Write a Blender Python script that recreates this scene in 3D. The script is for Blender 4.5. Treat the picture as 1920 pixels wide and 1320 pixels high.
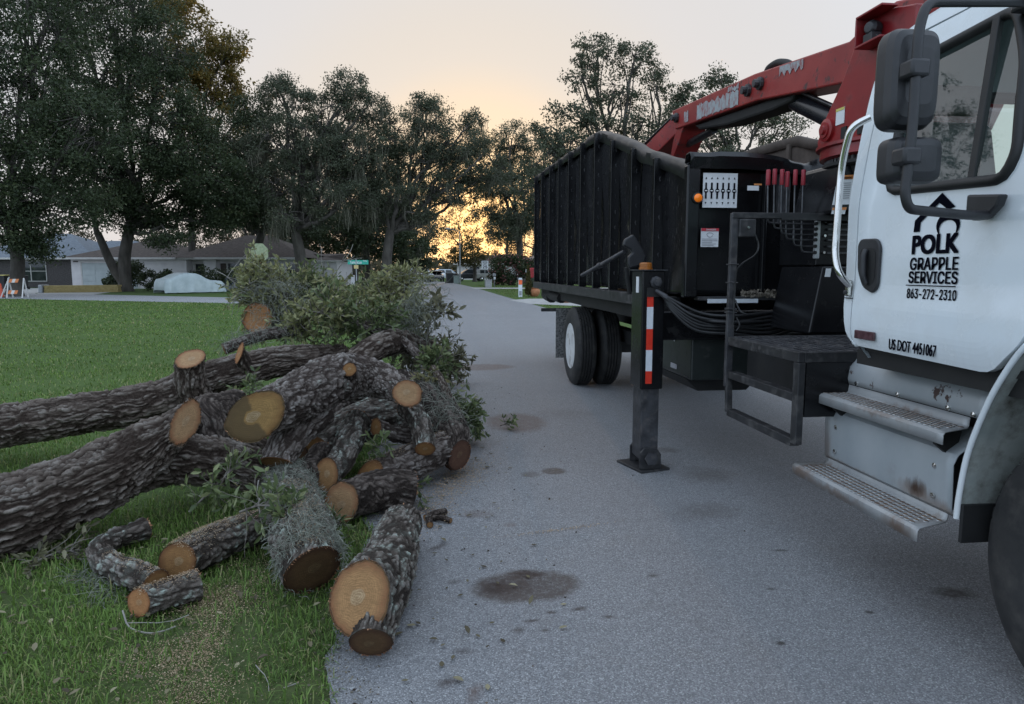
import bpy, bmesh, math, random
import numpy as np
from mathutils import Vector, Matrix

for o in list(bpy.data.objects):
    bpy.data.objects.remove(o)
SC = bpy.context.scene
COL = SC.collection
R = math.radians

# ------------------------------------------------------------------ camera, sky, sun, exposure
CAM_H = 1.55
YAW = math.atan(155 / 1300)
PITCH = 0.1178
cam_d = bpy.data.cameras.new("camera")
cam = bpy.data.objects.new("camera", cam_d)
COL.objects.link(cam)
cam.location = (0, 0, CAM_H)
cam.rotation_euler = (math.pi / 2 - PITCH, 0, -YAW)
cam_d.sensor_width = 36
cam_d.lens = 36 * 1300 / 1920
cam_d.clip_start = 0.05
cam_d.clip_end = 2000
SC.camera = cam

SUN_AZ = 4.0      # degrees to the right of +Y
SUN_EL = 2.6
world = bpy.data.worlds.new("World")
SC.world = world
world.use_nodes = True
wn = world.node_tree.nodes
wl = world.node_tree.links
wn.clear()
w_out = wn.new("ShaderNodeOutputWorld")
w_bg = wn.new("ShaderNodeBackground")
w_sky = wn.new("ShaderNodeTexSky")
w_sky.sky_type = 'NISHITA'
w_sky.sun_disc = False
w_sky.sun_elevation = R(SUN_EL)
w_sky.sun_rotation = R(SUN_AZ)
w_sky.air_density = 1.0
w_sky.dust_density = 2.5
w_sky.ozone_density = 1.5
# a thin even veil of high haze over the whole dome, warmer and brighter round the low sun
w_geo = wn.new("ShaderNodeTexCoord")
w_dot = wn.new("ShaderNodeVectorMath"); w_dot.operation = 'DOT_PRODUCT'
sd = Vector((math.sin(R(SUN_AZ)) * math.cos(R(SUN_EL)), math.cos(R(SUN_AZ)) * math.cos(R(SUN_EL)), math.sin(R(SUN_EL))))
w_dot.inputs[1].default_value = sd
wl.new(w_geo.outputs['Generated'], w_dot.inputs[0])
w_ramp = wn.new("ShaderNodeValToRGB")
cr = w_ramp.color_ramp
cr.interpolation = 'EASE'
STOPS = [(0.0, (6.6, 8.0, 10.0)), (0.50, (6.0, 6.8, 8.0)), (0.80, (4.75, 4.9, 5.2)), (0.925, (4.65, 4.55, 4.55)),
         (0.970, (4.75, 4.45, 4.1)), (0.988, (5.5, 4.6, 3.55)), (0.9965, (8.6, 6.2, 3.6)), (1.0, (15.0, 9.2, 3.9))]
while len(cr.elements) < len(STOPS):
    cr.elements.new(0.5)
for e, (p, c) in zip(cr.elements, STOPS):
    e.position = p
    e.color = (c[0] / 24, c[1] / 24, c[2] / 24, 1)
wl.new(w_dot.outputs['Value'], w_ramp.inputs[0])
w_sc = wn.new("ShaderNodeVectorMath"); w_sc.operation = 'SCALE'; w_sc.inputs['Scale'].default_value = 24.0
wl.new(w_ramp.outputs[0], w_sc.inputs[0])
w_mix = wn.new("ShaderNodeMixRGB"); w_mix.inputs[0].default_value = 0.90
wl.new(w_sky.outputs[0], w_mix.inputs[1])
wl.new(w_sc.outputs[0], w_mix.inputs[2])
wl.new(w_mix.outputs[0], w_bg.inputs[0])
w_bg.inputs[1].default_value = 0.15
wl.new(w_bg.outputs[0], w_out.inputs[0])

sun_d = bpy.data.lights.new("sun", 'SUN')
sun_d.energy = 0.8
sun_d.angle = R(0.6)
sun_d.color = (1.0, 0.62, 0.32)
sun = bpy.data.objects.new("sun", sun_d)
COL.objects.link(sun)
sun.rotation_euler = (-sd).to_track_quat('-Z', 'Y').to_euler()
SC.view_settings.view_transform = 'Standard'
SC.view_settings.look = 'None'
SC.view_settings.exposure = 0.2
SC.view_settings.gamma = 1.0
SC.view_settings.use_curve_mapping = False
SC.cycles.use_denoising = True
SC.cycles.max_bounces = 6
SC.cycles.transparent_max_bounces = 12

# ------------------------------------------------------------------ helpers
_fw = np.array([math.sin(YAW) * math.cos(PITCH), math.cos(YAW) * math.cos(PITCH), -math.sin(PITCH)])
_rt = np.array([math.cos(YAW), -math.sin(YAW), 0.0])
_up = np.cross(_rt, _fw)
def at(px, py, Y):                     # measured point of the photograph at a known distance down the street
    r = _fw + _rt * (px - 960) / 1300 - _up * (py - 660) / 1300
    p = np.array([0, 0, CAM_H]) + r * (Y / r[1])
    return (float(p[0]), float(p[1]), float(p[2]))

def tag(o, label=None, cat=None, group=None, kind=None):
    if label: o["label"] = label
    if cat: o["category"] = cat
    if group: o["group"] = group
    if kind: o["kind"] = kind
    return o

def thing(name, label, cat, loc=(0, 0, 0), group=None):
    o = bpy.data.objects.new(name, None)
    o.empty_display_size = 0.2
    COL.objects.link(o)
    o.location = loc
    return tag(o, label, cat, group)

def root_loc(p):
    while p is not None and p.parent is not None:
        p = p.parent
    return np.array(p.location) if p is not None else np.zeros(3)

def link_mesh(name, me, mat, parent):
    o = bpy.data.objects.new(name, me)
    COL.objects.link(o)
    if mat is not None:
        me.materials.append(mat)
    if parent is not None:
        o.parent = parent
    return o

def shade(me, angle):
    if angle is None:
        return
    me.polygons.foreach_set("use_smooth", np.ones(len(me.polygons), dtype=bool))
    if angle < 179:
        me.set_sharp_from_angle(angle=R(angle))

def mesh_np(name, V, F, mat, parent=None, attrs=None, smooth=None):
    """V (N,3) world coordinates, F (M,k) faces of equal size or a list of such arrays"""
    V = np.asarray(V, dtype=np.float64) - root_loc(parent)
    Fs = F if isinstance(F, list) else [F]
    Fs = [np.asarray(f, dtype=np.int32) for f in Fs if len(f)]
    me = bpy.data.meshes.new(name)
    me.vertices.add(len(V))
    me.vertices.foreach_set("co", V.astype(np.float32).ravel())
    loops = np.concatenate([f.ravel() for f in Fs])
    sizes = np.concatenate([np.full(len(f), f.shape[1], dtype=np.int32) for f in Fs])
    starts = np.concatenate([[0], np.cumsum(sizes)[:-1]]).astype(np.int32)
    me.loops.add(len(loops))
    me.loops.foreach_set("vertex_index", loops)
    me.polygons.add(len(sizes))
    me.polygons.foreach_set("loop_start", starts)
    me.update(calc_edges=True)
    for k, a in (attrs or {}).items():
        a = np.asarray(a, dtype=np.float32)
        if a.ndim == 1:
            at_ = me.attributes.new(k, 'FLOAT', 'POINT'); at_.data.foreach_set("value", a)
        else:
            at_ = me.attributes.new(k, 'FLOAT_VECTOR', 'POINT'); at_.data.foreach_set("vector", a.ravel())
    shade(me, smooth)
    return link_mesh(name, me, mat, parent)

def unit(v):
    v = np.asarray(v, float)
    return v / (np.linalg.norm(v) + 1e-12)

def frames(P):
    P = np.asarray(P, float)
    T = np.gradient(P, axis=0)
    T /= np.linalg.norm(T, axis=1)[:, None] + 1e-12
    n = np.cross(T[0], [0, 0, 1.0])
    if np.linalg.norm(n) < 0.1:
        n = np.cross(T[0], [0, 1.0, 0])
    n = unit(n)
    N = [n]
    for i in range(1, len(P)):
        n = n - T[i] * np.dot(n, T[i])
        n = unit(n)
        N.append(n)
    N = np.array(N)
    return T, N, np.cross(T, N)

def catmull(P, step):
    P = np.asarray(P, float)
    Q = np.vstack([2 * P[0] - P[1], P, 2 * P[-1] - P[-2]])
    out = []
    for i in range(1, len(Q) - 2):
        L = np.linalg.norm(Q[i + 1, :3] - Q[i, :3])
        n = max(2, int(math.ceil(L / step)))
        t = np.linspace(0, 1, n, endpoint=False)[:, None]
        a, b, c, d = Q[i - 1], Q[i], Q[i + 1], Q[i + 2]
        out.append(0.5 * (2 * b + (c - a) * t + (2 * a - 5 * b + 4 * c - d) * t ** 2 + (3 * b - a - 3 * c + d) * t ** 3))
    out.append(P[-1:])
    return np.vstack(out)

class MB:
    def __init__(self):
        self.v = []; self.f = []
    def add(self, V, F):
        b = len(self.v)
        self.v.extend([tuple(map(float, p)) for p in V])
        self.f.extend([tuple(b + i for i in f) for f in F])
        return self
    def box(self, x0, x1, y0, y1, z0, z1):
        V = [(x, y, z) for z in (z0, z1) for y in (y0, y1) for x in (x0, x1)]
        return self.add(V, [(0, 2, 3, 1), (4, 5, 7, 6), (0, 1, 5, 4), (2, 6, 7, 3), (0, 4, 6, 2), (1, 3, 7, 5)])
    def beam(self, p, q, w, h, up=(0, 0, 1)):
        p = np.array(p, float); q = np.array(q, float)
        t = unit(q - p); s = np.cross(t, up)
        if np.linalg.norm(s) < 1e-3: s = np.cross(t, (0, 1, 0))
        s = unit(s); u = np.cross(s, t)
        V = [c + s * a * w / 2 + u * b * h / 2 for c in (p, q) for b in (-1, 1) for a in (-1, 1)]
        return self.add(V, [(0, 2, 3, 1), (4, 5, 7, 6), (0, 1, 5, 4), (2, 6, 7, 3), (0, 4, 6, 2), (1, 3, 7, 5)])
    def tube(self, P, r, n=10, caps=True):
        P = np.asarray(P, float)
        T, N, B = frames(P)
        rr = np.full(len(P), r) if np.isscalar(r) else np.asarray(r, float)
        a = np.linspace(0, 2 * math.pi, n, endpoint=False)
        V = (P[:, None, :] + rr[:, None, None] * (np.cos(a)[None, :, None] * N[:, None, :] + np.sin(a)[None, :, None] * B[:, None, :])).reshape(-1, 3)
        F = [(i * n + j, i * n + (j + 1) % n, (i + 1) * n + (j + 1) % n, (i + 1) * n + j) for i in range(len(P) - 1) for j in range(n)]
        if caps:
            F.append(tuple(range(n - 1, -1, -1))); F.append(tuple((len(P) - 1) * n + j for j in range(n)))
        return self.add(V, F)
    def pipe(self, P, r, bend=0.05, n=12):              # polyline with rounded corners
        return self.tube(rounded(P, bend), r, n)
    def prism(self, poly, vec):
        poly = [np.array(p, float) for p in poly]; vec = np.array(vec, float); n = len(poly)
        nrm = sum((np.cross(poly[i] - poly[0], poly[(i + 1) % n] - poly[0]) for i in range(n)), np.zeros(3))
        if np.dot(nrm, vec) > 0: poly = poly[::-1]
        V = poly + [p + vec for p in poly]
        F = [tuple(range(n)), tuple(range(2 * n - 1, n - 1, -1))]
        F += [((i + 1) % n, i, n + i, n + (i + 1) % n) for i in range(n)]
        return self.add(V, F)
    def lathe(self, prof, org, axis, n=32, closed=False):
        axis = unit(axis); a0 = unit(np.cross(axis, (0, 0, 1) if abs(axis[2]) < 0.9 else (1, 0, 0))); b0 = np.cross(axis, a0)
        org = np.array(org, float)
        a = np.linspace(0, 2 * math.pi, n, endpoint=False)
        V = []
        for r, h in prof:
            V.extend(org + axis * h + r * (math.cos(t) * a0 + math.sin(t) * b0) for t in a)
        m = len(prof)
        F = [(i * n + j, (i) * n + (j + 1) % n, ((i + 1) % m) * n + (j + 1) % n, ((i + 1) % m) * n + j) for i in range(m if closed else m - 1) for j in range(n)]
        if not closed:
            if prof[0][0] > 1e-4: F.append(tuple(range(n - 1, -1, -1)))
            if prof[-1][0] > 1e-4: F.append(tuple((m - 1) * n + j for j in range(n)))
        return self.add(V, F)
    def sheet(self, grid):                              # grid[i][j] of points
        h = len(grid); w = len(grid[0])
        return self.add([p for row in grid for p in row], [(i * w + j, i * w + j + 1, (i + 1) * w + j + 1, (i + 1) * w + j) for i in range(h - 1) for j in range(w - 1)])
    def ring(self, outer, inner):
        n = len(outer)
        return self.add(list(outer) + list(inner), [(i, (i + 1) % n, n + (i + 1) % n, n + i) for i in range(n)])
    def build(self, name, mat, parent=None, smooth=None, bevel=None, seg=2, solid=None, **props):
        me = bpy.data.meshes.new(name)
        o0 = root_loc(parent)
        me.from_pydata([(v[0] - o0[0], v[1] - o0[1], v[2] - o0[2]) for v in self.v], [], self.f)
        me.update()
        shade(me, smooth)
        o = link_mesh(name, me, mat, parent)
        if solid:
            m = o.modifiers.new("solid", 'SOLIDIFY'); m.thickness = solid; m.offset = 0
        if bevel:
            m = o.modifiers.new("bevel", 'BEVEL'); m.width = bevel; m.segments = seg; m.limit_method = 'ANGLE'; m.angle_limit = R(35)
        for k, v in props.items():
            o[k] = v
        return o

def rounded(P, rad, k=6):
    P = [np.array(p, float) for p in P]
    out = [P[0]]
    for i in range(1, len(P) - 1):
        a = unit(P[i - 1] - P[i]); b = unit(P[i + 1] - P[i])
        d = min(rad, np.linalg.norm(P[i - 1] - P[i]) * 0.48, np.linalg.norm(P[i + 1] - P[i]) * 0.48)
        s = P[i] + a * d; e = P[i] + b * d
        for t in np.linspace(0, 1, k):
            out.append((1 - t) ** 2 * s + 2 * t * (1 - t) * P[i] + t * t * e)
    out.append(P[-1])
    return np.array(out)

def children(o):
    return [c for c in bpy.data.objects if c.parent == o]
def copy_tree(o, parent=None):
    c = o.copy(); COL.objects.link(c); c.parent = parent
    for ch in children(o):
        copy_tree(ch, c)
    return c

# ---- noise in numpy
def _h(i, s):
    n = (i[..., 0].astype(np.int64) * 73856093) ^ (i[..., 1].astype(np.int64) * 19349663) ^ (i[..., 2].astype(np.int64) * 83492791) ^ (s * 2654435761)
    n = (n ^ (n >> 13)) * 1274126177 & 0x7fffffff
    n = (n ^ (n >> 16)) * 668265263 & 0x7fffffff
    n = n ^ (n >> 15)
    return (n & 0xffffff) / float(0xffffff)
def vnoise(P, s=0):
    i = np.floor(P); f = P - i; f = f * f * (3 - 2 * f); i = i.astype(np.int64)
    r = 0
    for dx in (0, 1):
        for dy in (0, 1):
            for dz in (0, 1):
                w = (f[:, 0] if dx else 1 - f[:, 0]) * (f[:, 1] if dy else 1 - f[:, 1]) * (f[:, 2] if dz else 1 - f[:, 2])
                r = r + w * _h(i + np.array([dx, dy, dz]), s)
    return r
def fbm(P, s=0, o=4):
    r = 0; a = 0.5
    for k in range(o):
        r = r + a * vnoise(P * 2 ** k, s + k); a *= 0.5
    return r / (1 - 0.5 ** o)
def voro(P, s=0):
    i = np.floor(P).astype(np.int64); f = P - i
    F1 = np.full(len(P), 9.0); F2 = np.full(len(P), 9.0); ID = np.zeros(len(P))
    for dx in (-1, 0, 1):
        for dy in (-1, 0, 1):
            for dz in (-1, 0, 1):
                c = i + np.array([dx, dy, dz])
                q = np.stack([_h(c, s + 1) + dx, _h(c, s + 2) + dy, _h(c, s + 3) + dz], 1) - f
                d = np.sqrt((q * q).sum(1))
                m = d < F1
                F2 = np.where(m, F1, np.minimum(F2, d)); ID = np.where(m, _h(c, s + 4), ID); F1 = np.where(m, d, F1)
    return F1, F2, ID
def sstep(a, b, x):
    t = np.clip((x - a) / (b - a), 0, 1)
    return t * t * (3 - 2 * t)

# ---- materials
class NT:
    def __init__(self, name):
        self.m = bpy.data.materials.new(name); self.m.use_nodes = True
        self.t = self.m.node_tree; self.t.nodes.clear()
        self.out = self.n("ShaderNodeOutputMaterial")
        self.p = self.n("ShaderNodeBsdfPrincipled")
        self.l(self.p.outputs[0], self.out.inputs[0])
    def n(self, t, **k):
        nd = self.t.nodes.new(t)
        for a, b in k.items():
            setattr(nd, a, b)
        return nd
    def l(self, a, b):
        self.t.links.new(a, b)
    def coord(self, scale=(1, 1, 1), kind='Object'):
        c = self.n("ShaderNodeTexCoord"); m = self.n("ShaderNodeMapping")
        m.inputs['Scale'].default_value = scale
        self.l(c.outputs[kind], m.inputs[0])
        return m.outputs[0]
    def noise(self, scale, vec=None, detail=4, rough=0.55):
        x = self.n("ShaderNodeTexNoise"); x.inputs['Scale'].default_value = scale; x.inputs['Detail'].default_value = detail; x.inputs['Roughness'].default_value = rough
        if vec is not None: self.l(vec, x.inputs['Vector'])
        return x.outputs['Fac']
    def voro(self, scale, vec=None, feature='F1', out='Distance'):
        x = self.n("ShaderNodeTexVoronoi"); x.inputs['Scale'].default_value = scale; x.feature = feature
        if vec is not None: self.l(vec, x.inputs['Vector'])
        return x.outputs[out]
    def attr(self, name, out='Fac'):
        x = self.n("ShaderNodeAttribute"); x.attribute_name = name
        return x.outputs[out]
    def ramp(self, fac, stops, interp='LINEAR'):
        x = self.n("ShaderNodeValToRGB"); e = x.color_ramp.elements; x.color_ramp.interpolation = interp
        while len(e) < len(stops): e.new(0.5)
        for el, (p, c) in zip(e, stops):
            el.position = p
            el.color = (c, c, c, 1) if np.isscalar(c) else (c[0], c[1], c[2], 1)
        self.l(fac, x.inputs[0])
        return x.outputs[0]
    def mix(self, fac, a, b, mode='MIX'):
        x = self.n("ShaderNodeMixRGB"); x.blend_type = mode
        for s, v in ((x.inputs[0], fac), (x.inputs[1], a), (x.inputs[2], b)):
            if hasattr(v, 'is_linked'): self.l(v, s)
            elif np.isscalar(v): s.default_value = v if s == x.inputs[0] else (v, v, v, 1)
            else: s.default_value = (v[0], v[1], v[2], 1)
        return x.outputs[0]
    def math(self, op, a, b=None, c=None):
        x = self.n("ShaderNodeMath"); x.operation = op
        for s, v in zip(x.inputs, (a, b, c)):
            if v is None: continue
            if hasattr(v, 'is_linked'): self.l(v, s)
            else: s.default_value = v
        return x.outputs[0]
    def bump(self, h, strength=0.3, dist=0.01):
        x = self.n("ShaderNodeBump"); x.inputs['Strength'].default_value = strength; x.inputs['Distance'].default_value = dist
        self.l(h, x.inputs['Height']); self.l(x.outputs[0], self.p.inputs['Normal'])
    def base(self, c):
        if hasattr(c, 'is_linked'): self.l(c, self.p.inputs['Base Color'])
        else: self.p.inputs['Base Color'].default_value = (c[0], c[1], c[2], 1)
    def rough(self, r):
        if hasattr(r, 'is_linked'): self.l(r, self.p.inputs['Roughness'])
        else: self.p.inputs['Roughness'].default_value = r

_mc = {}
def pm(name, c1, c2=None, scale=6, rough=0.6, metal=0.0, bump=0.0, bscale=60, stops=(0.35, 0.65), stretch=(1, 1, 1), spec=0.5, grime=None, coat=0.0):
    """painted or plain surface with two-tone variation, optional grime/wear patches"""
    if name in _mc: return _mc[name]
    t = NT(name)
    if c2 is None: c2 = tuple(min(1, v * 1.25) for v in c1)
    co = t.coord(stretch)
    col = t.ramp(t.noise(scale, co, 5), [(stops[0], c1), (stops[1], c2)])
    rg = None
    if grime:
        gc, gscale, lo, hi = grime
        g = t.ramp(t.noise(gscale, co, 8, 0.65), [(lo, 0), (hi, 1)])
        col = t.mix(g, col, gc)
        rg = t.mix(g, (rough,) * 3, (0.85,) * 3)
    t.base(col); t.rough(rg if rg is not None else rough)
    t.p.inputs['Metallic'].default_value = metal
    t.p.inputs['Specular IOR Level'].default_value = spec
    t.p.inputs['Coat Weight'].default_value = coat
    if bump: t.bump(t.noise(bscale, co, 4), bump, 0.004)
    _mc[name] = t.m
    return t.m

def leafmat(name, c1, c2, c3=None, trans=0.3, rough=0.5):
    t = NT(name)
    a = t.attr("rnd")
    st = [(0.0, c1), (0.75, c2)] + ([(1.0, c3)] if c3 else [])
    col = t.ramp(a, st)
    t.base(col); t.rough(rough); t.p.inputs['Specular IOR Level'].default_value = 0.3
    tr = t.n("ShaderNodeBsdfTranslucent"); t.l(col, tr.inputs[0])
    mx = t.n("ShaderNodeMixShader"); mx.inputs[0].default_value = trans
    t.l(t.p.outputs[0], mx.inputs[1]); t.l(tr.outputs[0], mx.inputs[2]); t.l(mx.outputs[0], t.out.inputs[0])
    return t.m

FONT = None
try:                                     # a plain grotesque that ships with Blender; the built-in font serves otherwise
    import os
    FONT = bpy.data.fonts.load(os.path.join(bpy.utils.system_resource('DATAFILES'), "fonts", "Inter.woff2"))
except Exception:
    FONT = None
def text_mesh(s, size, xs, bold, org, right, up, mat, parent, name="lettering", spacing=1.0, align='CENTER', width=None, plain=False):
    cu = bpy.data.curves.new("t", 'FONT')
    if FONT is not None and not plain: cu.font = FONT
    cu.body = s; cu.size = 1.0; cu.space_character = spacing; cu.align_x = align; cu.resolution_u = 4
    to = bpy.data.objects.new("t", cu)
    COL.objects.link(to)
    dg = bpy.context.evaluated_depsgraph_get()
    me = bpy.data.meshes.new_from_object(to.evaluated_get(dg))
    bpy.data.objects.remove(to); bpy.data.curves.remove(cu)
    n = len(me.vertices)
    co = np.zeros(n * 3, np.float32); me.vertices.foreach_get("co", co); co = co.reshape(-1, 3).astype(np.float64)
    polys = [tuple(pl_.vertices) for pl_ in me.polygons]
    bpy.data.meshes.remove(me)
    cx = (co[:, 0].max() + co[:, 0].min()) / 2; w = np.ptp(co[:, 0]); y0 = co[:, 1].min(); h = np.ptp(co[:, 1])
    sx = ((width - 2 * bold * size) / w) if width else size * xs
    sy = size * (1 - 1.2 * bold) / h
    right = unit(right); up = unit(up); nr = np.cross(right, up)
    V = []; F = []
    for k, (dx, dy) in enumerate([(0, 0), (1, 0.6), (-1, 0.6), (1, -0.6), (-1, -0.6), (1, 0), (-1, 0)] if bold else [(0, 0)]):    # emboldened strokes
        P = np.array(org, float) + ((co[:, :1] - cx) * sx + dx * bold * size) * right + ((co[:, 1:2] - y0) * sy + (dy + 0.6) * bold * size) * up + k * 0.00012 * nr
        F += [tuple(i_ + len(V) for i_ in f) for f in polys]; V += [tuple(q_) for q_ in P - root_loc(parent)]
    me = bpy.data.meshes.new(name); me.from_pydata(V, [], F); me.update()
    return link_mesh(name, me, mat, parent)
# ------------------------------------------------------------------ ground, roads, grass
rng = np.random.default_rng(7)

def ground_mat():
    t = NT("lawn")
    co = t.coord()
    n1 = t.noise(0.35, co, 6, 0.6); n2 = t.noise(9, co, 6, 0.7); n3 = t.noise(60, co, 3, 0.6)
    c = t.ramp(n1, [(0.3, (0.048, 0.076, 0.024)), (0.7, (0.070, 0.108, 0.032))])
    c2 = t.ramp(n2, [(0.30, (0.040, 0.034, 0.020)), (0.52, (0.062, 0.075, 0.030)), (0.75, (0.12, 0.105, 0.055))])
    c3 = t.ramp(n2, [(0.25, (0.050, 0.088, 0.024)), (0.55, (0.085, 0.145, 0.036)), (0.8, (0.12, 0.165, 0.050))])
    # trodden earth showing through beside the log heap
    mp = t.n("ShaderNodeMapping"); mp.vector_type = 'TEXTURE'; mp.inputs['Location'].default_value = (-1.2, 3.0, 0); mp.inputs['Scale'].default_value = (2.2, 2.6, 1); t.l(co, mp.inputs[0])
    ln = t.n("ShaderNodeVectorMath"); ln.operation = 'LENGTH'; t.l(mp.outputs[0], ln.inputs[0])
    worn = t.ramp(t.math('ADD', t.math('MULTIPLY', ln.outputs['Value'], 0.5), t.math('MULTIPLY', n2, 0.25)), [(0.45, 1), (0.65, 0)])
    c2 = t.mix(worn, c3, c2)
    t.base(t.mix(t.ramp(n3, [(0.3, 0), (0.7, 0.85)]), c, c2)); t.rough(0.9)
    t.p.inputs['Specular IOR Level'].default_value = 0.15
    t.bump(n3, 0.6, 0.02)
    return t.m

def asphalt_mat(name, stains, tone=1.0):
    t = NT(name)
    co = t.coord()
    v = t.n("ShaderNodeTexVoronoi"); v.inputs['Scale'].default_value = 175; t.l(co, v.inputs['Vector'])
    sep = t.n("ShaderNodeSeparateColor"); t.l(v.outputs['Color'], sep.inputs[0])
    stone = t.ramp(sep.outputs[0], [(0.0, (0.105 * tone, 0.108 * tone, 0.112 * tone)), (0.45, (0.175 * tone, 0.18 * tone, 0.186 * tone)), (0.85, (0.235 * tone, 0.24 * tone, 0.247 * tone)), (1.0, (0.36 * tone, 0.37 * tone, 0.37 * tone))])
    gap = t.ramp(v.outputs['Distance'], [(0.45, 0), (0.85, 0.8)])
    c = t.mix(gap, stone, (0.07 * tone, 0.072 * tone, 0.078 * tone))
    big = t.noise(0.5, co, 6, 0.6)
    mid = t.noise(5, co, 5, 0.65)
    c = t.mix(t.ramp(big, [(0.3, 0.0), (0.75, 0.35)]), c, (0.10 * tone, 0.10 * tone, 0.108 * tone))
    c = t.mix(t.ramp(mid, [(0.55, 0.0), (0.8, 0.28)]), c, (0.16, 0.14, 0.12))
    lanes = t.noise(1.0, t.coord((1.1, 0.05, 1)), 4, 0.6)
    c = t.mix(t.ramp(lanes, [(0.40, 0.0), (0.62, 0.16)]), c, (0.12 * tone, 0.12 * tone, 0.125 * tone))
    dn = t.n("ShaderNodeTexNoise"); dn.inputs['Scale'].default_value = 8; dn.inputs['Detail'].default_value = 9; dn.inputs['Roughness'].default_value = 0.72; t.l(co, dn.inputs['Vector'])
    dv = t.n("ShaderNodeVectorMath"); dv.operation = 'SUBTRACT'; t.l(dn.outputs['Color'], dv.inputs[0]); dv.inputs[1].default_value = (0.5, 0.5, 0.5)
    mott = t.ramp(t.noise(38, co, 5, 0.7), [(0.30, 0.45), (0.55, 1.0)])
    wet = None
    for (x, y, rx, ry, rot, col, st, soft, wob, w) in stains:
        ds = t.n("ShaderNodeVectorMath"); ds.operation = 'SCALE'; ds.inputs['Scale'].default_value = wob; t.l(dv.outputs[0], ds.inputs[0])
        ad = t.n("ShaderNodeVectorMath"); ad.operation = 'ADD'; t.l(co, ad.inputs[0]); t.l(ds.outputs[0], ad.inputs[1])
        mp = t.n("ShaderNodeMapping"); mp.vector_type = 'TEXTURE'
        mp.inputs['Location'].default_value = (x, y, 0); mp.inputs['Rotation'].default_value = (0, 0, R(rot)); mp.inputs['Scale'].default_value = (rx, ry, 1)
        t.l(ad.outputs[0], mp.inputs[0])
        sx = t.n("ShaderNodeSeparateXYZ"); t.l(mp.outputs[0], sx.inputs[0])
        d = t.math('SQRT', t.math('ADD', t.math('POWER', sx.outputs[0], 2.0), t.math('POWER', sx.outputs[1], 2.0)))
        half = t.math('MULTIPLY', d, 0.5)
        x_ = t.n("ShaderNodeValToRGB"); e = x_.color_ramp.elements
        e[0].position = max(0.0, 1 - soft) * 0.5; e[0].color = (st, st, st, 1); e[1].position = 0.5; e[1].color = (0, 0, 0, 1)
        t.l(half, x_.inputs[0])
        c = t.mix(t.math('MULTIPLY', x_.outputs[0], mott), c, col)
        if w:
            wet = x_.outputs[0] if wet is None else t.math('MAXIMUM', wet, x_.outputs[0])
    t.base(c)
    t.rough(0.70)
    t.p.inputs['Specular IOR Level'].default_value = 0.5
    h = t.math('SUBTRACT', t.math('MULTIPLY', sep.outputs[0], 0.6), gap)
    t.bump(h, 0.55, 0.006)
    return t.m

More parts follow.
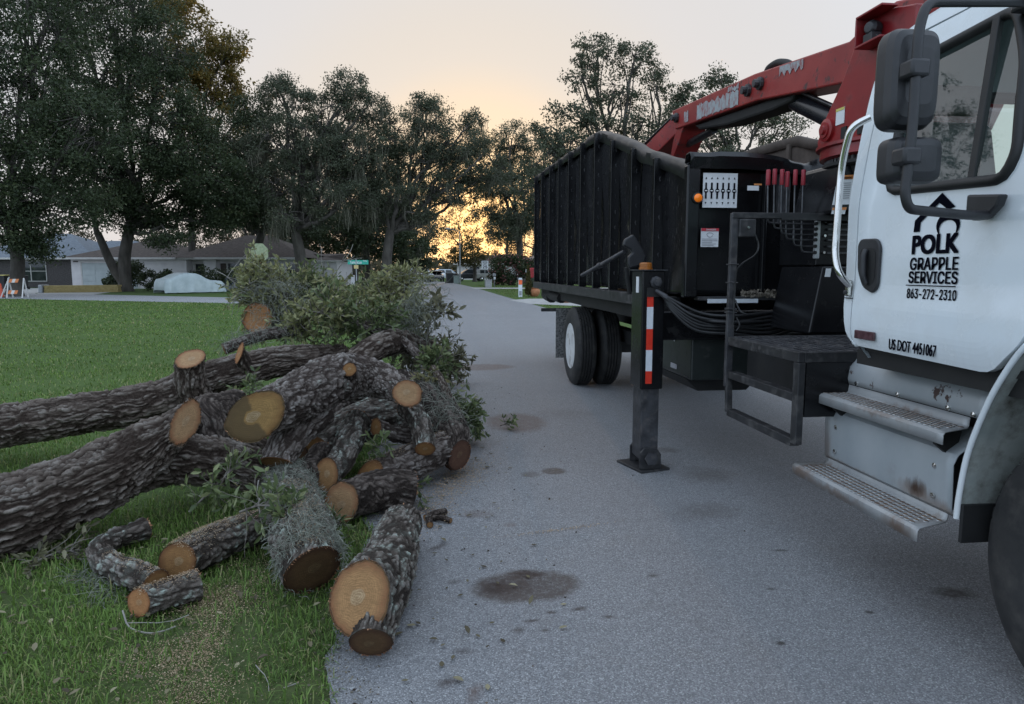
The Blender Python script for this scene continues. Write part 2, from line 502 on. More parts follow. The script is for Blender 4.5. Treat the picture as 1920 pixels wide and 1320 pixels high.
DK = (0.030, 0.018, 0.015); BR = (0.058, 0.042, 0.034); TAN = (0.14, 0.115, 0.09); RD = (0.10, 0.06, 0.045); OIL = (0.035, 0.03, 0.028)
STAINS = [
    (0.455, 3.21, 0.30, 0.19, 4, BR, 0.85, 0.22, 0.10, 1), (0.36, 3.21, 0.19, 0.15, 10, DK, 0.6, 0.6, 0.15, 1),
    (0.48, 3.33, 0.11, 0.06, 0, DK, 1.0, 0.6, 0.14, 1), (0.30, 3.22, 0.10, 0.09, 0, DK, 0.9, 0.7, 0.16, 0), (0.31, 3.17, 0.04, 0.05, 0, DK, 0.9, 0.8, 0.12, 0),
    (0.93, 5.11, 0.105, 0.10, 0, BR, 0.8, 0.25, 0.05, 0), (0.74, 5.05, 0.09, 0.09, 0, BR, 0.5, 0.4, 0.06, 0),
    (2.47, 2.87, 0.13, 0.085, 8, OIL, 0.9, 0.6, 0.16, 1), (0.86, 6.85, 0.34, 0.50, 0, RD, 0.62, 0.3, 0.25, 0),
    (0.80, 10.9, 0.60, 0.42, 3, RD, 0.62, 0.3, 0.3, 0), (0.28, 4.25, 0.12, 0.09, 0, RD, 0.45, 0.6, 0.1, 0),
    (0.47, 4.03, 0.06, 0.05, 0, RD, 0.4, 0.6, 0.08, 0), (2.05, 4.85, 0.28, 0.26, 20, BR, 0.5, 0.8, 0.35, 0),
    (1.72, 4.1, 0.33, 0.2, 10, BR, 0.42, 0.85, 0.35, 0), (2.0, 5.6, 0.14, 0.12, 0, BR, 0.5, 0.6, 0.12, 0), (1.45, 7.2, 0.5, 0.35, 0, BR, 0.22, 0.9, 0.4, 0),
    (0.66, 2.95, 0.05, 0.022, 10, DK, 0.85, 0.7, 0.06, 0), (0.53, 2.93, 0.035, 0.02, 0, DK, 0.8, 0.7, 0.06, 0), (0.43, 2.87, 0.045, 0.02, 12, DK, 0.8, 0.7, 0.06, 0),
    (0.36, 2.80, 0.04, 0.03, 0, DK, 0.75, 0.8, 0.06, 0), (0.48, 2.78, 0.03, 0.02, 0, DK, 0.75, 0.8, 0.06, 0), (0.78, 2.86, 0.045, 0.022, -10, DK, 0.8, 0.8, 0.06, 0),
    (1.10, 3.24, 0.05, 0.03, 30, DK, 0.7, 0.8, 0.08, 0), (1.42, 2.55, 0.028, 0.018, 0, OIL, 0.95, 0.6, 0.05, 0), (1.62, 3.02, 0.03, 0.02, 0, OIL, 0.8, 0.7, 0.05, 0),
    (0.12, 2.66, 0.06, 0.03, 0, DK, 0.7, 0.8, 0.08, 0), (0.05, 2.46, 0.07, 0.05, 20, DK, 0.75, 0.8, 0.1, 0), (0.15, 2.38, 0.09, 0.04, 60, RD, 0.6, 0.8, 0.1, 0),
    (-0.05, 4.35, 0.12, 0.09, 30, DK, 0.7, 0.7, 0.12, 0), (0.03, 3.75, 0.10, 0.04, 50, DK, 0.65, 0.7, 0.1, 0), (0.10, 3.3, 0.05, 0.04, 0, DK, 0.6, 0.8, 0.08, 0),
    (0.22, 2.2, 0.10, 0.03, 60, RD, 0.55, 0.8, 0.12, 0), (1.95, 2.75, 0.03, 0.02, 0, OIL, 0.9, 0.6, 0.05, 0), (1.9, 3.45, 0.05, 0.02, 0, OIL, 0.9, 0.6, 0.05, 0),
]
m_lawn = ground_mat()
m_road = asphalt_mat("worn_asphalt", STAINS, 1.34)
m_side = asphalt_mat("side_asphalt", [], 1.8)
m_conc = pm("concrete_drive", (0.30, 0.30, 0.29), (0.40, 0.39, 0.37), 3, 0.85, bump=0.2)

g = MB()
g.add([(-600, -60, 0), (600, -60, 0), (600, 900, 0), (-600, 900, 0)], [(0, 1, 2, 3)])
tag(g.build("ground", m_lawn), "short green lawn ground on both sides of the street", "ground", kind="structure")

def edge_noise(y, s):
    y = np.atleast_1d(np.asarray(y, float))
    return (fbm(np.stack([y * 3.0, y * 0 + s, y * 0], 1), 5) - 0.5) * 0.17
RE = [(-8, 5.35), (20, 5.3), (23.7, 5.2), (27.5, 4.75), (39, 4.4), (60, 4.0), (72, 3.5), (86, 2.75), (110, -0.6), (140, -8)]
LE = [(-8, -0.4), (29.2, -0.45), (31, -1.6), (31.6, -3.4), (39.6, -3.6), (41, -2.2), (43, -1.5), (60, -1.7), (86, -3.2), (110, -6.5), (140, -14)]
def road_left(y): return np.interp(y, [a for a, b in LE], [b for a, b in LE]) + np.where(np.asarray(y) < 26, edge_noise(y, 1.0), 0)
def road_right(y): return np.interp(y, [a for a, b in RE], [b for a, b in RE])
ys = np.concatenate([np.arange(-8, 1.5, 0.5), np.arange(1.5, 12, 0.04), np.arange(12, 140.1, 1.0)])
V = []; F = []
for i, y in enumerate(ys):
    a = float(road_left(y)[0] if np.ndim(road_left(y)) else road_left(y)); b = float(road_right(y))
    V += [(a, y, 0.008), (a * 0.6 + b * 0.4, y, 0.02), (b, y, 0.008)]
for i in range(len(ys) - 1):
    k = 3 * i
    F += [(k, k + 1, k + 4, k + 3), (k + 1, k + 2, k + 5, k + 4)]
m = MB(); m.add(V, F)
tag(m.build("road", m_road, smooth=180), "grey stone-flecked asphalt street with brown stains", "road", kind="structure")
# side street leaving to the left beyond the lawn
SB = [(-1.5, 30.2), (-3.2, 30.9), (-8.99, 33.6), (-13.06, 35.7), (-17.83, 38.1), (-23.14, 40.75), (-60, 59.5)]
ST = [(-1.5, 41.8), (-3.2, 40.2), (-10.9, 40.76), (-16.0, 43.8), (-20.4, 46.6), (-25.5, 49.0), (-60, 66.5)]
m = MB(); m.add([(x, y, 0.004) for x, y in SB] + [(x, y, 0.004) for x, y in ST], [(i + 1, i, 7 + i, 8 + i) for i in range(6)])
tag(m.build("side_street", m_side), "pale grey side street crossing left beyond the lawn", "road", kind="structure")
def drive(name, poly, z=0.012, mt=None, lab="pale concrete driveway"):
    q = MB(); q.add([(x, y, z) for x, y in poly], [tuple(range(len(poly)))])
    tag(q.build(name, mt or m_conc), lab, "driveway", kind="structure")
drive("driveway", [(4.1, 35.6), (4.55, 31.4), (7.0, 28.6), (30, 26.5), (30, 34.4), (8.2, 36.9), (5.4, 37.1)], lab="pale grey concrete driveway beside the striped marker post")
drive("driveway", [(3.6, 61.5), (3.75, 57.0), (30, 53.5), (30, 57.5), (8, 60.2)], lab="pale concrete driveway beyond the mailbox and speed sign")
drive("driveway", [(-21.0, 46.5), (-25.5, 48.8), (-31.5, 62.5), (-24.2, 61.5)], 0.010, lab="concrete driveway of the white house garage")
drive("driveway", [(-25.6, 48.8), (-31, 51.5), (-40, 64), (-31.6, 63)], 0.010, lab="concrete driveway in front of the grey roofed house")

def in_poly(x, y, poly):
    c = np.zeros(len(x), bool); n = len(poly); j = n - 1
    for i in range(n):
        xi, yi = poly[i]; xj, yj = poly[j]
        c ^= ((yi > y) != (yj > y)) & (x < (xj - xi) * (y - yi) / (yj - yi + 1e-12) + xi)
        j = i
    return c
SIDE = SB + ST[::-1]

def grass_mat(name, c1, c2, c3, c4):
    t = NT(name)
    a = t.attr("rnd")
    n = t.noise(0.8, t.coord(), 5, 0.6)
    col = t.mix(t.ramp(n, [(0.35, 0), (0.65, 1)]), t.ramp(a, [(0, c1), (0.72, c2), (1.0, c4)]), t.ramp(a, [(0, c2), (0.85, c3), (1.0, c4)]))
    t.base(col); t.rough(0.6); t.p.inputs['Specular IOR Level'].default_value = 0.25
    tr = t.n("ShaderNodeBsdfTranslucent"); t.l(col, tr.inputs[0])
    mx = t.n("ShaderNodeMixShader"); mx.inputs[0].default_value = 0.25
    t.l(t.p.outputs[0], mx.inputs[1]); t.l(tr.outputs[0], mx.inputs[2]); t.l(mx.outputs[0], t.out.inputs[0])
    return t.m
def blades(x, y, L, W, lean, seed):
    r = np.random.default_rng(seed); n = len(x)
    az = r.uniform(0, 2 * np.pi, n); d = np.stack([np.cos(az), np.sin(az), 0 * az], 1); s = np.stack([-np.sin(az), np.cos(az), 0 * az], 1)
    le = r.uniform(0.15, 1.0, n) * lean
    base = np.stack([x, y, np.zeros(n)], 1)
    zz = np.array([0, 0, 1.0])
    mid = base + (d * (le * L * 0.45)[:, None]) + zz * (L * 0.6 * np.sqrt(np.clip(1 - (le * 0.6) ** 2, 0.05, 1)))[:, None]
    tip = base + d * (le * L * 1.05)[:, None] + zz * (L * np.clip(1 - le * 0.75, 0.1, 1))[:, None]
    w = s * (W / 2)[:, None]
    V = np.stack([base - w, base + w, mid + w * 0.8, mid - w * 0.8, tip], 1).reshape(-1, 3)
    k = np.arange(n)[:, None] * 5
    return V, [k + np.array([[0, 1, 2, 3]]), k + np.array([[3, 2, 4]])], np.repeat(r.uniform(0, 1, n), 5)
gx = []; gy = []; gl = []; gw = []
def scatter(y0, y1, dens, L, W, xmin=None, right=False):
    area = []
    n = int(dens * (y1 - y0) * 60)
    y = rng.uniform(y0, y1, n)
    xl = np.maximum(-0.72 * y - 1.2, -34) if xmin is None else np.full(n, xmin)
    x = rng.uniform(0, 1, n) * 60 - 60 + road_left(y) + 0.03
    k = x > xl
    x = x[k]; y = y[k]
    if y1 > 29:
        k = ~in_poly(x, y, SIDE); x = x[k]; y = y[k]
        k = y < np.interp(x, [-60, -23.14, -8.99, -3.2, 0], [59.5, 40.75, 33.6, 30.9, 30.0]); x = x[k]; y = y[k]
    # bare trampled patches near the logs where sawdust lies
    pn = fbm(np.stack([x * 1.3, y * 1.3, x * 0], 1), 3)
    bare = np.exp(-(((x + 0.95) / 0.30) ** 2 + ((y - 2.75) / 0.75) ** 2)) * 0.85
    k = rng.uniform(0, 1, len(x)) > np.clip(bare + (pn < 0.42) * 0.55, 0, 0.92)
    x = x[k]; y = y[k]
    m_ = len(x)
    gx.append(x); gy.append(y); gl.append(L * rng.uniform(0.5, 1.25, m_)); gw.append(W * rng.uniform(0.7, 1.3, m_))
scatter(1.6, 3.2, 5200, 0.050, 0.0045)
scatter(1.6, 4.6, 420, 0.105, 0.0055)
scatter(3.2, 4.6, 3400, 0.055, 0.005)
scatter(4.6, 7.0, 1500, 0.055, 0.007)
scatter(7.0, 12.0, 520, 0.055, 0.011)
scatter(12.0, 20.0, 190, 0.055, 0.018)
scatter(20.0, 41.0, 75, 0.06, 0.032)
gx = np.concatenate(gx); gy = np.concatenate(gy); gl = np.concatenate(gl); gw = np.concatenate(gw)
V, F, rn = blades(gx, gy, gl, gw, 1.0, 11)
m_grass = grass_mat("grass_blade", (0.062, 0.112, 0.026), (0.118, 0.200, 0.042), (0.172, 0.272, 0.058), (0.33, 0.30, 0.15))
tag(mesh_np("grass", V, F, m_grass, None, {"rnd": rn}), "short mown green grass of the lawn", "grass", kind="stuff")
# lawns on the right of the street
nn = 26000
x = rng.uniform(4.6, 22, nn); y = rng.uniform(22, 70, nn)
k = (x > road_right(y) + 0.05) & ~in_poly(x, y, [(3.6, 61.5), (3.75, 57.0), (30, 53.5), (30, 57.5), (8, 60.2)]) & ~in_poly(x, y, [(4.1, 35.6), (4.55, 31.4), (7.0, 28.6), (30, 26.5), (30, 34.4), (8.2, 36.9), (5.4, 37.1)])
V, F, rn = blades(x[k], y[k], 0.06 * np.ones(k.sum()), 0.035 * np.ones(k.sum()), 1.0, 12)
m_grass2 = grass_mat("grass_blade_yellowish", (0.06, 0.105, 0.020), (0.10, 0.165, 0.032), (0.145, 0.21, 0.045), (0.23, 0.20, 0.09))  # yellower green than the blades of the left lawn
tag(mesh_np("grass", V, F, m_grass2, None, {"rnd": rn}), "yellow-green mown grass right of the street", "grass", kind="stuff")
# ------------------------------------------------------------------ logs
def bark_mat(name, furrow, ridge, pale, lichen, lich_lo, lich_hi):
    t = NT(name)
    co = t.coord()
    h = t.attr("h"); idn = t.attr("cid")
    fine = t.noise(70, co, 5, 0.65); mid = t.noise(9, co, 5, 0.6)
    c = t.ramp(h, [(0.10, furrow), (0.38, tuple(0.5 * a + 0.5 * b for a, b in zip(furrow, ridge))), (0.72, ridge)])
    patch = t.ramp(t.noise(6, co, 6, 0.7), [(0.42, 0.05), (0.62, 0.85)])
    c = t.mix(t.math('MULTIPLY', t.math('MULTIPLY', patch, t.ramp(idn, [(0.0, 0.6), (1.0, 1.0)])), t.ramp(h, [(0.3, 0), (0.75, 1)])), c, pale)
    c = t.mix(t.ramp(fine, [(0.35, 0.45), (0.6, 0.0)]), c, tuple(v * 0.45 for v in ridge))
    vz = t.noise(21, co, 8, 0.78)
    lm = t.ramp(t.math('ADD', t.math('MULTIPLY', vz, 0.65), t.math('MULTIPLY', mid, 0.35)), [(lich_lo, 0), (lich_hi, 1)])
    lm = t.math('MULTIPLY', lm, t.ramp(h, [(0.25, 0.1), (0.7, 1)]))
    lc = t.ramp(t.noise(25, co, 3), [(0.35, lichen), (0.65, tuple(min(1, v * 1.45 + 0.02) for v in lichen))])
    c = t.mix(lm, c, lc)
    t.base(c); t.rough(0.92); t.p.inputs['Specular IOR Level'].default_value = 0.2
    t.bump(t.math('ADD', fine, t.math('MULTIPLY', vz, 0.8)), 1.0, 0.016)
    return t.m
BARK = {
    'brown': bark_mat("bark_brown", (0.030, 0.019, 0.014), (0.215, 0.172, 0.142), (0.42, 0.385, 0.345), (0.20, 0.235, 0.20), 0.58, 0.68),
    'grey': bark_mat("bark_grey", (0.034, 0.023, 0.018), (0.25, 0.21, 0.185), (0.44, 0.415, 0.385), (0.33, 0.39, 0.335), 0.555, 0.66),
    'lichen': bark_mat("bark_lichen", (0.030, 0.022, 0.017), (0.20, 0.168, 0.143), (0.36, 0.335, 0.305), (0.36, 0.43, 0.375), 0.50, 0.60),
    'dark': bark_mat("bark_dark", (0.020, 0.014, 0.011), (0.145, 0.115, 0.098), (0.28, 0.25, 0.22), (0.20, 0.235, 0.20), 0.57, 0.66),
}
def cut_mat(name, heart, wood, rim, stain=0.0, stain_col=(0.07, 0.048, 0.022)):
    t = NT(name)
    uv = t.n("ShaderNodeAttribute"); uv.attribute_name = "cuv"
    nz = t.n("ShaderNodeTexNoise"); nz.inputs['Scale'].default_value = 2.2; nz.inputs['Detail'].default_value = 4; t.l(uv.outputs['Vector'], nz.inputs['Vector'])
    sb = t.n("ShaderNodeVectorMath"); sb.operation = 'SUBTRACT'; t.l(nz.outputs['Color'], sb.inputs[0]); sb.inputs[1].default_value = (0.5, 0.5, 0.5)
    ss = t.n("ShaderNodeVectorMath"); ss.operation = 'SCALE'; t.l(sb.outputs[0], ss.inputs[0]); ss.inputs['Scale'].default_value = 0.28
    av = t.n("ShaderNodeVectorMath"); av.operation = 'ADD'; t.l(uv.outputs['Vector'], av.inputs[0]); t.l(ss.outputs[0], av.inputs[1])
    ln = t.n("ShaderNodeVectorMath"); ln.operation = 'LENGTH'; t.l(av.outputs[0], ln.inputs[0])
    d = ln.outputs['Value']
    wv = t.n("ShaderNodeTexWave"); wv.wave_type = 'RINGS'; wv.rings_direction = 'SPHERICAL'; wv.inputs['Scale'].default_value = 4.5; wv.inputs['Distortion'].default_value = 1.6; wv.inputs['Detail'].default_value = 3; wv.inputs['Detail Scale'].default_value = 1.5
    t.l(av.outputs[0], wv.inputs['Vector'])
    c = t.ramp(d, [(0.20, heart), (0.26, wood), (0.62, tuple(v * 1.06 for v in wood)), (0.78, tuple(0.5 * (a + b) for a, b in zip(wood, rim))), (0.88, rim), (0.925, tuple(v * 0.7 for v in rim)), (0.945, (0.045, 0.030, 0.022))])
    c = t.mix(t.ramp(t.noise(3.1, uv.outputs['Vector'], 6, 0.65), [(0.40, 0.0), (0.72, 0.55)]), c, tuple(v * 0.55 for v in wood))
    c = t.mix(t.math('MULTIPLY', wv.outputs['Fac'], 0.46), c, tuple(v * 0.55 for v in wood))
    # chain saw kerf streaks
    mp = t.n("ShaderNodeMapping"); mp.inputs['Scale'].default_value = (3, 46, 3); mp.inputs['Rotation'].default_value = (0, 0, R(24)); t.l(uv.outputs['Vector'], mp.inputs[0])
    ks = t.noise(1.0, mp.outputs[0], 4, 0.6)
    c = t.mix(t.ramp(ks, [(0.40, 0.0), (0.66, 0.7)]), c, tuple(v * 0.42 for v in wood))
    if stain:
        sx = t.n("ShaderNodeSeparateXYZ"); t.l(av.outputs[0], sx.inputs[0])
        sm = t.math('MULTIPLY', t.ramp(t.math('ADD', sx.outputs[0], t.math('MULTIPLY', sx.outputs[1], 0.45)), [(0.0, stain), (0.12, 0)]), t.ramp(d, [(0.26, 0), (0.34, 1)]))
        sm2 = t.math('MULTIPLY', sm, 1.0)
        mrem = t.n("ShaderNodeMapRange")
        c = t.mix(sm2, c, stain_col)
    # radial drying cracks
    pth = t.n("ShaderNodeSeparateXYZ"); t.l(av.outputs[0], pth.inputs[0])
    ang = t.math('ARCTAN2', pth.outputs[1], pth.outputs[0])
    cb = t.n("ShaderNodeCombineXYZ"); t.l(t.math('MULTIPLY', ang, 3.0), cb.inputs[0]); t.l(t.math('MULTIPLY', d, 1.2), cb.inputs[1])
    ck = t.noise(1.6, cb.outputs[0], 2, 0.5)
    ckm = t.ramp(ck, [(0.48, 0), (0.5, 0.9), (0.52, 0)])
    c = t.mix(t.math('MULTIPLY', ckm, t.ramp(d, [(0.1, 1), (0.8, 0.0)])), c, tuple(v * 0.3 for v in wood))
    t.base(c); t.rough(0.8); t.p.inputs['Specular IOR Level'].default_value = 0.25
    t.bump(t.math('ADD', ks, t.math('MULTIPLY', wv.outputs['Fac'], 0.3)), 0.5, 0.004)
    return t.m
CUT = {
    'fresh': cut_mat("cut_fresh", (0.46, 0.33, 0.19), (0.37, 0.205, 0.088), (0.20, 0.075, 0.034)),
    'amber': cut_mat("cut_amber", (0.38, 0.26, 0.14), (0.30, 0.155, 0.058), (0.16, 0.065, 0.028)),
    'pale': cut_mat("cut_pale", (0.46, 0.32, 0.19), (0.42, 0.255, 0.13), (0.27, 0.10, 0.046)),
    'orange': cut_mat("cut_orange", (0.48, 0.30, 0.16), (0.46, 0.22, 0.09), (0.34, 0.14, 0.06)),
    'dark': cut_mat("cut_dark", (0.20, 0.13, 0.065), (0.135, 0.075, 0.035), (0.07, 0.030, 0.018)),
    'red': cut_mat("cut_red", (0.17, 0.10, 0.06), (0.115, 0.058, 0.036), (0.075, 0.032, 0.020)),
    'stained': cut_mat("cut_stained", (0.36, 0.27, 0.16), (0.31, 0.185, 0.065), (0.19, 0.09, 0.03), 0.85),
}

M_FIBRE = leafmat("torn_fibre", (0.16, 0.075, 0.04), (0.30, 0.15, 0.08), (0.45, 0.27, 0.16), 0.1, 0.9)
def limb(nodes, style, seed, parent, pname="bark", starts=None, ends=None, cut0=None, cut1=None, cell=(0.030, 0.075), amp=0.010, res=0.0075, smooth_end=True):
    """nodes (x,y,z,r); cutN = (material, normal or None) builds a sawn face"""
    nodes = np.array(nodes, float)
    C = catmull(nodes, res * 1.25)
    P = C[:, :3]; rad = C[:, 3]
    T, N, B = frames(P)
    s = np.concatenate([[0], np.cumsum(np.linalg.norm(np.diff(P, axis=0), axis=1))])
    rm = rad.max()
    n = int(np.clip(2 * math.pi * rm / res, 20, 230))
    a = np.linspace(0, 2 * math.pi, n, endpoint=False)
    ca, sa = np.cos(a), np.sin(a)
    dirs = ca[None, :, None] * N[:, None, :] + sa[None, :, None] * B[:, None, :]
    # bark relief evaluated on an unrolled cylinder
    Q = np.stack([np.broadcast_to(ca, (len(s), n)) * rm, np.broadcast_to(sa, (len(s), n)) * rm, np.broadcast_to(s[:, None], (len(s), n))], -1).reshape(-1, 3)
    off = np.array([seed * 1.37, seed * 0.71, seed * 2.11])
    w = (np.stack([vnoise(Q * 22 + off, 31), vnoise(Q * 22 + off, 32), vnoise(Q * 22 + off, 33)], 1) - 0.5)
    w2 = np.stack([vnoise(Q * 9 + off, 41), vnoise(Q * 9 + off, 42), vnoise(Q * 9 + off, 43)], 1) - 0.5
    U = Q / np.array([cell[0], cell[0], cell[1]]) + off * 3 + w * np.array([0.9, 0.9, 0.9]) + w2 * np.array([1.3, 1.3, 0.8])
    F1, F2, ID = voro(U, seed)
    plate = sstep(0.0, 0.30, F2 - F1)
    fur = np.abs(fbm(U * np.array([0.62, 0.62, 0.42]) + 11, seed + 3, 3) - 0.5) * 2
    furrow = sstep(0.02, 0.24, fur)                     # long branching furrows running up the stem
    F1b, F2b, IDb = voro(U * np.array([2.3, 2.3, 2.0]) + 7, seed + 9)
    finep = sstep(0.0, 0.35, F2b - F1b)
    grain = vnoise(Q * np.array([95, 95, 38]) + off, 17)
    h = (0.62 + 0.55 * grain) * furrow * (0.35 + 0.65 * plate) * (0.6 + 0.25 * ID + 0.15 * IDb) * (0.75 + 0.25 * finep)
    lump = fbm(Q * 5 + off, 3, 3) - 0.5
    disp = 1.75 * amp * (h - 0.5) + lump * rm * 0.22 + (vnoise(Q * 120 + off, 8) - 0.5) * amp * 0.35
    de = np.minimum(s if cut0 else s + 9, (s[-1] - s) if cut1 else s * 0 + 9)
    rr = rad[:, None] + disp.reshape(len(s), n) - (1.75 * amp * (h - 0.75)).reshape(len(s), n) * np.clip(1 - de / 0.025, 0, 0.75)[:, None]
    V = P[:, None, :] + dirs * rr[:, :, None]
    L = s[-1]
    for which, cut in ((0, cut0), (1, cut1)):
        if not cut: continue
        t = T[0] if which == 0 else T[-1]
        t_out = -t if which == 0 else t
        nr = t_out if cut[1] is None else unit(cut[1])
        e = V[0] if which == 0 else V[-1]
        c = P[0] if which == 0 else P[-1]
        delta = -((e - c) @ nr) / max(0.25, float(t_out @ nr))
        reach = max(2.2 * rm, 1.3 * np.abs(delta).max())
        dist = s if which == 0 else L - s
        k = np.clip(1 - dist / reach, 0, 1)
        V = V + (k[:, None] * delta[None, :])[:, :, None] * t_out[None, None, :]
    rows = len(s)
    Fq = np.array([[i * n + j, i * n + (j + 1) % n, (i + 1) * n + (j + 1) % n, (i + 1) * n + j] for i in range(rows - 1) for j in range(n)]) if rows * n < 400 else None
    i = np.arange(rows - 1)[:, None] * n; j = np.arange(n)[None, :]
    Fq = np.stack([i + j, i + (j + 1) % n, i + n + (j + 1) % n, i + n + j], -1).reshape(-1, 4)
    hv = h.copy()
    o = mesh_np(pname, V.reshape(-1, 3), Fq, BARK[style], parent, {"h": hv, "cid": ID}, smooth=180)
    faces = []
    for which, cut in ((0, cut0), (1, cut1)):
        if not cut: continue
        t_out = -T[0] if which == 0 else T[-1]
        nr = t_out if cut[1] is None else unit(cut[1])
        ring = V[0] if which == 0 else V[-1]
        c = ring.mean(0)
        ks = [1.0, 0.965, 0.93, 0.8, 0.6, 0.4, 0.2]
        rs = np.random.default_rng(seed + which)
        VV = []; UVs = []
        ux = unit(np.cross((0, 0, 1), nr)) if abs(nr[2]) < 0.95 else np.array([1.0, 0, 0])
        uy = np.cross(nr, ux)
        pith = np.array([rs.uniform(-0.15, 0.15), rs.uniform(-0.15, 0.15)])
        scale = np.linalg.norm(ring - c, axis=1).mean()
        rel0 = ring - c
        asp = np.array([np.abs(rel0 @ ux).max(), np.abs(rel0 @ uy).max()])
        for k_ in ks:
            pts = c + rel0 * k_
            bulge = {1.0: 0.0, 0.965: -0.003, 0.93: 0.002}.get(k_, 0.002)
            pts = pts + nr * bulge + nr * ((vnoise(pts * 40, seed) - 0.5) * 0.004 * (k_ < 0.95))[:, None]
            VV.append(pts)
            q = np.stack([(rel0 @ ux) / asp[0] * k_, (rel0 @ uy) / asp[1] * k_, np.zeros(n)], 1)
            # radial distance follows the outline exactly, pith sits off centre
            ang = np.arctan2(q[:, 1], q[:, 0])
            UVs.append(np.stack([np.cos(ang) * k_, np.sin(ang) * k_, np.zeros(n)], 1) - np.array([pith[0], pith[1], 0]) * (1 - k_))
        VV.append((c + nr * 0.003)[None]); UVs.append(np.array([[-pith[0], -pith[1], 0]]))
        VV = np.vstack(VV); UVs = np.vstack(UVs)
        FF = []
        jj = np.arange(n); j2 = (jj + 1) % n
        for r_ in range(len(ks) - 1):
            FF.append(np.stack([r_ * n + jj, r_ * n + j2, (r_ + 1) * n + j2, (r_ + 1) * n + jj], 1))
        Fq2 = np.vstack(FF); Ft = np.stack([(len(ks) - 1) * n + jj, (len(ks) - 1) * n + j2, np.full(n, len(ks) * n)], 1)
        if which == 1:
            pass
        else:
            Fq2 = Fq2[:, ::-1]; Ft = Ft[:, ::-1]
        cf_parent = parent if pname == "bark" else o
        if scale > 0.06:                                # torn bark fibres round the saw cut
            ns = int(60 + scale * 500)
            kk = rs.integers(0, n, ns); kk = kk[vnoise(np.stack([kk * 0.09, kk * 0, kk * 0], 1), seed) > 0.42]
            if len(kk):
                outv = rel0[kk] / (np.linalg.norm(rel0[kk], axis=1)[:, None] + 1e-9); tg = np.cross(np.broadcast_to(nr, outv.shape), outv)
                ln_ = rs.uniform(0.004, 0.017, len(kk))[:, None]; wd_ = rs.uniform(0.003, 0.008, len(kk))[:, None]
                p0 = c + rel0[kk] * rs.uniform(0.93, 1.0, len(kk))[:, None]
                tip = p0 + (nr * rs.uniform(0.2, 1.0, len(kk))[:, None] + outv * rs.uniform(-0.2, 0.7, len(kk))[:, None] + tg * rs.normal(0, 0.4, len(kk))[:, None]) * ln_
                SV = np.stack([p0 - tg * wd_ - nr * 0.004, p0 + tg * wd_ - nr * 0.004, tip], 1).reshape(-1, 3)
                fb = mesh_np("torn_fibres", SV, np.arange(len(kk))[:, None] * 3 + np.array([[0, 1, 2]]), M_FIBRE, cf_parent, {"rnd": np.repeat(rs.uniform(0, 1, len(kk)), 3)})
                fb["kind"] = "stuff"
        faces.append(mesh_np("cut_face", VV, [Fq2, Ft], CUT[cut[0]], parent if pname == "bark" else o, {"cuv": UVs}, smooth=40))
    return o

def N4(*a):                             # (px, py, distance, radius in m) -> x, y, z, r
    return [at(px, py, Y) + (r,) for px, py, Y, r in a]
def log(label, style, seed, nodes, cut0=None, cut1=None, stubs=(), name="log", cat="log", **k):
    base = nodes[0]
    t = thing(name, label, cat, (base[0], base[1], 0))
    limb(nodes, style, seed, t, cut0=cut0, cut1=cut1, **k)
    for i, (sn, st, c1, kk) in enumerate(stubs):
        limb(sn, st, seed + 50 + i, t, pname="branch_stub", cut1=c1, **kk)
    return t
CAMP = np.array([0, 0, CAM_H])
def tocam(p, mixv=(0, 0, 0)):           # a saw cut that looks roughly back along the street
    return unit(unit(CAMP - np.array(p[:3])) + np.array(mixv))
LOGS = {}
# the short lichen-covered log nearest the viewer, with a big oblique side cut
n1 = [(-0.248, 2.635, 0.088, 0.086), (-0.243, 2.80, 0.108, 0.106), (-0.235, 3.0, 0.14, 0.138), (-0.20, 3.40, 0.145, 0.132), (-0.17, 3.80, 0.14, 0.115)]
log("short lichen-covered log nearest the viewer, half on the asphalt", 'lichen', 3, n1, ('dark', (-0.03, -0.80, -0.42)), ('fresh', None),
    [([(-0.235, 3.15, 0.175, 0.11), (-0.272, 2.92, 0.205, 0.128), (-0.300, 2.735, 0.228, 0.128)], 'lichen', ('fresh', (-0.30, -0.72, 0.62)), {})])
# mossy log behind it
n2 = N4((588, 1068, 3.22, 0.135), (568, 1010, 3.58, 0.165), (550, 950, 4.07, 0.165), (542, 905, 4.53, 0.15))
log("moss-draped log lying left of the nearest log, dark end on the grass", 'lichen', 7, n2, ('dark', (0.55, -0.75, -0.45)), ('fresh', None))
# the big grey forked log with the large stained face
n3 = N4((480, 780, 4.35, 0.140), (530, 758, 4.5, 0.158), (585, 730, 4.75, 0.175), (645, 706, 5.05, 0.165), (705, 712, 5.1, 0.135), (740, 725, 4.9, 0.105), (764, 738, 4.65, 0.088))
log("large grey forked log on top of the pile with broad stained face", 'grey', 11, n3, ('stained', tocam(n3[0], (-0.35, 0, 0.0))), ('pale', tocam(n3[-1], (0.1, 0, 0.05))),
    [(N4((600, 765, 4.85, 0.13), (560, 800, 4.7, 0.125), (535, 835, 4.55, 0.108), (519, 868, 4.42, 0.098)), 'grey', ('amber', (-0.1, -0.55, -0.78)), {}),
     (N4((660, 705, 5.0, 0.065), (657, 697, 4.87, 0.052), (655, 693, 4.82, 0.048)), 'grey', ('amber', tocam(at(655, 693, 4.8), (-0.2, 0, 0.2))), {})], cell=(0.034, 0.05), amp=0.014)
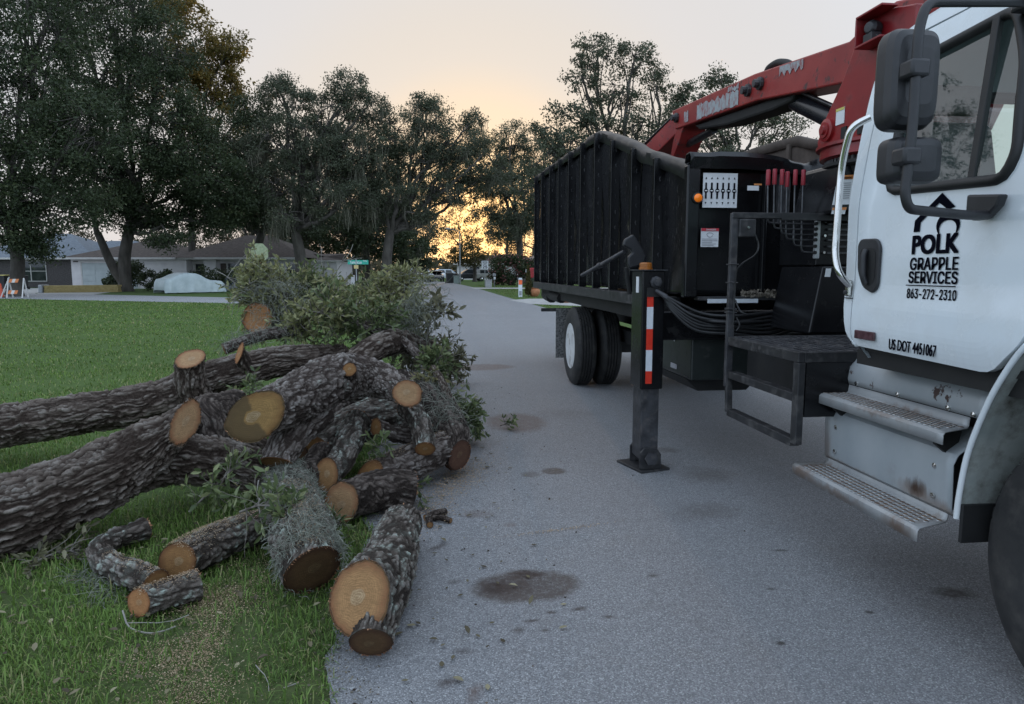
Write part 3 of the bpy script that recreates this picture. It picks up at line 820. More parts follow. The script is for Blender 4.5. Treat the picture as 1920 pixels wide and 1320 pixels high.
# long brown trunk in front on the left, sawn wedge at its end
n4 = N4((-520, 1090, 3.4, 0.25), (-220, 1015, 3.75, 0.24), (0, 970, 3.95, 0.222), (110, 928, 4.08, 0.208), (210, 882, 4.2, 0.192), (290, 835, 4.3, 0.145), (348, 790, 4.36, 0.095))
log("thick furrowed trunk at the left in front, wedge-shaped pale cut", 'brown', 17, n4, ('amber', None), ('pale', tocam(n4[-1], (1.25, 0.1, 0.1))),
    [(N4((215, 885, 4.3, 0.175), (300, 862, 4.5, 0.165), (390, 862, 4.65, 0.155), (470, 880, 4.75, 0.15), (545, 905, 4.85, 0.13)), 'brown', ('amber', None), dict(cell=(0.030, 0.12), amp=0.018))],
    cell=(0.030, 0.13), amp=0.021, res=0.0085)
# long trunk behind it
n5 = N4((-420, 832, 5.7, 0.185), (-160, 818, 5.75, 0.178), (0, 801, 5.8, 0.170), (150, 777, 5.85, 0.165), (300, 748, 5.9, 0.158), (390, 712, 5.95, 0.15), (480, 685, 6.05, 0.137), (560, 674, 6.2, 0.125), (640, 668, 6.5, 0.115))
log("long furrowed trunk behind the front one, upright sawn stub on it", 'brown', 23, n5, ('amber', None), ('amber', None),
    [(N4((368, 745, 5.85, 0.135), (356, 705, 5.78, 0.118), (357, 673, 5.74, 0.108)), 'brown', ('pale', (-0.05, -0.55, 0.85)), dict(cell=(0.03, 0.1), amp=0.014)),
     (N4((462, 690, 5.95, 0.07), (452, 670, 5.85, 0.055), (449, 662, 5.82, 0.05)), 'brown', ('orange', (-0.8, -0.55, 0.2)), {})], cell=(0.030, 0.12), amp=0.018, res=0.0095)
# log standing out at the top left of the brush
n6 = N4((482, 596, 7.0, 0.145), (505, 598, 7.5, 0.15), (540, 605, 8.6, 0.15))
log("orange-faced log sticking out of the brush at the top of the pile", 'dark', 29, n6, ('orange', tocam(n6[0], (-0.3, 0, 0.1))), ('amber', None), res=0.012)
# small lichen limb curling on the grass, front left
n7 = [(-1.62, 4.02, 0.09, 0.060), (-1.72, 3.90, 0.085, 0.060), (-1.755, 3.76, 0.075, 0.060), (-1.62, 3.56, 0.075, 0.064), (-1.43, 3.40, 0.08, 0.068), (-1.30, 3.30, 0.075, 0.066)]
log("thin lichen-covered limb curling on the grass, front left", 'lichen', 31, n7, ('dark', None), ('amber', None), res=0.006)
n7b = [(-1.30, 3.10, 0.083, 0.062), (-1.21, 3.16, 0.083, 0.07), (-1.10, 3.25, 0.08, 0.072)]
log("smallest round chunk on the grass, front left, orange cut face", 'lichen', 37, n7b, ('orange', (-0.55, -0.9, 0.18)), ('amber', None), res=0.006)
n8 = [(-1.262, 3.47, 0.108, 0.098), (-1.20, 3.58, 0.115, 0.102), (-1.10, 3.76, 0.115, 0.096), (-0.95, 3.92, 0.11, 0.092), (-0.80, 4.0, 0.10, 0.088)]
log("short log dusted with sawdust, amber face, front left on grass", 'lichen', 41, n8, ('amber', (-0.22, -0.95, 0.22)), ('amber', None), res=0.0065)
# right flank of the pile
n9 = N4((640, 942, 4.17, 0.118), (680, 925, 4.3, 0.125), (730, 915, 4.38, 0.128), (772, 918, 4.42, 0.12))
log("log with pale cracked face just behind the nearest log", 'dark', 43, n9, ('pale', (-0.50, -0.9, 0.25)), ('amber', None))
n10 = N4((612, 890, 4.45, 0.088), (638, 862, 4.6, 0.092), (655, 830, 4.8, 0.098), (668, 790, 5.1, 0.10))
log("lichen-covered log above the cracked face, amber end to the viewer", 'lichen', 47, n10, ('fresh', (-0.45, -0.9, 0.30)), ('amber', None))
n13 = N4((690, 900, 4.62, 0.125), (760, 872, 4.8, 0.130), (815, 848, 5.0, 0.125), (850, 830, 5.3, 0.12))
log("grey log lying crosswise low on the right of the pile", 'grey', 53, n13, ('amber', (-0.6, -0.6, 0.4)), ('amber', None))
n11 = N4((797, 842, 4.72, 0.070), (793, 815, 4.8, 0.078), (783, 785, 4.95, 0.082), (765, 765, 5.15, 0.08))
log("stubby lichen-covered limb pointing down, small oval amber face", 'lichen', 59, n11, ('amber', (0.0, -0.75, -0.55)), ('amber', None))
n12 = N4((862, 853, 5.0, 0.092), (852, 815, 5.2, 0.112), (830, 775, 5.5, 0.12), (795, 738, 5.8, 0.115), (750, 715, 6.2, 0.11))
log("dark log at the road side of the pile, reddish oval face", 'dark', 61, n12, ('red', (0.55, -0.85, 0.02)), ('amber', None))
n16 = N4((655, 690, 6.0, 0.12), (700, 655, 6.2, 0.12), (745, 640, 6.5, 0.115), (800, 655, 6.9, 0.10))
log("arched furrowed log in the middle below the brush", 'brown', 67, n16, ('amber', None), ('amber', None), res=0.0105)
n17 = N4((600, 850, 5.1, 0.16), (660, 800, 5.35, 0.16), (720, 775, 5.5, 0.155), (790, 775, 5.8, 0.14))
log("shaded lichen-spotted log under the large forked log", 'lichen', 71, n17, ('amber', None), ('amber', None), res=0.010)
n18 = N4((545, 860, 5.2, 0.15), (590, 835, 5.6, 0.15), (640, 760, 6.3, 0.14))
log("dark log deep in the pile below the forked log", 'dark', 73, n18, ('dark', None), ('amber', None), res=0.012)
n19 = N4((425, 855, 4.75, 0.09), (400, 800, 4.8, 0.11), (385, 775, 4.9, 0.12), (440, 760, 5.4, 0.12))
log("split dark log with torn bark beside the wedge cut", 'dark', 79, n19, ('red', None), ('amber', None))
n20 = N4((420, 655, 6.3, 0.05), (470, 635, 6.4, 0.05), (520, 624, 6.5, 0.055), (575, 617, 6.7, 0.05))
log("thin pale grey limb lying across the top of the pile", 'grey', 83, n20, ('amber', None), ('amber', None), name="limb", cat="limb", cell=(0.018, 0.03), amp=0.005)
n21 = N4((670, 605, 6.6, 0.045), (710, 622, 6.5, 0.05), (755, 640, 6.4, 0.045), (790, 672, 6.3, 0.04))
log("grey limb slanting down through the middle of the brush", 'grey', 89, n21, ('amber', None), ('amber', None), name="limb", cat="limb", cell=(0.018, 0.03), amp=0.005)
n22 = N4((812, 690, 5.9, 0.03), (826, 712, 5.75, 0.033), (842, 745, 5.6, 0.034), (862, 785, 5.5, 0.04), (868, 830, 5.4, 0.045))
log("thin bare limb leaning down on the road side of the pile", 'brown', 97, n22, ('amber', None), ('amber', None), name="limb", cat="limb", cell=(0.015, 0.04), amp=0.004)
n23 = N4((600, 560, 7.6, 0.05), (640, 590, 7.2, 0.05), (690, 606, 6.9, 0.05), (760, 560, 7.4, 0.04))
log("pale lichen limb bent through the heart of the brush", 'lichen', 101, n23, ('amber', None), ('amber', None), name="limb", cat="limb", cell=(0.018, 0.03), amp=0.005)
n24 = N4((560, 905, 4.35, 0.075), (585, 880, 4.6, 0.085), (605, 850, 4.9, 0.085))
log("dark short log wedged between the moss-draped log and the cracked face", 'dark', 131, n24, ('amber', (-0.3, -0.9, 0.2)), ('amber', None))
n25 = N4((705, 800, 5.0, 0.06), (735, 812, 5.05, 0.065), (770, 818, 5.15, 0.065))
log("small grey log lying in the hollow beside the stubby limb", 'grey', 133, n25, ('amber', (-0.7, -0.6, 0.2)), ('amber', None), res=0.006)
n26 = N4((430, 820, 4.85, 0.085), (470, 838, 4.95, 0.09), (520, 850, 5.1, 0.09))
log("furrowed limb under the stained face of the forked log", 'brown', 137, n26, ('amber', (-0.7, -0.6, 0.2)), ('amber', None), cell=(0.03, 0.09), amp=0.012)
n27 = N4((820, 800, 5.45, 0.06), (838, 830, 5.35, 0.062), (846, 862, 5.2, 0.055))
log("thin dark limb against the reddish-faced log by the road", 'dark', 139, n27, ('amber', None), ('red', (0.2, -0.9, 0.1)), res=0.006)
n28 = N4((640, 730, 5.7, 0.08), (700, 742, 5.7, 0.085), (770, 745, 5.9, 0.08))
log("lichen limb behind the crown of the forked log", 'lichen', 141, n28, ('amber', None), ('amber', None), res=0.009)
for i, (x, y, a, L, r_, lb) in enumerate([(0.02, 4.20, 40, 0.16, 0.022, "short stick with pale cut end on the road by the pile"), (-0.02, 4.10, 95, 0.13, 0.02, "stubby broken stick at the foot of the pile by the road"),
                                       (0.06, 4.13, 150, 0.12, 0.017, "small broken twig piece nearest the road edge of the pile")]):
    dx, dy = math.cos(R(a)) * L / 2, math.sin(R(a)) * L / 2
    log(lb, 'dark', 110 + i, [(x - dx, y - dy, r_ + 0.012, r_), (x, y, r_ + 0.02, r_ * 1.1), (x + dx, y + dy, r_ + 0.012, r_)], ('fresh', None), ('fresh', None), name="stick", cat="stick", cell=(0.012, 0.02), amp=0.003, res=0.004)
# ------------------------------------------------------------------ brush, sprigs, moss, sawdust
def leaf_cards(B, D, S, L, W, fold, rs):
    """B base, D direction, S side (unit), 6-vertex folded leaves"""
    n = len(B); U = np.cross(S, D)
    L = L[:, None]; W = W[:, None]; f = fold[:, None]
    droop = rs.uniform(-0.25, 0.1, n)[:, None]
    def pt(u, v):
        return B + D * L * u + S * W * v + U * (np.abs(v) * W * f + droop * L * u * u)
    V = np.stack([pt(0, 0), pt(0.35, 0.5), pt(0.72, 0.42), pt(1, 0), pt(0.72, -0.42), pt(0.35, -0.5)], 1).reshape(-1, 3)
    k = np.arange(n)[:, None] * 6
    F = np.concatenate([k + np.array([[0, 1, 2, 3]]), k + np.array([[0, 3, 4, 5]])])
    return V, F, np.repeat(rs.uniform(0, 1, n), 6)
def rand_unit(rs, n):
    v = rs.normal(size=(n, 3)); return v / np.linalg.norm(v, axis=1)[:, None]

def bough(label, pts, seed, ntw=40, tw=0.45, nl=16, leaf=0.065, r0=0.022, mat=None, name="leafy_branch", cat="branch", group=None, spread=1.0, updir=0.25, stem_mat=None, width=0.30):
    rs = np.random.default_rng(seed)
    C = catmull(np.array(pts, float), 0.06)
    th = thing(name, label, cat, (C[0][0], C[0][1], max(0.0, 0)), group)
    sb = MB()
    rr = np.linspace(r0, r0 * 0.25, len(C))
    sb.tube(C, rr, 7)
    Bs = []; Ds = []
    for i in range(ntw):
        u = rs.uniform(0.12, 1.0) ** 0.8
        k = min(len(C) - 2, int(u * (len(C) - 1)))
        t = unit(C[k + 1] - C[k])
        d = unit(t * 0.5 + rand_unit(rs, 1)[0] * spread + np.array([0, 0, updir]))
        ln = tw * rs.uniform(0.5, 1.15) * (1.1 - 0.4 * u)
        q = [C[k]]
        for s in range(5):
            d = unit(d + rand_unit(rs, 1)[0] * 0.28 + np.array([0, 0, -0.05]))
            p = q[-1] + d * ln / 5
            p[2] = max(p[2], 0.03)
            q.append(p)
        q = np.array(q)
        sb.tube(q, np.linspace(0.006, 0.002, 6) * (r0 / 0.022) ** 0.5, 4, caps=False)
        m = max(2, int(nl * rs.uniform(0.6, 1.3)))
        tt = rs.uniform(0.15, 1.0, m) * 4.999
        ii = tt.astype(int); ff = (tt - ii)[:, None]
        b = q[ii] * (1 - ff) + q[ii + 1] * ff
        ax = q[ii + 1] - q[ii]; ax /= np.linalg.norm(ax, axis=1)[:, None] + 1e-9
        dd = ax * 0.7 + rand_unit(rs, m) * 0.85 + np.array([0, 0, 0.08])
        dd /= np.linalg.norm(dd, axis=1)[:, None]
        Bs.append(b); Ds.append(dd)
    sb.build("stem", stem_mat or m_twig, th, smooth=60)
    B = np.vstack(Bs); D = np.vstack(Ds); n = len(B)
    S = np.cross(D, rand_unit(rs, n)); S /= np.linalg.norm(S, axis=1)[:, None] + 1e-9
    L = leaf * rs.uniform(0.6, 1.35, n)
    V, F, rn = leaf_cards(B, D, S, L, L * width * rs.uniform(0.8, 1.3, n), rs.uniform(0.1, 0.5, n), rs)
    V[:, 2] = np.maximum(V[:, 2], 0.015)
    tag(mesh_np("foliage", V, F, mat or m_leaf, th, {"rnd": rn}), kind="stuff")
    return th
m_twig = pm("twig_bark", (0.10, 0.085, 0.07), (0.22, 0.20, 0.175), 30, 0.9)
m_twig_dry = pm("twig_dry", (0.20, 0.19, 0.17), (0.32, 0.30, 0.27), 30, 0.9)
m_leaf = leafmat("oak_leaf_wilting", (0.135, 0.150, 0.066), (0.245, 0.250, 0.112), (0.43, 0.41, 0.21), 0.30, 0.45)
m_leaf_green = leafmat("oak_leaf_green", (0.075, 0.105, 0.046), (0.145, 0.18, 0.076), (0.27, 0.29, 0.14), 0.28, 0.38)
m_leaf_bronze = leafmat("oak_leaf_bronze", (0.085, 0.080, 0.050), (0.16, 0.155, 0.09), (0.27, 0.25, 0.155), 0.25, 0.42)
m_moss = leafmat("moss_strand", (0.15, 0.16, 0.13), (0.24, 0.255, 0.21), (0.33, 0.33, 0.28), 0.2, 0.9)

BO = [
    ("upright leafy bough at the top left of the brush by the octagonal sign", [(468, 610, 7.4), (470, 560, 7.3), (478, 520, 7.2), (486, 482, 7.2)], 46, 0.40, 'a'),
    ("leafy bough at the left end of the brush above the orange log face", [(545, 605, 7.6), (510, 575, 7.3), (480, 545, 7.1), (462, 520, 7.0)], 60, 0.42, 'a'),
    ("dense leafy bough behind the orange log face in the brush", [(575, 600, 7.8), (550, 560, 7.5), (530, 530, 7.3), (520, 508, 7.2)], 66, 0.45, 'a'),
    ("tall leafy bough in the middle of the brush below the house corner", [(610, 610, 8.0), (600, 570, 7.8), (592, 535, 7.6), (585, 505, 7.5)], 66, 0.45, 'g'),
    ("leafy bough under the green street name sign in the brush", [(650, 610, 7.8), (650, 575, 7.6), (640, 545, 7.4), (628, 520, 7.3)], 62, 0.45, 'a'),
    ("leafy bough right of the street name sign in the brush", [(690, 610, 8.0), (705, 575, 7.8), (715, 545, 7.7), (722, 525, 7.6)], 62, 0.45, 'a'),
    ("tallest leafy bough at the right top of the brush near the street", [(705, 620, 7.7), (730, 580, 7.6), (752, 540, 7.5), (768, 500, 7.5)], 70, 0.42, 'a'),
    ("leafy bough on the right shoulder of the brush beside the street", [(715, 630, 7.2), (740, 605, 7.1), (760, 580, 7.0), (772, 556, 7.0)], 66, 0.38, 'a'),
    ("front leafy bough hanging over the thin pale limb", [(530, 610, 7.0), (555, 600, 6.6), (585, 590, 6.4), (615, 585, 6.3)], 62, 0.40, 'a'),
    ("front leafy bough in the centre of the brush above the arched log", [(640, 625, 7.0), (650, 605, 6.7), (640, 590, 6.5), (625, 575, 6.4)], 62, 0.40, 'g'),
    ("shaded leafy bough just above the arched log", [(700, 640, 6.9), (690, 625, 6.6), (700, 600, 6.5), (730, 590, 6.5)], 58, 0.36, 'g'),
    ("leafy bough low on the right of the brush over the road edge", [(720, 655, 7.4), (750, 648, 7.3), (775, 640, 7.3), (795, 640, 7.4)], 66, 0.40, 'z'),
    ("leafy bough lying on the asphalt at the far right of the pile", [(760, 678, 8.4), (795, 674, 8.7), (825, 676, 9.0), (858, 684, 9.4)], 90, 0.42, 'z'),
    ("leafy bough lying on the road edge nearer the dark red log face", [(775, 700, 7.0), (800, 690, 7.1), (830, 680, 7.4), (850, 680, 7.8)], 70, 0.36, 'z'),
    ("dark green leafy bough on the asphalt at the right foot of the pile", [(830, 745, 6.1), (850, 768, 6.05), (870, 785, 6.0), (886, 795, 6.0)], 90, 0.30, 'd'),
    ("greener leafy bough standing behind the thin leaning limb", [(800, 720, 6.3), (808, 700, 6.3), (815, 685, 6.2), (825, 668, 6.1)], 44, 0.30, 'g'),
    ("moss-hung leafy bough at the back of the brush on the left", [(560, 620, 8.6), (540, 570, 8.6), (515, 540, 8.5), (500, 515, 8.4)], 60, 0.5, 'a'),
    ("moss-hung leafy bough at the back of the brush on the right", [(700, 620, 8.8), (730, 570, 8.7), (752, 535, 8.6), (768, 515, 8.6)], 64, 0.5, 'a'),
    ("leafy bough at the back of the brush beneath the street name sign", [(640, 620, 8.8), (640, 575, 8.7), (660, 545, 8.6), (670, 530, 8.6)], 60, 0.5, 'g'),
]
MATS = {'a': m_leaf, 'g': m_leaf_green, 'z': m_leaf_bronze, 'd': m_leaf_green}
for i, (lb, pts, ntw, tw, mk) in enumerate(BO):
    bough(lb, [at(px_, py_ + (18 if (py_ < 560 and 500 < px_ < 760) else 6 if py_ < 560 else 0), Y_) for px_, py_, Y_ in pts], 200 + i, int(ntw * 0.95), tw * 1.0, 20, 0.064, 0.024, MATS[mk], updir=0.2 if mk != 'z' else 0.0)
bough("sparse dark twig with big leaves reaching out over the street", [at(795, 660, 6.8), at(805, 610, 6.8), at(815, 580, 6.75), at(835, 572, 6.7), at(852, 585, 6.7)], 301, 12, 0.20, 8, 0.085, 0.010, m_leaf_bronze, name="twig", cat="twig", spread=0.9, updir=0.1, width=0.36)
bough("leafy twig lying alone on the brown stain of the road", [at(938, 798, 6.6), at(955, 792, 6.55), at(968, 780, 6.5)], 302, 9, 0.12, 7, 0.05, 0.006, m_leaf_green, name="twig", cat="twig")
bough("bare-stemmed leafy twig reaching over the road at the right of the brush", [at(800, 660, 7.6), at(825, 655, 7.5), at(845, 640, 7.45), at(865, 622, 7.4)], 303, 16, 0.22, 7, 0.055, 0.008, m_leaf_bronze, name="twig", cat="twig")
bough("leafy sprig in the hollow beside the small oval face", [at(690, 850, 4.75), at(708, 838, 4.68), at(722, 828, 4.6)], 304, 10, 0.13, 8, 0.06, 0.006, m_leaf_green, name="sprig", cat="sprig")
bough("leafy sprig trailing in front of the furrowed branch on the left", [at(355, 960, 4.1), at(395, 920, 4.12), at(430, 885, 4.15), at(450, 860, 4.2)], 305, 26, 0.22, 9, 0.055, 0.008, m_leaf_green, name="sprig", cat="sprig")
bough("green sprig lying across the moss-draped log", [at(450, 960, 3.72), at(485, 948, 3.68), at(520, 950, 3.66), at(565, 962, 3.62)], 306, 30, 0.22, 10, 0.062, 0.007, m_leaf_green, name="sprig", cat="sprig")
bough("small leafy sprig squeezed between the two nearest logs", [at(590, 985, 3.85), at(612, 975, 3.82), at(640, 985, 3.8)], 307, 12, 0.14, 8, 0.05, 0.006, m_leaf_green, name="sprig", cat="sprig")
bough("dry leafy sprig on the grass under the thick left trunk", [at(40, 1070, 3.75), at(95, 1040, 3.8), at(150, 1030, 3.85)], 308, 26, 0.25, 8, 0.055, 0.007, m_leaf_bronze, name="sprig", cat="sprig", updir=0.0)
bough("leafy sprig tucked behind the stub of the rear trunk", [at(430, 760, 5.6), at(465, 735, 5.55), at(490, 725, 5.5)], 309, 20, 0.2, 9, 0.055, 0.007, m_leaf_green, name="sprig", cat="sprig")
bough("sprig of yellowing leaves on the road side above the small oval face", [at(785, 725, 5.9), at(800, 712, 5.85), at(818, 705, 5.8)], 310, 18, 0.16, 8, 0.075, 0.007, leafmat("oak_leaf_yellow", (0.12, 0.12, 0.05), (0.22, 0.20, 0.09), (0.33, 0.28, 0.14), 0.25, 0.45), name="sprig", cat="sprig")
bough("sprig by the sticks at the foot of the pile beside the road", [at(770, 905, 4.6), at(790, 920, 4.5), at(800, 940, 4.4)], 311, 12, 0.16, 8, 0.05, 0.006, m_leaf_green, name="sprig", cat="sprig", updir=0.0)
def bare(label, pts, seed, r0=0.008, nt=5):
    rs = np.random.default_rng(seed)
    C = catmull(np.array(pts, float), 0.05)
    th = thing("bare_twig", label, "twig", (C[0][0], C[0][1], 0))
    b = MB(); b.tube(C, np.linspace(r0, 0.003, len(C)), 6); b.build("stem", m_twig_dry, th, smooth=60)
    for i in range(nt):
        k = int(rs.uniform(0.2, 0.9) * (len(C) - 2)); d = unit(C[k + 1] - C[k] + rand_unit(rs, 1)[0] * 0.9); ln = rs.uniform(0.12, 0.35)
        q = [C[k]]
        for s in range(4):
            d = unit(d + rand_unit(rs, 1)[0] * 0.3); q.append(q[-1] + d * ln / 4)
        b = MB(); b.tube(np.array(q), np.linspace(r0 * 0.5, 0.002, 5), 5); b.build("side_shoot", m_twig_dry, th, smooth=60)
bare("bare pale twig reaching left out of the brush by the covered cars", [at(470, 545, 7.2), at(440, 530, 7.15), at(420, 515, 7.1), at(403, 507, 7.1)], 320, 0.009)
bare("bare upright twig standing above the brush near the street name sign", [at(605, 540, 7.6), at(606, 510, 7.6), at(602, 485, 7.6), at(604, 466, 7.6)], 321, 0.006, 3)
bare("bare twig slanting up beside the green street name sign", [at(625, 520, 7.6), at(640, 495, 7.55), at(655, 475, 7.5), at(662, 458, 7.5)], 322, 0.006, 3)
bare("thin bare vine hanging from the thick left trunk to the grass", [at(485, 900, 4.0), at(482, 930, 3.95), at(498, 950, 3.9), at(500, 985, 3.85)], 323, 0.004, 2)
bare("crooked grey twig on the grass under the curled limb", [(-1.35, 3.06, 0.07), (-1.29, 2.98, 0.03), (-1.18, 2.94, 0.02), (-1.10, 2.97, 0.03)], 324, 0.004, 1)
bare("thin pale twig on the grass near the road edge in front", [at(490, 1305, 2.47), at(520, 1295, 2.5), at(560, 1280, 2.53)], 325, 0.003, 1)

def strands(P0, L, seed, width=0.003, hang=0.15, wig=0.6, seg=6):
    rs = np.random.default_rng(seed); n = len(P0)
    P = [P0]; d = rand_unit(rs, n)
    for s in range(seg):
        d = d + rand_unit(rs, n) * wig + np.array([0, 0, -hang]); d /= np.linalg.norm(d, axis=1)[:, None]
        P.append(P[-1] + d * (L / seg)[:, None])
    P = np.stack(P, 1)
    S = rand_unit(rs, n)[:, None, :] * (width / 2)
    V = np.concatenate([P - S, P + S], 2).reshape(n, seg + 1, 2, 3).reshape(-1, 3)
    k = np.arange(n)[:, None, None] * (2 * (seg + 1)); s = np.arange(seg)[None, :, None] * 2
    F = (k + s + np.array([0, 1, 3, 2])[None, None, :]).reshape(-1, 4)
    return V, F, np.repeat(rs.uniform(0, 1, n), 2 * (seg + 1))
def moss_on(label, path, rad, n, seed, L=0.12, lift=1.0, arc=1.2):
    rs = np.random.default_rng(seed)
    C = catmull(np.array(path, float), 0.05)
    k = rs.integers(0, len(C), n)
    th_ = rs.normal(0, arc, n) * 0.6
    T, N, B = frames(C)
    side = np.cross(T[k], [0, 0, 1.0]); side /= np.linalg.norm(side, axis=1)[:, None]
    P0 = C[k] + side * (np.sin(th_) * rad)[:, None] + np.array([0, 0, 1.0]) * (np.cos(th_) * rad * lift + rs.uniform(0.0, 0.02, n))[:, None]
    V, F, rn = strands(P0, L * rs.uniform(0.5, 1.5, n), seed + 1)
    V[:, 2] = np.maximum(V[:, 2], 0.012)
    tag(mesh_np("spanish_moss", V, F, m_moss, None, {"rnd": rn}), label, "moss", kind="stuff")
moss_on("grey tangled moss draped over the log left of the nearest log", [p_[:3] for p_ in n2], 0.152, 5200, 401, 0.06, arc=2.0)
moss_on("pale moss tufts along the thin limb on top of the pile", [p[:3] for p in n20], 0.05, 500, 403, 0.16)
moss_on("moss hanging in the right side of the brush", [at(735, 640, 6.8), at(765, 610, 6.7), at(790, 590, 6.7), at(800, 555, 7.0)], 0.16, 800, 405, 0.22, arc=3)
moss_on("moss hanging in the left side of the brush", [at(480, 560, 7.1), at(520, 560, 6.9), at(570, 570, 6.7)], 0.16, 450, 407, 0.2, arc=3)
moss_on("moss wisps on the dark log at the road side of the pile", [p[:3] for p in n12[1:4]], 0.12, 600, 409, 0.14)
moss_on("moss wisps lying on the grass beside the curled limb", [(-1.78, 3.6, -0.02), (-1.62, 3.45, -0.02), (-1.5, 3.3, -0.02)], 0.05, 300, 411, 0.12, arc=3)

# saw dust and wood chips
def chips(label, P, size, seed, mat, name="sawdust", cat="sawdust"):
    rs = np.random.default_rng(seed); n = len(P)
    a = rand_unit(rs, n); b = np.cross(a, rand_unit(rs, n)); b /= np.linalg.norm(b, axis=1)[:, None]
    a[:, 2] *= 0.4
    s = (size * rs.uniform(0.5, 1.6, n))[:, None]
    V = np.stack([P - a * s, P + b * s * 0.5, P + a * s, P - b * s * 0.5], 1).reshape(-1, 3)
    F = np.arange(n)[:, None] * 4 + np.array([[0, 1, 2, 3]])
    tag(mesh_np(name, V, F, mat, None, {"rnd": np.repeat(rs.uniform(0, 1, n), 4)}), label, cat, kind="stuff")
m_saw = leafmat("sawdust_chip", (0.27, 0.19, 0.12), (0.42, 0.31, 0.20), (0.55, 0.44, 0.31), 0.0, 0.95)
rs = np.random.default_rng(55)
def gauss2(n, x, y, sx, sy, rot, z0, z1):
    u = rs.normal(0, 1, (n, 2)) * np.array([sx, sy]); c, s = math.cos(R(rot)), math.sin(R(rot))
    return np.stack([x + u[:, 0] * c - u[:, 1] * s, y + u[:, 0] * s + u[:, 1] * c, rs.uniform(z0, z1, n)], 1)
P = np.vstack([gauss2(8500, -0.98, 2.75, 0.15, 0.55, 8, 0.004, 0.030), gauss2(4200, -1.0, 3.28, 0.10, 0.20, -20, 0.004, 0.035), gauss2(3500, -1.15, 2.5, 0.3, 0.3, 0, 0.004, 0.025), gauss2(1500, -0.45, 2.9, 0.15, 0.4, 0, 0.004, 0.02)])
P = np.vstack([P, gauss2(17000, -0.98, 2.78, 0.12, 0.55, 8, 0.003, 0.014)])
P = P[P[:, 0] < -0.38]
P = P[fbm(np.stack([P[:, 0] * 5, P[:, 1] * 4, P[:, 0] * 0], 1), 21, 4) + rs.normal(0, 0.09, len(P)) > 0.48]
chips("tan sawdust sprinkled over the front grass", P, 0.0030, 61, m_saw)
def on_log(nodes, n, arc=0.8):
    C = catmull(np.array(nodes, float), 0.02); k = rs.integers(0, len(C), n)
    T, N, B = frames(C[:, :3]); side = np.cross(T[k], [0, 0, 1.0]); side /= np.linalg.norm(side, axis=1)[:, None]
    upv = np.cross(side, T[k]); t = rs.normal(0, arc * 0.5, n)
    jit = T[k] * rs.uniform(-0.012, 0.012, n)[:, None]
    return C[k, :3] + jit + side * (np.sin(t) * (C[k, 3] + 0.006))[:, None] + upv * (np.cos(t) * (C[k, 3] + rs.uniform(0.0, 0.010, n)))[:, None]
P = np.vstack([on_log(n8, 3800, 1.0), on_log(n7b, 900), on_log(n7[3:], 700), on_log(n2[:3], 3000), on_log(n13, 900, 0.7)])
chips("tan sawdust lying on the tops of the front logs", P, 0.0028, 63, m_saw)
P = np.vstack([gauss2(2600, 0.20, 4.95, 0.09, 0.28, -20, 0.012, 0.03), gauss2(900, -0.02, 4.35, 0.1, 0.2, 0, 0.012, 0.03), gauss2(250, 0.75, 3.9, 0.16, 0.012, 12, 0.016, 0.02)])
P = P[P[:, 0] > -0.4]; P[:, 2] += 0.004
chips("sawdust and chips along the road edge of the pile", P, 0.0045, 65, m_saw)
# fallen leaves and bits on the grass and the asphalt
n = 260
P = np.stack([rs.uniform(-2.2, -0.45, n), rs.uniform(2.0, 4.2, n), rs.uniform(0.02, 0.05, n)], 1)
P2 = np.stack([rs.normal(0.1, 0.28, 150), rs.uniform(2.2, 7.5, 150), np.full(150, 0.022)], 1); P2 = P2[P2[:, 0] > -0.36]
P = np.vstack([P, P2]); n = len(P)
D = rand_unit(rs, n); D[:, 2] *= 0.2; D /= np.linalg.norm(D, axis=1)[:, None]; S = np.cross(D, [0, 0, 1.0]); S /= np.linalg.norm(S, axis=1)[:, None]
L = rs.uniform(0.015, 0.05, n)
V, F, rn = leaf_cards(P, D, S, L, L * 0.45, rs.uniform(0.1, 0.6, n), rs)
V[:, 2] = np.maximum(V[:, 2], 0.022)
tag(mesh_np("fallen_leaves", V, F, leafmat("fallen_leaf", (0.05, 0.04, 0.025), (0.14, 0.12, 0.07), (0.30, 0.27, 0.17), 0.1, 0.7), None, {"rnd": rn}), "scattered fallen leaves and bark bits around the pile", "leaves", kind="stuff")

rs = np.random.default_rng(58)
n = 1500
P = np.stack([-0.3 + rs.exponential(0.45, n), rs.uniform(1.9, 9.5, n), np.full(n, 0.026)], 1)
P = P[(P[:, 0] < 2.2) & (fbm(np.stack([P[:, 0] * 2.5, P[:, 1] * 2.5, P[:, 0] * 0], 1), 9, 3) + rs.normal(0, 0.08, len(P)) > 0.52)]
chips("small dark bark crumbs scattered on the asphalt beside the pile", P, 0.007, 67, leafmat("bark_crumb", (0.025, 0.018, 0.014), (0.06, 0.045, 0.036), (0.16, 0.12, 0.085), 0.0, 0.95), "bark_crumbs", "bark crumbs")
P = gauss2(2200, -0.36, 2.6, 0.07, 1.4, 0, 0.012, 0.03)
chips("sandy grit and clippings along the ragged edge of the lawn", P[P[:, 1] > 1.6], 0.006, 68, leafmat("verge_grit", (0.07, 0.06, 0.045), (0.16, 0.14, 0.10), (0.27, 0.24, 0.17), 0.0, 0.95), "verge_grit", "grit")
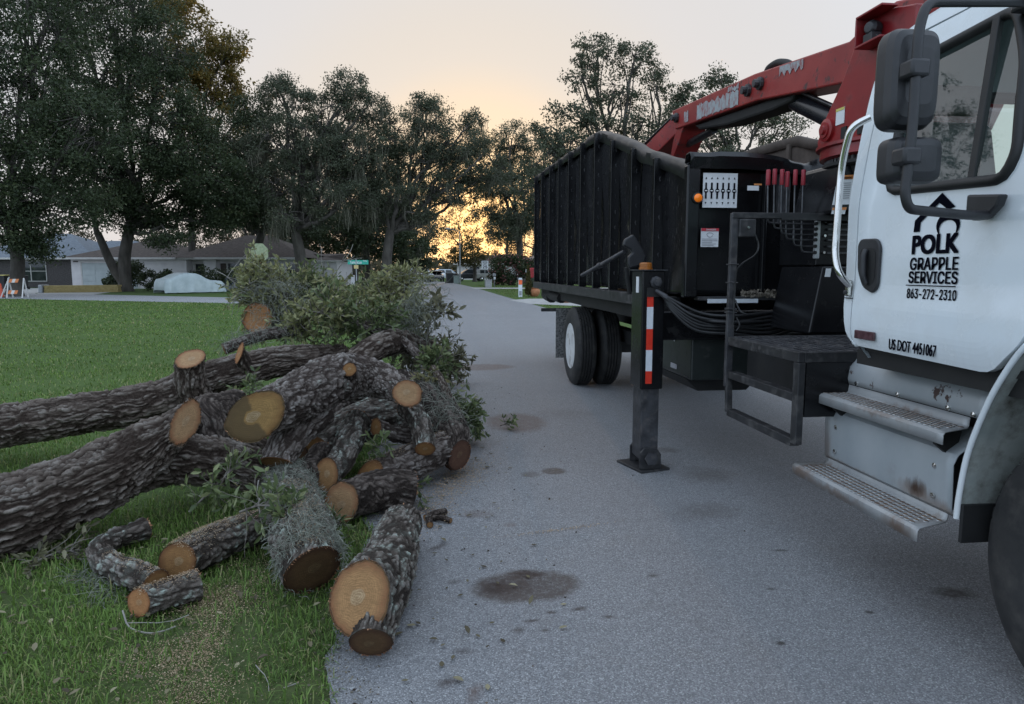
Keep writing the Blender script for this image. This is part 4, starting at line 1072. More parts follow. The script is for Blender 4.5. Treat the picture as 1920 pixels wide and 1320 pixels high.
# ------------------------------------------------------------------ trees
m_trunk = pm("tree_bark", (0.045, 0.038, 0.032), (0.095, 0.085, 0.072), 3.0, 0.95, bump=0.8, bscale=9, stretch=(1, 1, 0.35))
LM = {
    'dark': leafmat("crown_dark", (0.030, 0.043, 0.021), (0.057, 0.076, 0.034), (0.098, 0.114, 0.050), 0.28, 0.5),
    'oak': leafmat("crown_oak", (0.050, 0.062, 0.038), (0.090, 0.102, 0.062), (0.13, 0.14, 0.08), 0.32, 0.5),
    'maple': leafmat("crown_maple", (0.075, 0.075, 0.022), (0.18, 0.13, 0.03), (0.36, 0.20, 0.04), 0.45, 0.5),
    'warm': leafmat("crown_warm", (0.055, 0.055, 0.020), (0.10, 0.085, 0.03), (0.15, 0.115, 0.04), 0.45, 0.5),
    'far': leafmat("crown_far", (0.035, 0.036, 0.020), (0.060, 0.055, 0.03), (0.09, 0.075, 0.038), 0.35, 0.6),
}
m_hang = leafmat("hanging_moss", (0.10, 0.10, 0.075), (0.16, 0.155, 0.115), (0.23, 0.22, 0.165), 0.35, 0.9)
def tree(label, base, fork, r, blobs, seed, leaf='oak', clumps=34, per=70, size=0.16, clump_r=0.55, name="oak_tree", group=None, moss=0, twig=True, lean=None, split=None, fill=0.0, flat=0.7):
    """base (x,y,z), fork point, trunk radius, blobs [(cx,cy,cz,rx,ry,rz,weight)]"""
    rs = np.random.default_rng(seed)
    base = np.array(base, float); fork = np.array(fork, float)
    th = thing(name, label, "tree", tuple(base), group)
    tb = MB()
    mid = (base + fork) / 2 + np.array([rs.uniform(-.3, .3), rs.uniform(-.3, .3), 0])
    C = catmull(np.array([base, mid, fork]), 0.5)
    rr = np.linspace(r, r * 0.72, len(C)); rr[0] *= 1.35
    tb.tube(C, rr, 10)
    if split is not None:
        sp = np.array(split, float)
        q = catmull(np.array([base + np.array([0, 0, 0.5]), (base + sp) / 2 + np.array([0.0, 0, -0.2]), sp]), 0.5)
        tb.tube(q, np.linspace(r * 0.8, r * 0.5, len(q)), 9)
    tips = []; mossp = []
    for (cx, cy, cz, rx, ry, rz, wgt) in blobs:
        c = np.array([cx, cy, cz], float)
        st = fork
        if split is not None and np.linalg.norm(c - np.array(split)) < np.linalg.norm(c - fork): st = np.array(split, float)
        k0 = st + (c - st) * 0.35 + np.array([rs.normal(0, .5), rs.normal(0, .5), -0.08 * np.linalg.norm(c - st)])
        k1 = st + (c - st) * 0.7 + np.array([rs.normal(0, .6), rs.normal(0, .6), rs.normal(0, .3)])
        q = catmull(np.array([st - np.array([0, 0, 0.2]), k0, k1, c]), 0.5)
        q[1:-1] += rs.normal(0, 0.06, (len(q) - 2, 3))
        lr = r * 0.42 * min(1.0, (rx + rz) / 6 + 0.4)
        tb.tube(q, np.linspace(lr, lr * 0.35, len(q)), 7, caps=False)
        m = max(4, int(clumps * wgt))
        u = rand_unit(rs, m) * (rs.uniform(0.25, 1.0, m) ** 0.45)[:, None]
        pts = c + u * np.array([rx, ry, rz])
        # secondary limbs then twigs, so that branches reach into every clump
        nh = max(2, m // 6)
        hubs = c + rand_unit(rs, nh) * rs.uniform(0.3, 0.6, nh)[:, None] * np.array([rx, ry, rz])
        for hb in hubs:
            s0 = q[int(rs.uniform(0.55, 0.98) * (len(q) - 1))]
            w = (s0 + hb) / 2 + rs.normal(0, 0.25, 3)
            g_ = catmull(np.array([s0, w, hb]), 0.6)
            tb.tube(g_, np.linspace(lr * 0.34, lr * 0.16, len(g_)), 5, caps=False)
        if twig:
            for p in pts:
                hb = hubs[np.argmin(((hubs - p) ** 2).sum(1))]
                w = (hb + p) / 2 + rs.normal(0, 0.2, 3)
                tb.tube(np.array([hb, w, p]), [lr * 0.15, lr * 0.10, 0.012], 4, caps=False)
        tips.append(pts)
        if moss:
            mossp.append(pts[pts[:, 2] < cz + rz * 0.1])
    tb.build("trunk", m_trunk, th, smooth=70)
    T_ = np.vstack(tips)
    n = len(T_) * per
    cr_ = clump_r * np.repeat(rs.uniform(0.6, 1.35, len(T_)), per)
    g_ = rand_unit(rs, n) * (rs.uniform(0, 1, n) ** 0.55)[:, None]
    g_[:, 2] *= flat
    B = np.repeat(T_, per, 0) + g_ * cr_[:, None]
    D = rand_unit(rs, n); S = np.cross(D, rand_unit(rs, n)); S /= np.linalg.norm(S, axis=1)[:, None] + 1e-9
    L = (size * rs.uniform(0.55, 1.3, n))[:, None]; W = L * 0.5
    V = np.stack([B, B + D * L * 0.5 + S * W * 0.5, B + D * L, B + D * L * 0.5 - S * W * 0.5], 1).reshape(-1, 3)
    F = np.arange(n)[:, None] * 4 + np.array([[0, 1, 2, 3]])
    # whole clumps differ a little in tone, as different shoots do
    tone = np.clip(np.repeat(rs.uniform(0.0, 0.6, len(T_)), per) + rs.uniform(0, 0.4, n), 0, 1)
    tag(mesh_np("crown", V, F, LM[leaf], th, {"rnd": np.repeat(tone, 4)}), kind="stuff")
    if moss:
        mp = np.vstack(mossp)
        k = rs.integers(0, len(mp), moss)
        nst = 26
        P0 = np.repeat(mp[k], nst, 0) + rs.normal(0, 1, (moss * nst, 3)) * np.array([0.16, 0.16, 0.12])
        Lm = np.repeat(rs.uniform(0.5, 2.0, moss), nst) * rs.uniform(0.4, 1.0, moss * nst)
        Vm, Fm, rm = strands(P0, Lm, seed + 5, 0.035, 1.6, 0.5, 4)
        tag(mesh_np("hanging_moss", Vm, Fm, m_hang, th, {"rnd": rm}), kind="stuff")
    return th
def bl(px, py, Y, rx, ry, rz, w=1.0):
    return at(px, py, Y) + (rx, ry, rz, w)

# big dark trees on the left
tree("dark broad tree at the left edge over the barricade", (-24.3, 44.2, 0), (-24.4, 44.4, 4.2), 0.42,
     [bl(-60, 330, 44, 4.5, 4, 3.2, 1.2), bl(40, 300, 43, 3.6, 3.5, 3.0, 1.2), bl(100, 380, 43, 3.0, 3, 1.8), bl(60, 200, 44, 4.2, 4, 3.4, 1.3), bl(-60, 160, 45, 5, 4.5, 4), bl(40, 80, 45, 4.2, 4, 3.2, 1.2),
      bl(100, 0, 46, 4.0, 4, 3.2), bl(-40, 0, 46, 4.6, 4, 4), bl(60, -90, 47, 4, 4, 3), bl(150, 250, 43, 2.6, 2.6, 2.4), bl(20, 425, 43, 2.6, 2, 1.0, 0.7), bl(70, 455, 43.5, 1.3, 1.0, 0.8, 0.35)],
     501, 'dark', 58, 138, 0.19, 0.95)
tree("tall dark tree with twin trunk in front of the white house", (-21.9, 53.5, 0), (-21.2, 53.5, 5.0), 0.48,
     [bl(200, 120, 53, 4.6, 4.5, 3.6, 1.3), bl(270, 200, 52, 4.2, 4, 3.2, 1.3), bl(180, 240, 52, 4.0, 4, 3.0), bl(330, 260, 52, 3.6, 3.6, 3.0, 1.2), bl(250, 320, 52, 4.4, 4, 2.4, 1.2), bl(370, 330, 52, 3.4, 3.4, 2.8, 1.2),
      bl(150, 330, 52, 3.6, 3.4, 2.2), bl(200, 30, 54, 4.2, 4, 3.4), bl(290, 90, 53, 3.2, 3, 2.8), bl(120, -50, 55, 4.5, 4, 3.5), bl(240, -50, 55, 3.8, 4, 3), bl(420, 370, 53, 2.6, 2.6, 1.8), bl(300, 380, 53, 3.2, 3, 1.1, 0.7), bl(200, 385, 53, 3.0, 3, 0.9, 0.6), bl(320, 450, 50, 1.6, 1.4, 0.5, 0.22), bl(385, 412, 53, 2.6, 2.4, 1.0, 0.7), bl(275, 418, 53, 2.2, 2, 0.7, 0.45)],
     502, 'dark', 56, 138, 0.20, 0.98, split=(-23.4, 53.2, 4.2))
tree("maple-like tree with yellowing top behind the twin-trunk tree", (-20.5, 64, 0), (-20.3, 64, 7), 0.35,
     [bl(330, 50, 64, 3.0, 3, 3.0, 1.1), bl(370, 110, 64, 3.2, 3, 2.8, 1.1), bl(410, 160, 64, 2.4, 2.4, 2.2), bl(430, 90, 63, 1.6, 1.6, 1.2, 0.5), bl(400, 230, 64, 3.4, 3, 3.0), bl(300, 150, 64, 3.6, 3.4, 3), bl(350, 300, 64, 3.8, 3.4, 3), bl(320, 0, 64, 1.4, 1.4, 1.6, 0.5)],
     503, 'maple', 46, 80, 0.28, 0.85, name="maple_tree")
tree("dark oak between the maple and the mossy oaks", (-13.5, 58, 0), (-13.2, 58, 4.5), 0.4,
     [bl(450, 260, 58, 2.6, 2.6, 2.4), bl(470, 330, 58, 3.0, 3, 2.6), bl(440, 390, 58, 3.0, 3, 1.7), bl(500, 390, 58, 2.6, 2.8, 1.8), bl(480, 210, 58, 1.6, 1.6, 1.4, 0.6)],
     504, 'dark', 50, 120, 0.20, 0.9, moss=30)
# moss-hung oaks left of the street
tree("moss-hung live oak behind the house end, left of two", (-9.6, 54, 0), (-9.9, 54, 4.6), 0.5,
     [bl(540, 190, 55, 2.2, 2.2, 1.9), bl(580, 250, 54, 2.6, 2.6, 2.0), bl(520, 270, 54, 2.4, 2.4, 1.9), bl(650, 165, 55, 2.0, 2, 1.5, 0.9), bl(625, 215, 55, 2.2, 2, 1.7), bl(690, 200, 55, 1.6, 1.6, 1.2, 0.7), bl(600, 320, 54, 3.0, 3, 2.0), bl(530, 350, 54, 2.8, 2.6, 1.8),
      bl(660, 290, 54, 2.4, 2.4, 1.7), bl(640, 370, 53, 2.6, 2.6, 1.4), bl(560, 410, 53, 2.6, 2.4, 1.2, 0.8), bl(520, 160, 55, 1.2, 1.2, 1.0, 0.4), bl(700, 270, 55, 2.4, 2.2, 1.4, 0.9), bl(680, 340, 55, 2.6, 2.4, 1.3), bl(470, 300, 55, 2.2, 2.2, 1.6, 0.8), bl(600, 280, 55, 2.6, 2.4, 1.5)],
     505, 'oak', 40, 110, 0.17, 0.72, moss=95)
tree("moss-hung live oak with bent trunk left of the glowing gap", (-3.3, 55, 0), (-2.9, 55, 4.6), 0.45,
     [bl(740, 250, 56, 2.4, 2.4, 1.8), bl(800, 220, 57, 2.2, 2.2, 1.6), bl(850, 260, 57, 2.2, 2.2, 1.6), bl(780, 300, 56, 2.6, 2.6, 1.7), bl(860, 310, 57, 2.2, 2.2, 1.4), bl(710, 310, 56, 2.4, 2.4, 1.7), bl(740, 365, 55, 2.6, 2.6, 1.3), bl(820, 350, 56, 2.0, 2, 1.0, 0.7),
      bl(690, 400, 55, 2.2, 2, 1.0, 0.8), bl(790, 195, 57, 1.0, 1, 0.7, 0.3), bl(890, 225, 58, 1.0, 1, 0.8, 0.35), bl(905, 290, 58, 1.4, 1.4, 1.2, 0.5), bl(790, 400, 55, 1.3, 1.2, 0.6, 0.35), bl(900, 335, 58, 1.9, 1.8, 1.0, 0.8), bl(830, 285, 57, 2.2, 2, 1.2, 0.8), bl(930, 320, 60, 1.8, 1.6, 1.2, 0.8), bl(860, 365, 58, 2.0, 1.8, 0.7, 0.6)],
     506, 'oak', 40, 110, 0.17, 0.70, moss=95)
# a second row of oaks that closes the canopy behind the first
for i, (px, hpx, lb) in enumerate([(470, 255, "back-row oak left of the white house ridge"), (575, 235, "back-row oak between the two moss-hung oaks"), (665, 250, "back-row oak filling the canopy above the street name sign"), (755, 270, "back-row oak just left of the glowing gap")]):
    tree(lb, (at(px, 506, 80)[0], 80, 0), (at(px, 506, 80)[0], 80, 5), 0.4,
         [bl(px - 45, hpx + 90, 80, 3.2, 3, 2.6), bl(px + 45, hpx + 85, 80, 3.2, 3, 2.6), bl(px, hpx + 40, 80, 3.2, 3, 2.4), bl(px - 25, hpx + 150, 80, 3.6, 3, 2.0), bl(px + 35, hpx + 155, 80, 3.2, 3, 1.8)],
         560 + i, 'oak', 34, 62, 0.25, 0.9, moss=12)
# right of the street, behind the truck
tree("tall open oak with visible limbs behind the dump box", (14.5, 48, 0), (14.0, 48, 5), 0.5,
     [bl(1120, 100, 48, 1.7, 1.7, 1.2), bl(1090, 140, 48, 1.5, 1.5, 1.1, 0.8), bl(1190, 110, 48, 1.6, 1.6, 1.2), bl(1230, 160, 48, 1.2, 1.2, 1.3, 0.8), bl(1150, 170, 48, 1.9, 1.9, 1.2, 0.9), bl(1080, 210, 48, 2.0, 2, 1.3), bl(1040, 250, 48, 1.8, 1.8, 1.2), bl(1200, 230, 48, 2.0, 2, 1.2, 0.9), bl(1120, 250, 48, 2.4, 2.2, 1.4),
      bl(1030, 300, 47, 2.0, 2, 1.4), bl(1000, 350, 47, 1.9, 1.9, 1.5), bl(1080, 320, 47, 2.6, 2.4, 1.4), bl(1180, 300, 47, 2.2, 2.2, 1.4), bl(1055, 275, 47, 2.2, 2, 1.2), bl(1140, 315, 47, 2.4, 2, 1.1), bl(1240, 270, 47, 2.0, 2, 1.2), bl(1265, 215, 47, 1.3, 1.3, 0.9, 0.7)],
     507, 'oak', 30, 62, 0.19, 0.60)
tree("open oak behind the crane boom", (22.5, 47, 0), (21.8, 47, 5), 0.45,
     [bl(1350, 150, 47, 1.1, 1.1, 0.9, 0.8), bl(1300, 185, 47, 1.4, 1.4, 1.0), bl(1290, 235, 47, 1.3, 1.3, 1.0), bl(1340, 240, 47, 1.8, 1.8, 1.2), bl(1420, 215, 47, 1.6, 1.6, 0.8), bl(1460, 240, 47, 1.8, 1.8, 0.9), bl(1400, 275, 47, 2.2, 2, 1.1), bl(1330, 290, 47, 2.0, 2, 1.2), bl(1490, 290, 47, 2, 2, 1.2), bl(1540, 310, 47, 2, 2, 1.4)],
     508, 'oak', 27, 60, 0.19, 0.60)
tree("mossy oak at the right of the glowing gap over the flowering shrub", (10.8, 80, 0), (10.4, 80, 5), 0.5,
     [bl(960, 260, 80, 2.4, 2.4, 2.0, 0.9), bl(985, 320, 80, 2.8, 2.6, 2.2), bl(945, 350, 80, 2.8, 2.6, 2.0), bl(975, 400, 79, 3.2, 2.6, 1.8), bl(1010, 390, 79, 2.8, 2.6, 2.2), bl(955, 430, 78, 2.2, 2.0, 1.2, 0.8), bl(1020, 300, 80, 2.6, 2.4, 2.0), bl(930, 290, 81, 1.8, 1.6, 1.6, 0.6), bl(925, 350, 80, 2.2, 2, 1.6, 0.8), bl(915, 400, 80, 1.8, 1.6, 1.0, 0.5), bl(900, 255, 82, 1.6, 1.4, 1.0, 0.4)],
     509, 'oak', 44, 100, 0.22, 0.9, moss=70)
tree("small olive-leaved tree by the parked vehicles at the road bend", (6.0, 92, 0), (6.0, 92, 2.2), 0.28,
     [bl(875, 480, 92, 2.6, 2.4, 1.4), bl(895, 485, 92, 2.2, 2, 1.2), bl(850, 478, 92, 1.8, 1.8, 1.1), bl(880, 455, 92, 1.8, 1.6, 1.0, 0.7)],
     510, 'warm', 30, 46, 0.26, 0.7, name="small_tree")
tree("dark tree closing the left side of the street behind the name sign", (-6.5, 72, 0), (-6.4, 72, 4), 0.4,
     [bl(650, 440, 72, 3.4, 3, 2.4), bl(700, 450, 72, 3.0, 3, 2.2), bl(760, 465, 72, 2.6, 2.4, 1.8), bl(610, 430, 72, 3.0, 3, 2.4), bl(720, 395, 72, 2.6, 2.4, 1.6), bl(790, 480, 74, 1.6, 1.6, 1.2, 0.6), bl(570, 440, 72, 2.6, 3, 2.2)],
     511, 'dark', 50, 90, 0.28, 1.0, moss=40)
for i, (px, Y, hpx, w, lb) in enumerate([(772, 125, 395, 5.0, "far tree standing at the left of the sunset glow"), (950, 120, 385, 4.0, "far tree standing at the right of the sunset glow"),
                                      (866, 150, 372, 7.5, "far thin tree in the middle of the sunset glow"), (560, 105, 410, 5.5, "far tree rising behind the white house roof"), (690, 110, 400, 5.0, "far tree behind the street name sign"),
                                      (330, 100, 428, 6.5, "far open tree behind the garage roof of the white house"), (130, 98, 425, 6.5, "far open tree behind the grey roofed house"), (450, 104, 420, 6.0, "far open tree behind the ridge of the white house"),
                                      (1000, 130, 380, 6.0, "far tree beyond the flowering shrub"), (1090, 110, 390, 6, "far tree hidden mostly by the dump box")]):
    p = at(px, 506, Y); top = at(px, hpx, Y)[2]
    thin = i == 2
    tree(lb, (p[0], Y, 0), (p[0], Y, top * 0.4), 0.35,
         [(p[0] - w * 0.5, Y, top * 0.66, w * 0.5, w * 0.5, top * 0.22, 1), (p[0] + w * 0.5, Y, top * 0.62, w * 0.5, w * 0.5, top * 0.22, 1), (p[0], Y, top * 0.82, w * 0.55, w * 0.5, top * 0.18, 1), (p[0], Y + 1, top * 0.45, w * 0.8, w * 0.6, top * 0.2, 1.0)],
         530 + i, 'far', 46 if thin else 36 if i not in (5, 6, 7) else 30, 46, 0.30, 1.1, name="far_tree", twig=True)
# one wood far off that reads as a single mass along the horizon
rs = np.random.default_rng(77)
n = 22000
X_ = rs.uniform(-230, 230, n); Y_ = rs.uniform(180, 230, n)
top = 3.2 + 3.2 * fbm(np.stack([X_ * 0.06, Y_ * 0.02, X_ * 0], 1), 4)
gap = np.exp(-((X_ - 12) / 9.0) ** 2)
Z_ = rs.uniform(0, 1, n) ** 0.7 * top * (1 - 0.35 * gap)
B = np.stack([X_, Y_, Z_], 1); D = rand_unit(rs, n); S = np.cross(D, rand_unit(rs, n)); S /= np.linalg.norm(S, axis=1)[:, None]
L = rs.uniform(0.8, 2.0, n)[:, None]
V = np.stack([B, B + D * L * .5 + S * L * .3, B + D * L, B + D * L * .5 - S * L * .3], 1).reshape(-1, 3); V[:, 2] = np.maximum(V[:, 2], 0.02)
tag(mesh_np("far_wood", V, np.arange(n)[:, None] * 4 + np.array([[0, 1, 2, 3]]), LM['far'], None, {"rnd": np.repeat(rs.uniform(0, 1, n), 4)}), "far belt of dark woodland along the horizon", "woodland", kind="stuff")
# ------------------------------------------------------------------ the grapple truck (nose towards the viewer, standing on the right)
def atx(px, py, x):
    r = _fw + _rt * (px - 960) / 1300 - _up * (py - 660) / 1300
    p = np.array([0, 0, CAM_H]) + r * (x / r[0])
    return (float(p[0]), float(p[1]), float(p[2]))
m_black = pm("black_paint", (0.005, 0.005, 0.006), (0.010, 0.010, 0.011), 4, 0.22, bump=0.10, bscale=9, grime=((0.020, 0.019, 0.018), 7, 0.58, 0.88), spec=0.35)
m_panel = pm("black_dented_panel", (0.005, 0.005, 0.006), (0.010, 0.010, 0.011), 3, 0.20, bump=0.8, bscale=4, grime=((0.035, 0.033, 0.031), 16, 0.58, 0.82), spec=0.6, stretch=(1, 2.0, 0.6))
m_frame = pm("black_frame", (0.012, 0.012, 0.013), (0.024, 0.024, 0.026), 9, 0.5, bump=0.2, bscale=40, grime=((0.09, 0.085, 0.08), 14, 0.50, 0.75))
m_under = pm("underbody_black", (0.008, 0.008, 0.008), (0.016, 0.015, 0.014), 6, 0.7)
m_worn = pm("worn_dark_steel", (0.030, 0.030, 0.033), (0.065, 0.066, 0.072), 12, 0.45, metal=0.3, bump=0.25, bscale=50, grime=((0.11, 0.10, 0.095), 22, 0.5, 0.72))
m_rustin = pm("rusty_inner_steel", (0.060, 0.047, 0.038), (0.115, 0.092, 0.076), 3, 0.85, bump=0.3, bscale=20, grime=((0.06, 0.045, 0.035), 5, 0.5, 0.7))
m_red = pm("crane_red", (0.235, 0.018, 0.018), (0.33, 0.035, 0.030), 2.5, 0.42, bump=0.1, bscale=30, grime=((0.085, 0.050, 0.045), 15, 0.575, 0.66))
m_redlow = pm("turret_red", (0.20, 0.010, 0.013), (0.28, 0.018, 0.018), 2.5, 0.33, grime=((0.09, 0.02, 0.018), 8, 0.55, 0.8))
m_white = pm("white_truck_paint", (0.70, 0.75, 0.78), (0.75, 0.79, 0.81), 1.5, 0.16, grime=((0.60, 0.62, 0.61), 3, 0.5, 0.85), coat=0.3)
def road_film(m):                        # dried road film on the lower panels
    t = NT.__new__(NT); t.m = m; t.t = m.node_tree
    t.out = [n for n in t.t.nodes if n.type == 'OUTPUT_MATERIAL'][0]; t.p = [n for n in t.t.nodes if n.type == 'BSDF_PRINCIPLED'][0]
    src = t.p.inputs['Base Color'].links[0].from_socket
    co = t.coord(); sp = t.n("ShaderNodeSeparateXYZ"); t.l(co, sp.inputs[0])
    v = t.math('ADD', sp.outputs[2], t.math('MULTIPLY', t.noise(5, t.coord((1, 3, 0.6)), 7, 0.7), 0.35))
    k = t.ramp(t.math('MULTIPLY', v, 0.5), [(0.64, 0.24), (0.76, 0.0)])
    t.l(t.mix(k, src, (0.40, 0.385, 0.36)), t.p.inputs['Base Color'])
road_film(m_white)
m_rubber = pm("tyre_rubber", (0.012, 0.012, 0.012), (0.024, 0.023, 0.022), 8, 0.75, bump=0.15, bscale=60, grime=((0.055, 0.05, 0.045), 10, 0.48, 0.75))
m_plastic = pm("black_plastic", (0.016, 0.016, 0.018), (0.022, 0.022, 0.025), 20, 0.45, bump=0.12, bscale=260)
m_seal = pm("rubber_seal", (0.008, 0.008, 0.008), (0.014, 0.014, 0.014), 10, 0.55)
m_chrome = pm("chrome_tube", (0.62, 0.61, 0.58), (0.72, 0.71, 0.69), 10, 0.16, metal=1.0)
m_alu = pm("grey_painted_steps", (0.30, 0.33, 0.345), (0.38, 0.405, 0.415), 3, 0.42, metal=0.25, bump=0.1, bscale=30, grime=((0.17, 0.13, 0.10), 5, 0.56, 0.76))
m_alu_peel = pm("peeling_grey_paint", (0.34, 0.37, 0.385), (0.42, 0.44, 0.45), 3, 0.4, metal=0.2, grime=((0.085, 0.055, 0.048), 7, 0.60, 0.63))
m_tread = pm("worn_tread_plate", (0.26, 0.27, 0.275), (0.38, 0.385, 0.38), 8, 0.5, metal=0.4, grime=((0.13, 0.075, 0.055), 6, 0.5, 0.72))
m_rusted = pm("rust_patch", (0.075, 0.04, 0.022), (0.17, 0.10, 0.05), 20, 0.9)
m_whitewheel = pm("white_rim", (0.50, 0.51, 0.51), (0.66, 0.66, 0.65), 6, 0.5, grime=((0.20, 0.14, 0.10), 7, 0.52, 0.72))
m_decal = pm("white_decal", (0.66, 0.68, 0.69), (0.72, 0.73, 0.74), 8, 0.5)
m_ink = pm("black_ink", (0.005, 0.005, 0.009), (0.008, 0.008, 0.013), 4, 0.7, spec=0.0)
m_orange = pm("orange_ink", (0.62, 0.22, 0.06), (0.68, 0.26, 0.08), 4, 0.5)
m_redink = pm("red_ink", (0.48, 0.03, 0.05), (0.52, 0.05, 0.06), 4, 0.5)
m_greyink = pm("grey_print", (0.25, 0.25, 0.27), (0.33, 0.33, 0.35), 4, 0.5)
m_tape_r = pm("red_reflective", (0.62, 0.03, 0.015), (0.68, 0.045, 0.02), 40, 0.3)
m_tape_w = pm("white_reflective", (0.60, 0.64, 0.68), (0.68, 0.71, 0.74), 40, 0.3)
m_grip = pm("red_grip", (0.26, 0.015, 0.03), (0.32, 0.025, 0.035), 20, 0.45)
m_rod = pm("lever_steel", (0.06, 0.06, 0.065), (0.12, 0.12, 0.125), 20, 0.3, metal=0.8)
m_cyl = pm("cylinder_black", (0.010, 0.011, 0.014), (0.018, 0.019, 0.024), 5, 0.25)
m_hose = pm("hose_rubber", (0.010, 0.010, 0.011), (0.018, 0.018, 0.019), 20, 0.4)
m_liner = pm("muddy_fender_liner", (0.15, 0.17, 0.16), (0.28, 0.295, 0.27), 4, 0.85, bump=0.4, bscale=25, grime=((0.05, 0.045, 0.035), 8, 0.45, 0.7))
m_flap = pm("speckled_mudflap", (0.05, 0.05, 0.05), (0.24, 0.235, 0.225), 40, 0.85, bump=0.4, bscale=60)
m_cloth = pm("seat_cloth", (0.10, 0.11, 0.115), (0.16, 0.17, 0.175), 10, 0.9)
m_cream = pm("cab_lining", (0.26, 0.29, 0.30), (0.30, 0.33, 0.34), 4, 0.8)
def amber_mat():
    t = NT("amber_lens"); t.base((0.85, 0.20, 0.01)); t.rough(0.18)
    t.p.inputs['Emission Color'].default_value = (1.0, 0.22, 0.01, 1); t.p.inputs['Emission Strength'].default_value = 0.15
    return t.m
m_amber = amber_mat()
m_amber_off = pm("amber_beacon", (0.26, 0.08, 0.008), (0.36, 0.115, 0.012), 30, 0.3)
def glass_mat(name, tint, refl=1.0):
    t = NT(name)
    g = t.n("ShaderNodeBsdfGlossy"); g.inputs['Roughness'].default_value = 0.02
    tr = t.n("ShaderNodeBsdfTransparent"); tr.inputs[0].default_value = (tint[0], tint[1], tint[2], 1)
    f = t.n("ShaderNodeFresnel"); f.inputs[0].default_value = 1.55
    mx = t.n("ShaderNodeMixShader"); t.l(t.math('MULTIPLY', f.outputs[0], refl), mx.inputs[0]); t.l(tr.outputs[0], mx.inputs[1]); t.l(g.outputs[0], mx.inputs[2]); t.l(mx.outputs[0], t.out.inputs[0])
    return t.m
m_glass = glass_mat("cab_glass", (0.72, 0.80, 0.76), 2.2)

truck = thing("grapple_truck", "white-cabbed grapple truck with black dump box and red crane", "truck", (3.1, 6.0, 0.0))
TX = 3.1
def mir(x): return 2 * TX - x

# --- chassis
b = MB()
for x in (2.68, 3.44): b.box(x, x + 0.09, 0.6, 12.1, 0.82, 1.08)
for y in (1.2, 4.0, 5.6, 7.6, 10.6): b.box(2.77, 3.44, y, y + 0.1, 0.86, 1.04)
b.box(2.4, 3.8, 9.0, 9.2, 0.45, 0.62)                       # axle
b.build("chassis_frame", m_under, truck, bevel=0.008)
b = MB(); b.box(1.98, 4.22, 5.15, 12.2, 1.09, 1.22); b.build("subframe", m_under, truck)
# --- dump box
PROF = [(5.07, 1.36), (12.3, 1.36), (12.3, 3.17), (10.0, 3.12), (7.8, 3.07), (5.07, 2.30)]
def top_z(y): return float(np.interp(y, [5.07, 7.8, 10.0, 12.3], [2.30, 3.07, 3.12, 3.17]))
box = MB()
for x0, x1 in ((1.935, 1.965), (4.235, 4.265)):
    pass
def wall_sheet(x, seed, amp):
    ysn = np.linspace(5.07, 12.3, 150); rows = []
    for u in np.linspace(0, 1, 34):
        row = []
        for y in ysn:
            z = 1.36 + (top_z(y) - 1.36) * u
            row.append((x, y, z))
        rows.append(row)
    A = np.array(rows).reshape(-1, 3)
    A[:, 0] += (fbm(A * np.array([1, 2.6, 1.5]) + seed, 3, 3) - 0.5) * amp
    return A.reshape(34, 150, 3)
box_part = MB(); box_part.sheet(wall_sheet(1.95, 3.0, 0.05)[:, ::-1]); bx = box_part.build("side_wall", m_panel, truck, smooth=180, solid=0.012)
bx["label"] = "black dented near side wall of the dump box"
q = MB(); q.sheet(wall_sheet(4.25, 9.0, 0.05)); far_w = q.build("side_wall", m_rustin, truck, smooth=180, solid=0.012); far_w["label"] = "rusty brown inside of the far side wall"
q = MB(); q.box(1.96, 4.24, 5.2, 12.28, 1.36, 1.39); q.build("box_floor", m_rustin, truck)
q = MB(); q.box(1.95, 4.25, 12.28, 12.34, 1.30, 3.15); q.build("tailgate", m_black, truck, bevel=0.01)
RIBY = [12.22, 11.48, 10.72, 9.98, 9.25, 8.50, 7.78, 7.05, 6.33, 5.67]
for y in RIBY:
    for xa, xb, mt in ((1.853, 1.943, m_black), (4.257, 4.347, m_black)):
        q = MB(); zt = top_z(y) - 0.005
        q.box(xa, xb, y - 0.013, y + 0.013, 1.345, zt); xf = xa - 0.003 if xa < 2 else xb
        q.box(xf, xf + 0.006, y - 0.026, y + 0.026, 1.345, zt)
        rb = q.build("rib", mt, truck, bevel=0.003)
        if xa < 2:                                         # weld dashes along the rib foot
            wq = MB()
            for z in np.arange(1.50, zt - 0.08, 0.155):
                wq.tube([(1.905, y - 0.016, z), (1.898, y - 0.016, z + 0.018), (1.904, y - 0.016, z + 0.036)], 0.0055, 5)
            wq.build("weld_bead", m_worn, rb, kind="stuff")
# far rim of welded ribs on the inside of the far wall
for y in (9.9, 8.9, 7.9, 6.9):
    q = MB(); q.box(4.205, 4.238, y, y + 0.06, 1.4, top_z(y) - 0.06); q.build("inner_rib", m_rustin, truck, bevel=0.004)
def rim(x, w, seed, mat):
    ys_ = np.concatenate([np.linspace(5.03, 7.8, 70), np.linspace(7.84, 12.35, 70)])
    rows = []
    for k, (dx, dz) in enumerate([(-w, -0.085), (-w, 0.012), (-w * 0.7, 0.026), (w * 0.7, 0.026), (w, 0.012), (w, -0.06)]):
        rows.append([(x + dx, y, top_z(y) + dz) for y in ys_])
    A = np.array(rows).reshape(-1, 3)
    dent = (fbm(A * np.array([2, 1.8, 2]) + seed, 4, 3) - 0.5)
    A[:, 2] += dent * 0.05; A[:, 0] += (fbm(A * np.array([2, 3.0, 2]) + seed + 5, 4, 3) - 0.5) * 0.07
    q = MB(); q.sheet(A.reshape(6, len(ys_), 3)[::-1]); return q.build("top_rim", mat, truck, smooth=50, solid=0.008)
